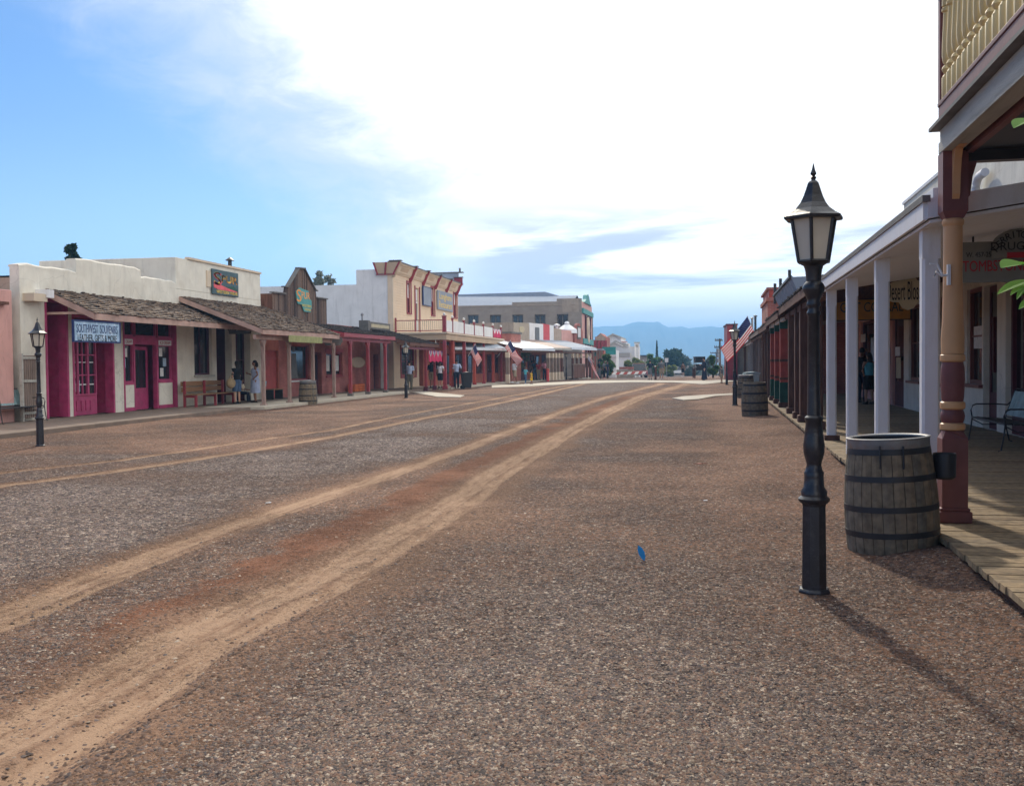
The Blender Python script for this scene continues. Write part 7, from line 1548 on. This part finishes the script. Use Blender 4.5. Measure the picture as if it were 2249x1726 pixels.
x,z=W.hy(1575,756,140); t=thing('pole_transformer','grey transformer cans clustered on the tall pole','transformer',(x,140,z-1),0); mb=MB(); 
for k in range(3): mb.tube((x+.4+.0*k,149,z-1.1+k*-.7),(x+.4,149,z-.5-k*.7),.22)
mb.build('transformer_can',M['galv'],t)
x,z=W.hy(1464,794,150); t=thing('road_sign','small square pale road sign on a post past the walkers','sign',(x,150,FZ(150)),0); mb=MB(); mb.tube((x,150,FZ(150)-.1),(x,150,z),.05); mb.build('sign_post',M['galv'],t); mb=MB(); mb.box(x-.25,x+.25,149.9,149.95,z-.1,z+.5); mb.build('sign_plate',M['paper'],t)
# ------------------------------------------------------------------ trees
def tree(label,x,y,zb,h,rx,rz,leafm,n=900,ls=.12,name='leafy_tree',trunk_r=.12,crown_lo=.35,clumps=9,seed=1,cat='tree',group=None,ry=None,sparse=0):
    rr=random.Random(seed); t=thing(name,label,cat,(x,y,zb),0,group); mb=MB(); ry=ry or rx
    top=zb+h; c0=zb+h*crown_lo
    mb.path([(x,y,zb-.2),(x+.04*h*rr.uniform(-1,1),y,zb+h*.3),(x+.05*h*rr.uniform(-1,1),y,zb+h*.6),(x,y,zb+h*.85)],[trunk_r,trunk_r*.75,trunk_r*.45,trunk_r*.15],7)
    cl=[]
    for k in range(clumps):
        a=rr.uniform(0,6.28); q=rr.uniform(.1,.85)**.6; v=rr.uniform(.08,.92); prof=math.sin(math.pi*min(.95,max(.08,v)))**.6
        c=Vector((x+rx*q*prof*math.cos(a),y+ry*q*prof*math.sin(a),c0+(top-c0)*v)); cl.append((c,rr.uniform(.28,.5)*min(rx,(top-c0)/2)))
        mb.path([(x,y,zb+h*(.25+.4*v)),tuple((Vector((x,y,zb+h*(.3+.5*v)))+c)/2),tuple(c)],[trunk_r*.4,trunk_r*.25,trunk_r*.08],5)
    mb.build('trunk',M['bark'],t,smooth=True); mb=MB()
    for k in range(n):
        c,r_=rr.choice(cl); d=Vector((rr.gauss(0,1),rr.gauss(0,1),rr.gauss(0,.8))); d=d.normalized()*r_*rr.uniform(.3,1.15); p=c+d
        s=ls*rr.uniform(.6,1.4); a=Vector((rr.uniform(-1,1),rr.uniform(-1,1),rr.uniform(-1,1))).normalized(); b=a.cross(Vector((rr.uniform(-1,1),rr.uniform(-1,1),rr.uniform(-1,1)))).normalized()
        mb.add([p-a*s,p+b*s*.5,p+a*s,p-b*s*.5],[(0,1,2,3)])
    mb.build('crown',M[leafm],t); return t
def ptree(label,px,ybase,ytop,y,wpx,leafm,**k):
    x,zt_=W.hy(px,ytop,y); x0,_=W.hy(px-wpx/2,ytop,y); zb=FZ(y) if ybase is None else W.hy(px,ybase,y)[1]; return tree(label,x,y,zb,zt_-zb,abs(x-x0),1,leafm,**k)
def cypress(label,px,ytop,wpx,y,leafm='leafdark',seed=3,name='cypress_tree',n=900,tipx=0,zb=None):
    x,z=W.hy(px,ytop,y); x0,_=W.hy(px-wpx/2,ytop,y); r_=abs(x-x0); zb=FZ(y) if zb is None else zb; rr=random.Random(seed); t=thing(name,label,'tree',(x,y,zb),0); mb=MB(); mb.tube((x,y,zb-.1),(x,y,zb+(z-zb)*.8),r_*.25,r_*.08,7); mb.build('trunk',M['bark'],t); mb=MB()
    for k in range(n):
        v=rr.random()**.85; R_=r_*(1-v)**.55*min(1,(v+.05)*9)*rr.uniform(.55,1.05); a=rr.uniform(0,6.28); p=Vector((x+R_*math.cos(a)+tipx*v*v,y+R_*math.sin(a),zb+.3+(z-zb-.3)*v)); s=r_*rr.uniform(.15,.34); d=Vector((math.cos(a)*.5,math.sin(a)*.5,1.2)).normalized(); b=d.cross(Vector((rr.uniform(-1,1),rr.uniform(-1,1),.1))).normalized()
        mb.add([p-d*s,p+b*s*.45,p+d*s*1.3,p-b*s*.45],[(0,1,2,3)])
    mb.build('crown',M[leafm],t)
cypress('tall thin dark cypress rising above the two walkers',1442.5,748,9,190,n=1500)
ptree('dark evergreen top showing behind the cream parapet, far left',157,640,531,48,25,'leafdark',n=5200,ls=.15,clumps=22,seed=8,trunk_r=.15,crown_lo=.2)
ptree('broad dark green tree right of the thin cypress',1476,None,771,210,58,'leafdark',n=2600,ls=.7,clumps=16,seed=5,trunk_r=.4,crown_lo=.25)
ptree('dark tree spreading behind the broad dark one',1497,None,783,260,40,'leafgrey',n=1200,ls=.8,clumps=10,seed=6,trunk_r=.3)
ptree('light green tree left of the thin cypress',1431,None,779,170,26,'leafmid',n=1300,ls=.38,seed=7,trunk_r=.2,crown_lo=.2)
ptree('mid green tree hugging the cypress trunk',1446,None,785,180,18,'leafmid',n=700,ls=.38,seed=17,trunk_r=.2,crown_lo=.2)
ptree('yellow green tree before the pale chimney building',1391,None,785,150,30,'leafpale',n=1300,ls=.32,seed=9,trunk_r=.16,crown_lo=.25)
ptree('yellowish shrub tree left of the walkers',1409,None,796,140,18,'leafpale',n=600,ls=.26,seed=10,trunk_r=.12,crown_lo=.2)
ptree('green street tree in front of the teal awning shop',1334,None,781,108,28,'leafmid',n=1500,ls=.2,seed=11,trunk_r=.10,crown_lo=.18)
ptree('dark red leaved shrub tree beside the kerb flag',1320,None,788,112,14,'leafred' if 0 else 'leafdark',n=600,ls=.2,seed=31,trunk_r=.10,crown_lo=.12)
ptree('green leafy tree at the right kerb behind the wagon',1566,None,783,104,24,'leafmid',n=1500,ls=.19,seed=12,trunk_r=.12,crown_lo=.2)
ptree('taller green tree behind the right kerb tree',1556,None,786,150,16,'leafgrey',n=700,ls=.3,seed=13,trunk_r=.12,crown_lo=.2)
ptree('low green hedge tree behind the distant cars',1515,None,806,190,34,'leafgrey',n=1200,ls=.4,seed=14,trunk_r=.15,crown_lo=.05)
ptree('olive hillside tree left of the distant cars',1471,None,801,170,26,'leafpale',n=900,ls=.35,seed=16,trunk_r=.15,crown_lo=.05)
pt=G(1218,840); ptree('young yellow green tree before the tin awning',1219,840,763,pt.y,22,'leafpale',n=700,ls=.11,seed=15,trunk_r=.035,crown_lo=.45) if 0 else None
pt=G(1154,838); xx=pt.x; tree('young yellow green tree standing before the tin awning',xx,pt.y,0,ZT(1154,763,pt)-0,.78,1,'leafpale',n=950,ls=.10,seed=15,trunk_r=.04,crown_lo=.42,name='young_tree')
ptree('pale foliage top above the white side wall',695,660,593,95,22,'leafhazed',n=500,ls=.3,seed=21,trunk_r=.15,crown_lo=.3)
ptree('sparse treetop right of the timber gable',722,660,604,100,26,'leafhazed',n=260,ls=.26,seed=22,trunk_r=.12,crown_lo=.3)
# distant scrub as one mass
rr=random.Random(77); mb=MB()
for k in range(2200):
    px=rr.uniform(1200,1700); y=rr.uniform(260,900); x=at(px,y); z=FZ(y); s=rr.uniform(.8,2.2)
    for q in range(5):
        p=Vector((x+rr.uniform(-s,s),y+rr.uniform(-s,s),z+rr.uniform(0,s*1.1))); a=Vector((rr.uniform(-1,1),rr.uniform(-1,1),rr.uniform(-.3,1))).normalized(); b=a.cross(Vector((rr.uniform(-1,1),rr.uniform(-1,1),rr.uniform(-1,1)))).normalized(); w=s*.7
        mb.add([p-a*w,p+b*w*.7,p+a*w,p-b*w*.7],[(0,1,2,3)])
o=mb.build('scrub',M['leafgrey']); tag(o,'grey green desert scrub thinning into the distance','scrub',kind='stuff')
# ------------------------------------------------------------------ small flags on the left
def fl(px0,py0,px1,py1,base,label,ang,w=1.35,h=.75,droop=R(62),seed=1):
    b=G(*base); x0,z0=W.hy(px0,py0,b.y); x1,z1=W.hy(px1,py1,b.y); flag('flag',label,(x0,b.y,z0),(x1,b.y-.3,z1),w,h,droop,seed,ang)
x0,z0=W.hy(1103,782,78.9); x1,z1=W.hy(1121,748,77.4); flag('flag','striped flag flying before the bright tin awning',(XB+.1,78.9,z0-.1),(x1,77.4,z1),1.75,.9,R(58),2,R(-4))
fl(1028,782,1045,757,(1044,850),'striped flag on a slanted pole between red balcony posts',R(-5),1.15,.6,R(64),4)
fl(1303,795,1284,768,(1300,831),'faded pink striped flag by the far left porch',R(5),2.6,1.1,R(66),5)
# ================================================================== PEOPLE
def person(label,x,y,z,face,h,top='cl_white',bot='cl_jeans',skin='skin',hair='hair',hairlen=0,bottom='trousers',sleeve=.5,stride=0.,armL='down',armR='down',shoe='shoe',bulk=1.,lean=0.,vox=.016,head_turn=0,seated=False,hat=None,bag=None,topkind='shirt'):
    """face: heading in degrees the figure looks towards (0 = away down the street). Local frame: +y forward."""
    t=thing('person',label,'person',(x,y,z),R(-face)); fr=Fr(x,y,R(-face)); s=h/1.75; b=bulk
    def V(a,c,d): return Vector((a*s,c*s,z+d*s))
    hipz=.92; kz=.49; lift=0
    hipL,hipR=V(-.09,0,hipz),V(.09,0,hipz); st=stride
    if seated:
        kneeL,kneeR=V(-.11,.40,.50),V(.11,.40,.50); ankL,ankR=V(-.11,.42,.09),V(.11,.42,.09); hipL,hipR=V(-.1,0,.50),V(.1,0,.50); off=-.42
    else:
        kneeL,kneeR=V(-.10,.16*st+.03,kz),V(.10,-.10*st+.03,kz); ankL,ankR=V(-.10,.30*st-.0,.085+.0),V(.10,-.36*st,.085+.07*abs(st)); off=0
    def U(a,c,d): return V(a,c+lean*(d-.9),d+off)
    pel=U(0,0,.96); waist=U(0,.0,1.08); chest=U(0,.0,1.30); nb=U(0,-.01,1.46); hd=U(0,.02,1.635)
    shL,shR=U(-.185*min(b,1.1),0,1.41),U(.185*min(b,1.1),0,1.41)
    def arm(side,pose):
        m=-1 if side=='L' else 1; sh=shL if side=='L' else shR
        D_={'down':((.225,-.01,1.12),(.235,.06,.87)),'hip':((.31,-.06,1.15),(.17,.06,1.02)),'fwd':((.23,.10,1.14),(.16,.33,1.12)),'hold':((.23,.06,1.14),(.10,.27,1.20)),'up':((.25,.20,1.38),(.12,.22,1.60)),'swingf':((.225,.10,1.13),(.20,.28,.96)),'swingb':((.235,-.13,1.13),(.25,-.18,.87)),'out':((.33,.05,1.18),(.42,.22,1.08))}[pose]
        e=U(m*D_[0][0],*D_[0][1:]); w=U(m*D_[1][0],*D_[1][1:]); return sh,e,w
    AL,AR=arm('L',armL),arm('R',armR)
    mb=MB(fr)
    mb.path([pel-Vector((0,0,.05*s)),waist,chest,U(0,0,1.40)],[.115*s*b,.105*s*b,.13*s*b,.10*s*b],10)
    for a,k,f in ((hipL,kneeL,ankL),(hipR,kneeR,ankR)):
        mb.path([a+Vector((0,0,.02*s)),(a+k)/2,k,(k*.6+f*.4),f],[.088*s*b,.072*s*b,.052*s,.052*s,.036*s],8)
        mb.path([f-Vector((0,.03*s,.02*s)),f+Vector((0,.07*s,-.035*s)),f+Vector((0,.16*s,-.055*s))],[.042*s,.038*s,.026*s],8)
    for (sh,e,w),m in ((AL,-1),(AR,1)):
        mb.path([U(m*.08,0,1.40),sh,(sh+e)/2,e,w],[.06*s,.052*s,.044*s,.036*s,.026*s],8)
        d=(w-e).normalized(); side=d.cross(Vector((0,1,0))); side=side.normalized() if side.length>.1 else Vector((1,0,0)); nrm=d.cross(side)
        palm=w+d*.085*s; mb.path([w,w+d*.04*s,palm],[.024*s,.034*s,.030*s],8)
        for k,(o_,l_) in enumerate(((-.030,.062),(-.010,.072),(.010,.068),(.029,.052))):
            p0=palm+side*o_*s-d*.01*s; mb.path([p0,p0+d*l_*.5*s+nrm*.006*s,p0+d*l_*s+nrm*.022*s],[.0105*s,.0095*s,.008*s],6)
        mb.path([w+d*.03*s-side*.024*s,w+d*.06*s-side*.055*s,w+d*.09*s-side*.058*s],[.013*s,.011*s,.009*s],6)
    mb.path([U(0,0,1.40),nb,hd-Vector((0,0,.06*s))],[.062*s,.052*s,.052*s],8)
    mb.ell(hd,(.074*s,.092*s,.112*s),14,12); mb.ell(hd+Vector((0,.04*s,-.055*s)),(.05*s,.05*s,.05*s),10,8)
    mb.path([hd+Vector((0,.085*s,.012*s)),hd+Vector((0,.112*s,-.025*s))],[.009*s,.016*s],6)
    for m in (-1,1): mb.ell(hd+Vector((m*.076*s,0,-.01*s)),(.010*s,.022*s,.032*s),8,6)
    mb.build('body',M[skin],t,remesh=vox*.8)
    mb=MB(fr)
    for m in (-1,1): mb.ell(hd+Vector((m*.031*s,.086*s,.006*s)),(.011*s,.008*s,.007*s),8,6)
    mb.build('eyes',M['blackink'],t)
    mb=MB(fr); mb.box(hd.x-.022*s,hd.x+.022*s,hd.y+.082*s,hd.y+.095*s,hd.z-.062*s,hd.z-.054*s); mb.build('mouth',M['cl_red'],t)
    # hair
    mb=MB(fr); mb.ell(hd+Vector((0,-.018*s,.030*s)),(.084*s,.096*s,.100*s),14,10)
    if hairlen: mb.path([hd+Vector((0,-.05*s,.02*s)),hd+Vector((0,-.085*s,-.12*s)),hd+Vector((0,-.085*s,-.12*s-hairlen*s))],[.085*s,.085*s,.045*s],10)
    mb.build('hair',M[hair],t,smooth='all')
    if hat:
        mb=MB(fr); mb.lathe([(.14*s,hd.z+.055*s),(.145*s,hd.z+.065*s),(.09*s,hd.z+.075*s),(.085*s,hd.z+.15*s),(.05*s,hd.z+.165*s),(.005*s,hd.z+.16*s)],(hd.x,hd.y,0),16); mb.build('hat',M[hat],t,smooth='all')
    g=.022*s*(.6+.4*b)
    # lower garment
    mb=MB(fr)
    if bottom in('trousers','shorts'):
        kk=1 if bottom=='trousers' else 0
        mb.path([U(0,0,1.04),pel,pel-Vector((0,0,.07*s))],[.112*s*b+g,.125*s*b+g*.6,.10*s*b+g],10)
        for a,k,f in ((hipL,kneeL,ankL),(hipR,kneeR,ankR)):
            if kk: mb.path([a+Vector((0,0,.03*s)),(a+k)/2,k,(k+f)/2,f+Vector((0,0,.0))],[.092*s*b+g,.076*s*b+g,.058*s+g,.050*s+g,.046*s+g],8)
            else: mb.path([a+Vector((0,0,.03*s)),(a+k)/2,k+Vector((0,0,.02*s))],[.092*s*b+g,.080*s*b+g*1.3,.066*s+g*1.7],8)
        nm=bottom
    else:
        ze={'skirt':.50,'dress':.40,'longdress':.10}[bottom]; mx=(kneeL+kneeR)/2
        mb.path([U(0,0,1.06),pel,V(0,0,(.9+ze)/2),V(0,.0,ze)],[.108*s*b+g,.135*s*b+g,(.155+.0)*s*b+g,(.17 if ze>.2 else .22)*s*b+g],14); nm='skirt' if bottom=='skirt' else 'dress'
    mb.build(nm,M[bot],t,remesh=vox)
    mb=MB(fr); mb.path([U(0,0,.98),waist,chest,U(0,0,1.405),U(0,0,1.445)],[.118*s*b+g,.112*s*b+g,.138*s*b+g,.115*s*b+g,.065*s+g*.5],12)
    for (sh,e,w),m in ((AL,-1),(AR,1)):
        if sleeve>0:
            if sleeve>=1: mb.path([U(m*.07,0,1.40),sh,(sh+e)/2,e,e.lerp(w,.92)],[.072*s,.064*s+g*.4,.056*s+g*.3,.046*s+g*.3,.038*s+g*.3],8)
            else: mb.path([U(m*.07,0,1.40),sh,sh.lerp(e,sleeve*1.3)],[.072*s,.066*s+g*.4,.062*s+g*.5],8)
    mb.build(topkind,M[top],t,remesh=vox)
    for f in (ankL,ankR):
        mb=MB(fr); mb.path([f+Vector((0,-.045*s,-.035*s)),f+Vector((0,.05*s,-.035*s)),f+Vector((0,.15*s,-.052*s)),f+Vector((0,.185*s,-.062*s))],[.045*s,.050*s,.040*s,.022*s],10); mb.box(f.x-.045*s,f.x+.045*s,f.y-.075*s,f.y+.19*s,f.z-.088*s,f.z-.062*s); mb.build('shoe',M[shoe],t,smooth='all')
    return t,fr,AL,AR,s,hd
def put(px,py,z=0.): g=G(px,py,z); return g.x,g.y,z
a=SZ
# women before the dark doorway
x=-17.1; y=W.hx(521,860,x)[0]; z=a; person('woman in dark top and blue denim shorts carrying a large straw bag',x,y,z,-60,1.68,'cl_black','cl_jeans',hairlen=.25,bottom='shorts',sleeve=.6,armL='down',armR='fwd',vox=.014)
tb=thing('straw_bag','large round straw bag hanging from the dark-topped woman\'s arm','bag',(x-.1,y-.42,z+.75),0); mb=MB(); cx,cy,cz=x-.05,y-.45,z+.82; mb.ell((cx,cy,cz),(.16,.26,.20),18,12); mb.build('bag_body',M['straw'],tb,smooth='all'); mb=MB(); mb.path([(cx,cy-.15,cz+.15),(cx,cy-.06,cz+.30),(cx,cy+.06,cz+.30),(cx,cy+.15,cz+.15)],.012,6); mb.build('handle',M['straw'],tb)
x=-16.9; y=W.hx(561,860,x)[0]; z=a; person('woman in pale blue sleeveless dress holding a small teal bag, by the wooden posts',x,y,z,-120,1.70,'cl_bluedress','cl_bluedress',skin='skin2',hairlen=.05,bottom='dress',sleeve=0,armL='hip',armR='hold',vox=.014,bulk=1.12)
tb=thing('teal_bag','small teal bag held by the woman in the pale blue dress','bag',(x+.2,y+.25,z+.8),0); mb=MB(); mb.add([(x+.22,y+.20,z+.62),(x+.30,y+.20,z+.62),(x+.30,y+.38,z+.62),(x+.22,y+.38,z+.62),(x+.20,y+.18,z+.86),(x+.32,y+.18,z+.86),(x+.32,y+.40,z+.86),(x+.20,y+.40,z+.86)],[(0,3,2,1),(4,5,6,7),(0,1,5,4),(1,2,6,5),(2,3,7,6),(3,0,4,7)]); mb.build('bag_body',M['cl_teal'],tb,bevel=.02); mb=MB(); mb.path([(x+.26,y+.22,z+.85),(x+.26,y+.29,z+.98),(x+.26,y+.36,z+.85)],.008,6); mb.build('handle',M['cl_teal'],tb)
x=-17.75; y=W.hx(541,860,x)[0]; z=a; person('seated child in a pale top between the two women',x-.2,y,z,90,1.25,'creamtrim','cl_navy',skin='skin2',bottom='trousers',sleeve=.5,seated=True,armL='fwd',armR='fwd')
# man behind the lamp
x,y,z=put(900,860,0); person('man in pale blue shirt and dark trousers leaning by the black street lamp',x,y,z,-20,1.80,'cl_paleblue','cl_olive',sleeve=.6,armL='down',armR='down',stride=.1,lean=.08)
x,y,z=put(952,852,.11); person('stout person in black top and long khaki shorts under the bunting',x-.1,y,z,20,1.72,'cl_black','cl_khaki',skin='skin2',hairlen=.15,bottom='shorts',sleeve=.9,armL='out',armR='down',bulk=1.18)
x,y,z=put(967,852,.11); person('slim person in white top and dark shorts at the right of the bunting',x,y,z,10,1.62,'cl_white','cl_black',hair='hairbrown',hairlen=.1,bottom='shorts',sleeve=.4,armR='hip')
x,y,z=put(1003,852,.05); person('man in pale blue shirt and dark trousers between red posts and litter bin',x,y,z,-30,1.82,'cl_paleblue','cl_navy',skin='skin2',sleeve=.6,armR='hip',armL='down')
x,y,z=put(1130,842,.0); person('large man in white shirt and khaki shorts striding before the tin awning',x,y,z,50,1.84,'cl_white','cl_khaki',skin='skin2',bottom='shorts',sleeve=.6,stride=.9,armL='hold',armR='hold',shoe='whiteshoe',bulk=1.25)
x,y,z=put(1154,844,.0); person('child in turquoise top and teal trousers walking beside a yellow child',x,y,z,40,1.30,'cl_teal','cl_jeans',skin='skin2',bottom='trousers',sleeve=.5,stride=.35,armR='out',shoe='whiteshoe')
x,y,z=put(1167,844,.0); person('smallest child in a yellow outfit walking in front of the pavement',x,y,z,60,1.02,'cl_yellow','cl_yellow',skin='skin2',bottom='skirt',sleeve=.5,stride=.5,armL='swingf',armR='swingb',shoe='shoe')
for px,hh,tp,bt,lb,kw in ((1175,1.72,'cl_navy','cl_jeans','man in dark navy shirt and jeans in the awning shade',dict(sleeve=.6)),(1183,1.62,'cl_red','cl_khaki','person in red top between navy and pink shirts in the shade',dict(sleeve=.5,bottom='trousers')),(1196,1.74,'cl_pink','cl_navy','person in pink top and dark trousers in the awning shade',dict(sleeve=.6)),(1168.5,1.66,'cl_brown','cl_black','person in brown top at the left of the shaded group',dict(sleeve=1))):
    x,y,z=put(px,834.5,.1); person(lb,x,y,z,random.choice([30,-40,80,150]),hh,tp,bt,skin='skin2',**kw)
for px,hh,tp,bt,lb in ((1327,1.7,'cl_grey','cl_black','person in grey top seated height beside the kerb flag'),(1334,1.65,'cl_navy','cl_navy','person in navy beside the green street tree'),(1316,1.72,'cl_black','cl_grey','person in black standing under the pink flag')):
    x,y,z=put(px,829,.0); person(lb if px!=1327 else 'person in grey top left of the navy-clad one near the kerb',x,y,z,120,hh,tp,bt,skin='skin2',sleeve=.6)
# walkers in the road
x,y,z=put(1428,834,0); person('walker in dark top and grey skirt, left of the pair on the road',x,y,z,0,1.72,'cl_navy','cl_grey',bottom='skirt',sleeve=.6,stride=.15,armL='out',armR='out',bulk=1.05)
x,y,z=put(1453,834,0); person('broad walker in grey shirt, shorts and white shoes, right of the pair',x,y,z,0,1.80,'cl_grey','cl_khaki',bottom='shorts',sleeve=.6,stride=-.1,shoe='whiteshoe',bulk=1.3,armL='out',armR='down')
x,y,z=put(1500,827,-.3); person('distant walker in brown top and dark shorts further down the road',x,y,z,0,1.75,'cl_brown','cl_black',bottom='shorts',sleeve=.5,stride=.7,armL='swingf',armR='swingb',shoe='whiteshoe')
x,y,z=put(1547,836,0); person('man in long dark coat and hat standing by the wagon at the right kerb',x,y,z,-95,1.86,'cl_navy','cl_navy',bottom='longdress',sleeve=1,armL='hold',armR='hold',topkind='coat',hat='cl_black')
# right porches
x,y,z=put(1893,884,.15); person('tall person in black shirt and jeans on the right boardwalk beside the turquoise top',x,y,z,30,1.83,'cl_black','cl_navy',skin='skin2',sleeve=.5,armL='hip',armR='up',vox=.014)
x,y,z=put(1909,888,.15); person('woman in turquoise top and black shorts on the right boardwalk',x,y,z,-25,1.66,'cl_teal','cl_black',skin='skin',hairlen=.3,bottom='shorts',sleeve=0,armL='hip',armR='down',stride=.12,vox=.014)
q=RF.w(1.5,62); person('person in red shirt on the far right porch behind the flag lamp',q.x-.3,q.y,.12,170,1.75,'cl_red','cl_jeans',skin='skin2',sleeve=.6)
x,y,z=put(1585,841,.0); person('crouched-height child in grey and orange at the right kerb by the amber lamp',x,y,z,-60,1.15,'cl_grey','cl_khaki',skin='skin',bottom='shorts',sleeve=.6) if 0 else person('child in grey top and tan shorts at the right kerb by the amber lamp',x,y,z,-60,1.2,'cl_grey','cl_khaki',skin='skin',bottom='shorts',sleeve=.6)
